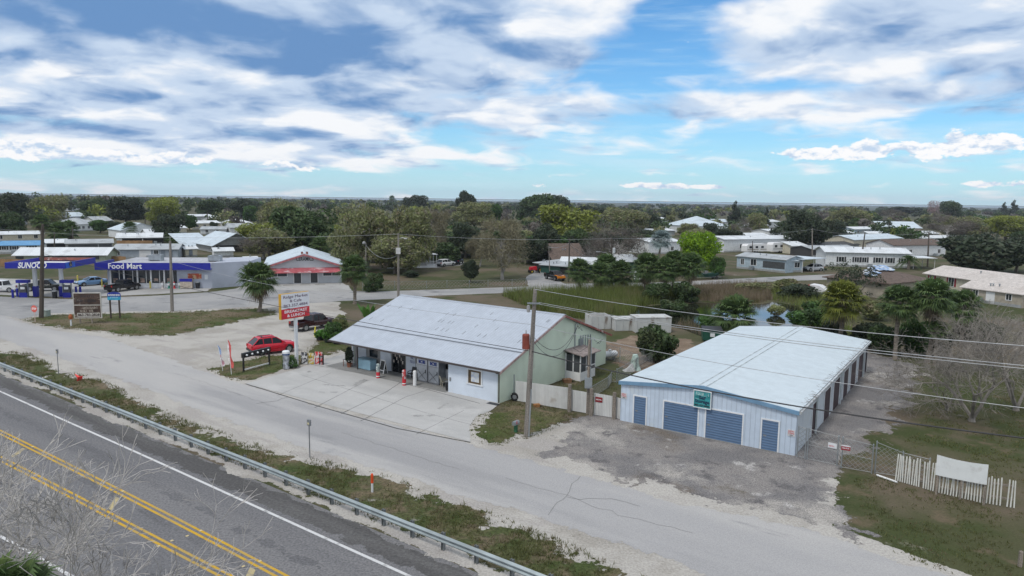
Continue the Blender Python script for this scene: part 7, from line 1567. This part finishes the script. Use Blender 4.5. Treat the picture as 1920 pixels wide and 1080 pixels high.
# palms
def fan(mb, c, d_, L, r, blades=20, blen=.95, droop=.35, m=0):
    d_ = d_.normalized(); side = d_.cross(Vector((0, 0, 1)));
    if side.length < .1: side = Vector((1, 0, 0))
    side.normalize(); up = side.cross(d_).normalized(); tip = c+d_*L; tip.z -= L*droop*.4
    mb.tube([c, c.lerp(tip, .5)+Vector((0, 0, L*.05)), tip], [.03, .02, .015], 3, m, cap=False)
    for k in range(blades):
        a = radians(-105+210*k/(blades-1)); bd = (d_*cos(a)+side*sin(a)+up*.12).normalized(); l = blen*(.75+.25*cos(a))*r.uniform(.85, 1.1)
        w = up.cross(bd).normalized()*.042; mid = tip+bd*l*.55; end = tip+bd*l; end.z -= l*droop*r.uniform(.5, 1.3)
        mb.face([tip-w*.5, tip+w*.5, mid+w, mid-w], m); mb.face([mid-w, mid+w, end], m)
PALM = {}
def palm_proto(v, kind='palm'):
    if (v, kind) in PALM: return PALM[(v, kind)]
    r = random.Random(50+v); tb, cb, db = MB(), MB(), MB()
    bx, by = r.uniform(-.35, .35), r.uniform(-.35, .35)
    zs = [k/14 for k in range(15)]; pts = [(bx*(z-z*z)*2, by*(z-z*z)*2, z*5) for z in zs]; tb.tube(pts, [.24 if z == 0 else .17+.012*((k*7) % 3)+(.05 if z > .85 else 0) for k, z in enumerate(zs)], 9)
    for k in range(66):
        e = radians(-42+126*(k/66)**.85+r.uniform(-8, 8)); a = k*2.39996+r.uniform(-.2, .2); fan(cb, Vector((0, 0, 0)), Vector((cos(a)*cos(e), sin(a)*cos(e), sin(e))), r.uniform(.68, .98), r, 20, r.uniform(.7, .95), .42)
    for k in range(22):
        e = radians(r.uniform(-88, -38)); a = k*2.39996; fan(db, Vector((0, 0, -.15)), Vector((cos(a)*cos(e), sin(a)*cos(e), sin(e))), r.uniform(.6, 1.1), r, 11, r.uniform(.6, .85), .7)
    PALM[(v, kind)] = (mesh_of(tb, 'trunk', palmbark), mesh_of(cb, 'crown', LEAF[kind]), mesh_of(db, 'dead_fronds', LEAF['dead'])); return PALM[(v, kind)]
def palm(px, base, top, xl, xr, label, kind='palm', dead=True, group='cabbage palms'):
    TN[0] += 1; p = g(px, base); h = topz(px, base, top); w = (xr-xl)/F*p.y*1.02; s = w/2.35; th = max(.8, h-1.2*s)
    r = thing('palm_tree', label, 'palm tree', p, (TN[0]*83) % 360, group); tm, cm, dm = palm_proto(TN[0] % 3, kind)
    k = max(.75, min(s*.75, 1.3)); obj_of(tm, 'trunk', r, scale=(k, k, th/5)); obj_of(cm, 'crown', r, (0, 0, th), (s, s, s*.95))
    if dead: obj_of(dm, 'dead_fronds', r, (0, 0, th), (s*.75, s*.75, s*.72))
    return r
for a in ((486, 585, 489, 456, 519, 'round palm standing on the grass island in front of the ceramics shop'), (665, 570, 476, 640, 692, 'palm with straight trunk at the roadside right of the ceramics shop'),
 (1086, 545, 483, 1064, 1108, 'small single palm by the road left of the palm cluster'), (1124, 546, 490, 1104, 1148, 'first low palm of the cluster, right of the small single palm'), (1163, 545, 486, 1140, 1188, 'second broad low palm of the cluster'), (1136, 536, 474, 1114, 1158, 'palm behind the first two low cluster palms'),
 (1212, 556, 472, 1190, 1242, 'tall palm before the white work truck'), (1246, 560, 480, 1226, 1272, 'palm right of the tall one before the white truck'), (1262, 556, 468, 1240, 1286, 'palm in the middle of the right palm group'), (1292, 560, 472, 1270, 1318, 'rightmost palm of the right group under the lime green tree'),
 (1376, 626, 552, 1340, 1414, 'low palm on the pond bank behind the storage roof'), (1678, 674, 532, 1648, 1712, 'tall palm left of the twin trunks at the gravel lane end'), (1738, 680, 519, 1704, 1774, 'tallest palm with thick bare trunk at the gravel lane end'), (1800, 650, 541, 1772, 1832, 'shaggy green palm right of the tallest one')): palm(*a)
palm(1573, 648, 524, 1538, 1610, 'yellow-green palm with dead brown skirt behind the storage roof', 'ypalm')
palm(1237, 520, 430, 1205, 1240, 'silvery blue fan palm left of the white mobile home', 'silver', False)
palm(1752, 684, 600, 1740, 1775, 'short grey palm stub with few fronds among bare branches', 'palm')
for a in ((80, 462, 401, 68, 96, 'slender tall palm at the far left above the white carport home'), (112, 462, 414, 92, 128, 'green palm left of the palm pair by the long grey roof'), (130, 460, 412, 112, 146, 'palm right of the green one by the long grey roof'), (245, 446, 414, 232, 256, 'palm right of the dark brown-green tree'), (318, 452, 424, 302, 338, 'palm before the raised gable house'), (334, 456, 435, 320, 352, 'low shaggy palm by the raised gable house'), (602, 492, 442, 586, 622, 'hanging leafed palm between glossy oak and olive trees'), (1603, 432, 408, 1592, 1614, 'palm behind the long white roof building'), (1717, 448, 433, 1706, 1728, 'round palm in front of the white roofs right of the barn'), (735, 385, 366, 730, 740, 'thin lone palm on the skyline')): palm(*a, group='palms of the mobile home park')
# feather palm
def feather_palm(label, px, base, top, xl, xr):
    p = g(px, base); h = topz(px, base, top); R_ = (xr-xl)/2/F*p.y; r = thing('palm_tree', label, 'palm tree', p); q = random.Random(4); tb, cb = MB(), MB(); th = h*.45
    tb.tube([(0, 0, 0), (0, 0, th)], [.35, .28], 8); tb.build('trunk', palmbark, r)
    for k in range(34):
        a = k*2.4; e = radians(q.uniform(-10, 75)); d_ = Vector((cos(a)*cos(e), sin(a)*cos(e), sin(e))); pts = []
        for i in range(8): t = i/7; z = th+d_.z*R_*1.2*t-R_*.75*t*t; pts.append(Vector((d_.x*R_*1.05*t, d_.y*R_*1.05*t, z)))
        cb.tube(pts, .02, 3, cap=False); sd = Vector((-sin(a), cos(a), 0))
        for i in range(22):
            t = .15+.85*i/22; j = min(6, int(t*7)); b = pts[j].lerp(pts[j+1], t*7-j)
            for s in (-1, 1): e2 = b+sd*s*.55*(1-.5*t)+d_*.2-Vector((0, 0, .28)); cb.face([b, b+d_*.10, e2])
    cb.build('crown', LEAF['palm'], r)
feather_palm('feathery date palm at the right end of the shuttered white mobile home', 1703, 505, 468, 1680, 1724)
# banana plant and pots
p = g(692, 604); r = thing('banana_plant', 'tall bright green banana plant between kiosk and side street', 'plant', p); q = random.Random(8); mb = MB()
for k in range(16):
    a = k*2.4; L = q.uniform(1.6, 3.0); e = radians(q.uniform(35, 82)); base_ = Vector((q.uniform(-.5, .5), q.uniform(-.5, .5), .0)); pts = [base_+Vector((cos(a)*cos(e)*L*t, sin(a)*cos(e)*L*t, L*sin(e)*t*1.2-.9*t*t*cos(e)*L*.5+.0)) for t in (0, .3, .55, .8, 1.0)]; sd = Vector((-sin(a), cos(a), 0))
    for i in range(4): w0, w1 = (.03, .22, .30, .22, .02)[i], (.03, .22, .30, .22, .02)[i+1]; mb.face([pts[i]-sd*w0, pts[i]+sd*w0, pts[i+1]+sd*w1, pts[i+1]-sd*w1])
mb.build('leaves', LEAF['banana'], r); mb = MB()
for k in range(4): mb.tube([(k*.2-.3, .1*k, 0), (k*.18-.3, .1*k, 1.1)], [.09, .06], 6)
mb.build('stem', mat('banana_stem', (.12, .15, .05), .8), r)
for k, (px, py, s) in enumerate(((600, 638, .45), (616, 642, .5), (632, 645, .5), (642, 640, .42))):
    p = g(px, py); r = thing('plant_pot', ['leftmost black tub of leafy plants before the kiosk', 'second black tub of leafy plants before the kiosk', 'third black tub of leafy plants near the cafe roof tip', 'small black tub of plants under the cafe roof tip'][k], 'plant pot', p); mb = MB(); mb.lathe([(.001, 0), (s*.75, 0), (s, s*1.1), (s*.9, s*1.1), (s*.85, s*.95), (.001, s*.95)], 14); mb.build('pot', black, r)
    cb = MB(); leaves(cb, [((0, 0, s*1.5), (s*1.2, s*1.2, s*.9))], 260, .28, random.Random(k)); cb.build('plant', LEAF['banana' if k < 2 else 'green'], r)
r = thing('potted_plant', 'tall potted plant at the left end of the porch', 'potted plant', at(-17.75, .75, .036)); mb = MB(); mb.lathe([(.001, 0), (.18, 0), (.25, .4), (.001, .38)], 12); mb.build('pot', rust, r); cb = MB(); leaves(cb, [((0, 0, 1.1), (.35, .35, .75))], 300, .2, random.Random(5)); cb.build('plant', LEAF['dark'], r)
p = g(590, 631); mb = MB(); mb.tube([(0, 0, 0), (.05, 0, .6), (.1, 0, 1.15)], [.09, .10, .06], 7); tag(mb.build('wet_floor_stand', mat('yellow_plastic', (.60, .52, .05), .5), loc=p), 'narrow yellow plastic stand at the edge of the green planting', 'stand')

# leafless trees close to the camera
twigd = mat('grey_twig', (.22, .20, .178), .95, var=.35, sc=1.0)
def bare(label, base, h, r0, seed, depth, L0, lean, spread=.75, up=.08, kids=(2, 4), shrink=.77, leaf=0, m=None, minr=.008, name='bare_tree', trunks=3):
    m = m or twigd; q = random.Random(seed); r = thing(name, label, 'tree', base); tb, cb = MB(), MB(); tips = []
    for k in range(trunks):
        a = k*2*pi/trunks+q.uniform(-.4, .4); d_ = Vector((cos(a)*.55+lean[0], sin(a)*.55+lean[1], 1.0)); limb(cb, Vector((cos(a)*.08, sin(a)*.08, h*.0+.3)), d_, L0, r0*.72, depth, q, spread, up, kids, shrink, 5, 3, tips, minr)
    tb.tube([(0, 0, -.05), (0, 0, .2), (0, 0, .5)], [r0*1.5, r0*1.15, r0*.95], 8); tb.build('trunk', m, r); cb.build('branches', m, r)
    if leaf:
        lb = MB()
        for p_, d_ in q.choices(tips, k=leaf): leaves(lb, [((p_.x, p_.y, p_.z), (.2, .2, .2))], 1, .08, q)
        lb.build('buds', LEAF['grass'], r)
    return r
bare('big spreading leafless tree with pale branches at the right edge', g(1822, 790), 5, .18, 21, 6, 2.8, (-.05, .0), .85, .03, (2, 4), .74)
bare('leafless thicket tree beside the picket fence at the right', g(1775, 770)+Vector((0, 0, 0)), 4, .09, 5, 6, 1.6, (-.3, -.2), .9, -.02, (2, 4), .76)
bare('leafless tree reaching in from the right edge above the banner', g(1905, 770), 5, .17, 9, 6, 2.7, (-.1, .1), .85, .05, (2, 4), .74)
bare('low leafless brush behind the spreading leafless tree', g(1850, 700), 4, .10, 14, 6, 2.0, (0, 0), .9, .03, (2, 4), .76)
bare('pale leafless tree in the lower left foreground before the highway', Vector((-13.6, 17.6, 0)), 8, .15, 31, 7, 2.15, (.12, .14), .62, .01, (2, 3), .77, trunks=5, minr=.009, m=twigm)
bare('finer leafless tree at the left edge in the foreground', Vector((-16.9, 20.5, 0)), 8, .14, 44, 7, 2.3, (.08, .06), .62, .02, (2, 3), .77, trunks=5, minr=.009, m=twigm)
bare('low leafless twigs at the bottom edge right of the palm fronds', Vector((-10.4, 15.6, 0)), 6, .10, 77, 6, 1.9, (.02, .10), .62, .03, (2, 4), .75, minr=.006, m=twigm)
for k, (x, y, z) in enumerate(((-12.2, 15.9, 5.6), (-10.5, 15.3, 4.9))):
    r = thing('palm_tree', ['green palm crown at the bottom left under the leafless twigs', 'second green palm crown at the bottom left, lower and further right'][k], 'palm tree', (x, y, 0), 40*k, 'foreground palms'); tm, cm, dm = palm_proto(k); obj_of(tm, 'trunk', r, scale=(1, 1, z/5)); obj_of(cm, 'crown', r, (0, 0, z), (1, 1, 1)); obj_of(dm, 'dead_fronds', r, (0, 0, z), (.85, .85, .95))
# open leafed tree in front of the tarped roof
p = g(1600, 560); r = thing('tree', 'open branched tree with dark leaves in front of the tarped roof', 'tree', p, 0, 'trees of the mobile home park'); q = random.Random(6); tb, cb = MB(), MB(); tips = []
for k in range(4): a = k*1.6; limb(tb, Vector((0, 0, 0)), Vector((cos(a)*.8, sin(a)*.8, .9)), 2.0, .12, 4, q, .8, .02, (2, 3), .8, 5, 3, tips)
for p_, d_ in tips: leaves(cb, [((p_.x, p_.y, p_.z), (.5, .5, .3))], 9, .24, q)
tb.build('trunk', bark, r); cb.build('crown', LEAF['dark'], r)

# pond, reeds and grass
m_water = mat('pond_water', (.018, .020, .012), .06, var=.2, sc=.2, spec=.6)
pond = gp([(1168, 606), (1180, 590), (1196, 575), (1260, 570), (1330, 568), (1420, 571), (1450, 566), (1500, 574), (1512, 590), (1480, 622), (1420, 640), (1330, 634), (1262, 612)])
sheet('pond', pond, .012, m_water, step=2, amp=.3)
def blades(name, polys, n, h0, h1, w, m, lean=.35, holes=(), clump=1, spread=.1, kind='stuff', z=.0, thin=None):
    mb = MB(); q = random.Random(len(name)*13+n)
    for poly in polys:
        xs = [p.x for p in poly]; ys = [p.y for p in poly]; k = int(n*abs(area2(poly))/2); c = 0
        while c < k:
            p = Vector((q.uniform(min(xs), max(xs)), q.uniform(min(ys), max(ys)), 0)); 
            if not inside(p, poly): 
                if q.random() < .0001: c += 1
                continue
            c += 1
            if any(inside(p, h_) for h_ in holes): continue
            if thin and thin(p, q): continue
            for j in range(clump):
                b = p+Vector((q.gauss(0, spread), q.gauss(0, spread), 0)); a = q.uniform(0, 6.28); h = q.uniform(h0, h1); t = Vector((cos(a), sin(a), 0))*w; e = b+Vector((q.gauss(0, lean)*h, q.gauss(0, lean)*h, h)); mb.face([(b.x-t.x, b.y-t.y, z), (b.x+t.x, b.y+t.y, z), (e.x, e.y, e.z+z)])
    o = mb.build(name, m); o['kind'] = kind; return o
reedA = gp([(940, 554), (1010, 551), (1085, 549), (1190, 543), (1262, 546), (1290, 560), (1230, 570), (1196, 577), (1184, 592), (1168, 606), (1150, 604), (1060, 596), (1000, 580)])
reedB = gp([(1290, 545), (1330, 540), (1400, 537), (1442, 541), (1446, 562), (1420, 569), (1340, 567), (1300, 562)])
blades('cattail_reeds', [reedA], 30, .5, 2.1, .05, LEAF['reed'], .16); blades('brown_reeds', [reedB], 30, .7, 1.9, .035, LEAF['reedb'], .16)
blades('bank_reeds', [gp([(1440, 541), (1560, 548), (1600, 575), (1560, 600), (1512, 592), (1500, 574), (1450, 563)]), gp([(1490, 612), (1520, 592), (1560, 602), (1640, 640), (1600, 660), (1500, 640)])], 12, .4, 1.5, .05, LEAF['reed'], .25)
blades('pond_edge_reeds', [gp([(1262, 612), (1330, 634), (1420, 641), (1440, 632), (1400, 622), (1330, 618), (1280, 606)])], 16, .4, 1.2, .03, LEAF['reedb'], .25)
from mathutils import noise as mnoise
def patchy(p, q): return mnoise.noise(Vector((p.x*.35, p.y*.35, 3)))+.5*mnoise.noise(Vector((p.x*1.1, p.y*1.1, 8))) < q.uniform(-.35, .25)
gr_right = gp([(1600, 900), (1640, 893), (1680, 905), (1760, 925), (1900, 958), (1960, 975), (2000, 1120), (1830, 1090), (1740, 1062), (1660, 1030), (1620, 970)])
gr_back = gp([(1700, 820), (1760, 740), (1960, 700), (2100, 900), (1920, 930), (1760, 900), (1690, 880)])
blades('grass_tufts', [verge], 34, .07, .26, .022, LEAF['grass'], .5, clump=4, spread=.07, thin=patchy)
blades('lawn_tufts', [gr_right, isl4], 22, .05, .15, .022, LEAF['grass'], .5, clump=4, spread=.08, thin=patchy)
blades('island_tufts', [isl, isl2, isl3, gr_back], 10, .06, .18, .03, LEAF['grass'], .5, clump=4, spread=.1, thin=patchy)
yard = gp([(960, 715), (1130, 690), (1165, 720), (1160, 780), (1070, 765), (968, 748)]); blades('yard_tufts', [yard], 10, .05, .2, .03, LEAF['grass'], .5, clump=3, spread=.1, thin=patchy)
# distant woods
BELT = {'dark': 'dull dark green tree crowded into the belt behind the lawns', 'oak': 'deep green broad tree crowded into the belt behind the lawns', 'olive': 'brownish olive tree crowded into the belt behind the lawns', 'yellow': 'yellow-green tree crowded into the belt behind the lawns', 'grey': 'leafless grey tree crowded into the belt behind the lawns', 'green': 'fresh green tree crowded into the belt behind the lawns'}
mb = MB(); q = random.Random(99); D = 178.0; rows = []
while D < 2300: rows.append(D); D *= 1.13
for D in rows:
    n = int(1.5*D/(9.5 if D < 500 else 12)*.8)
    for k in range(n):
        a = q.uniform(-.68, .68); d_ = D*q.uniform(.93, 1.07); x, y = tan(a)*d_, d_
        px = 960+F*tan(a); 
        left = max(0, min(1, (1000-px)/900)); hmax = 8.0+5.5*left if D > 420 else 6.5+3*left
        base_y = 361+.0128*px+H*F/d_
        # open lots between the rows of homes stay free of trees
        if D < (175 if 480 < px < 1215 else 235): continue
        if D < 430 and not 480 < px < 1215 and q.random() < .45: continue
        h = hmax*q.uniform(.55, 1.12)*(1.0 if D < 900 else .8); w = q.uniform(4.0, 8.0)*(1 if D < 600 else 1.35); nc = int(max(34, 190*(300/d_)**.7)); sz = .0024*d_+.25; mi = q.choices((0, 1, 2, 3, 4, 5), (30, 30, 16, 8, 10, 6))[0]
        if d_ < 262:
            kd = ('dark', 'oak', 'olive', 'yellow', 'grey', 'green')[mi]; r_ = thing('tree', BELT[kd], 'tree', (x, y), k*77 % 360, kd+' trees of the belt behind the lawns'.replace('grey', 'bare')); tm, cm = proto(kd, k % 2); s_ = (w*1.25/5.2, w*1.25/5.2, h/8.7)
            s_ = (w*.24, w*.24, h/8.9); obj_of(tm, 'trunk', r_, scale=s_); obj_of(cm, 'crown', r_, scale=s_); continue
        lobes = [((x+q.uniform(-w*.4, w*.4), y+q.uniform(-w*.4, w*.4), h*q.uniform(.55, .8)), (w*.5, w*.5, h*.3)) for _ in range(4)]
        leaves(mb, lobes, nc, sz, q, .5, m=mi)
o = mb.build('distant_woods', [LEAF['dark'], LEAF['oak'], LEAF['olive'], LEAF['yellow'], LEAF['grey'], LEAF['green']]); o['kind'] = 'stuff'

# thin air towards the marsh
mb = MB(); mb.box(-4200, 4200, -150, 4550, -1, 60)
hm = bpy.data.materials.new('haze'); hm.use_nodes = True; ht = NT(hm.node_tree); ht.n.clear()
pv = ht.new('ShaderNodeVolumePrincipled'); pv.inputs['Color'].default_value = (.80, .88, 1.0, 1); pv.inputs['Density'].default_value = .00010; pv.inputs['Anisotropy'].default_value = .2
ho = ht.new('ShaderNodeOutputMaterial'); ht.l.new(pv.outputs[0], ho.inputs['Volume'])
hz_o = mb.build('haze', hm); hz_o['kind'] = 'stuff'
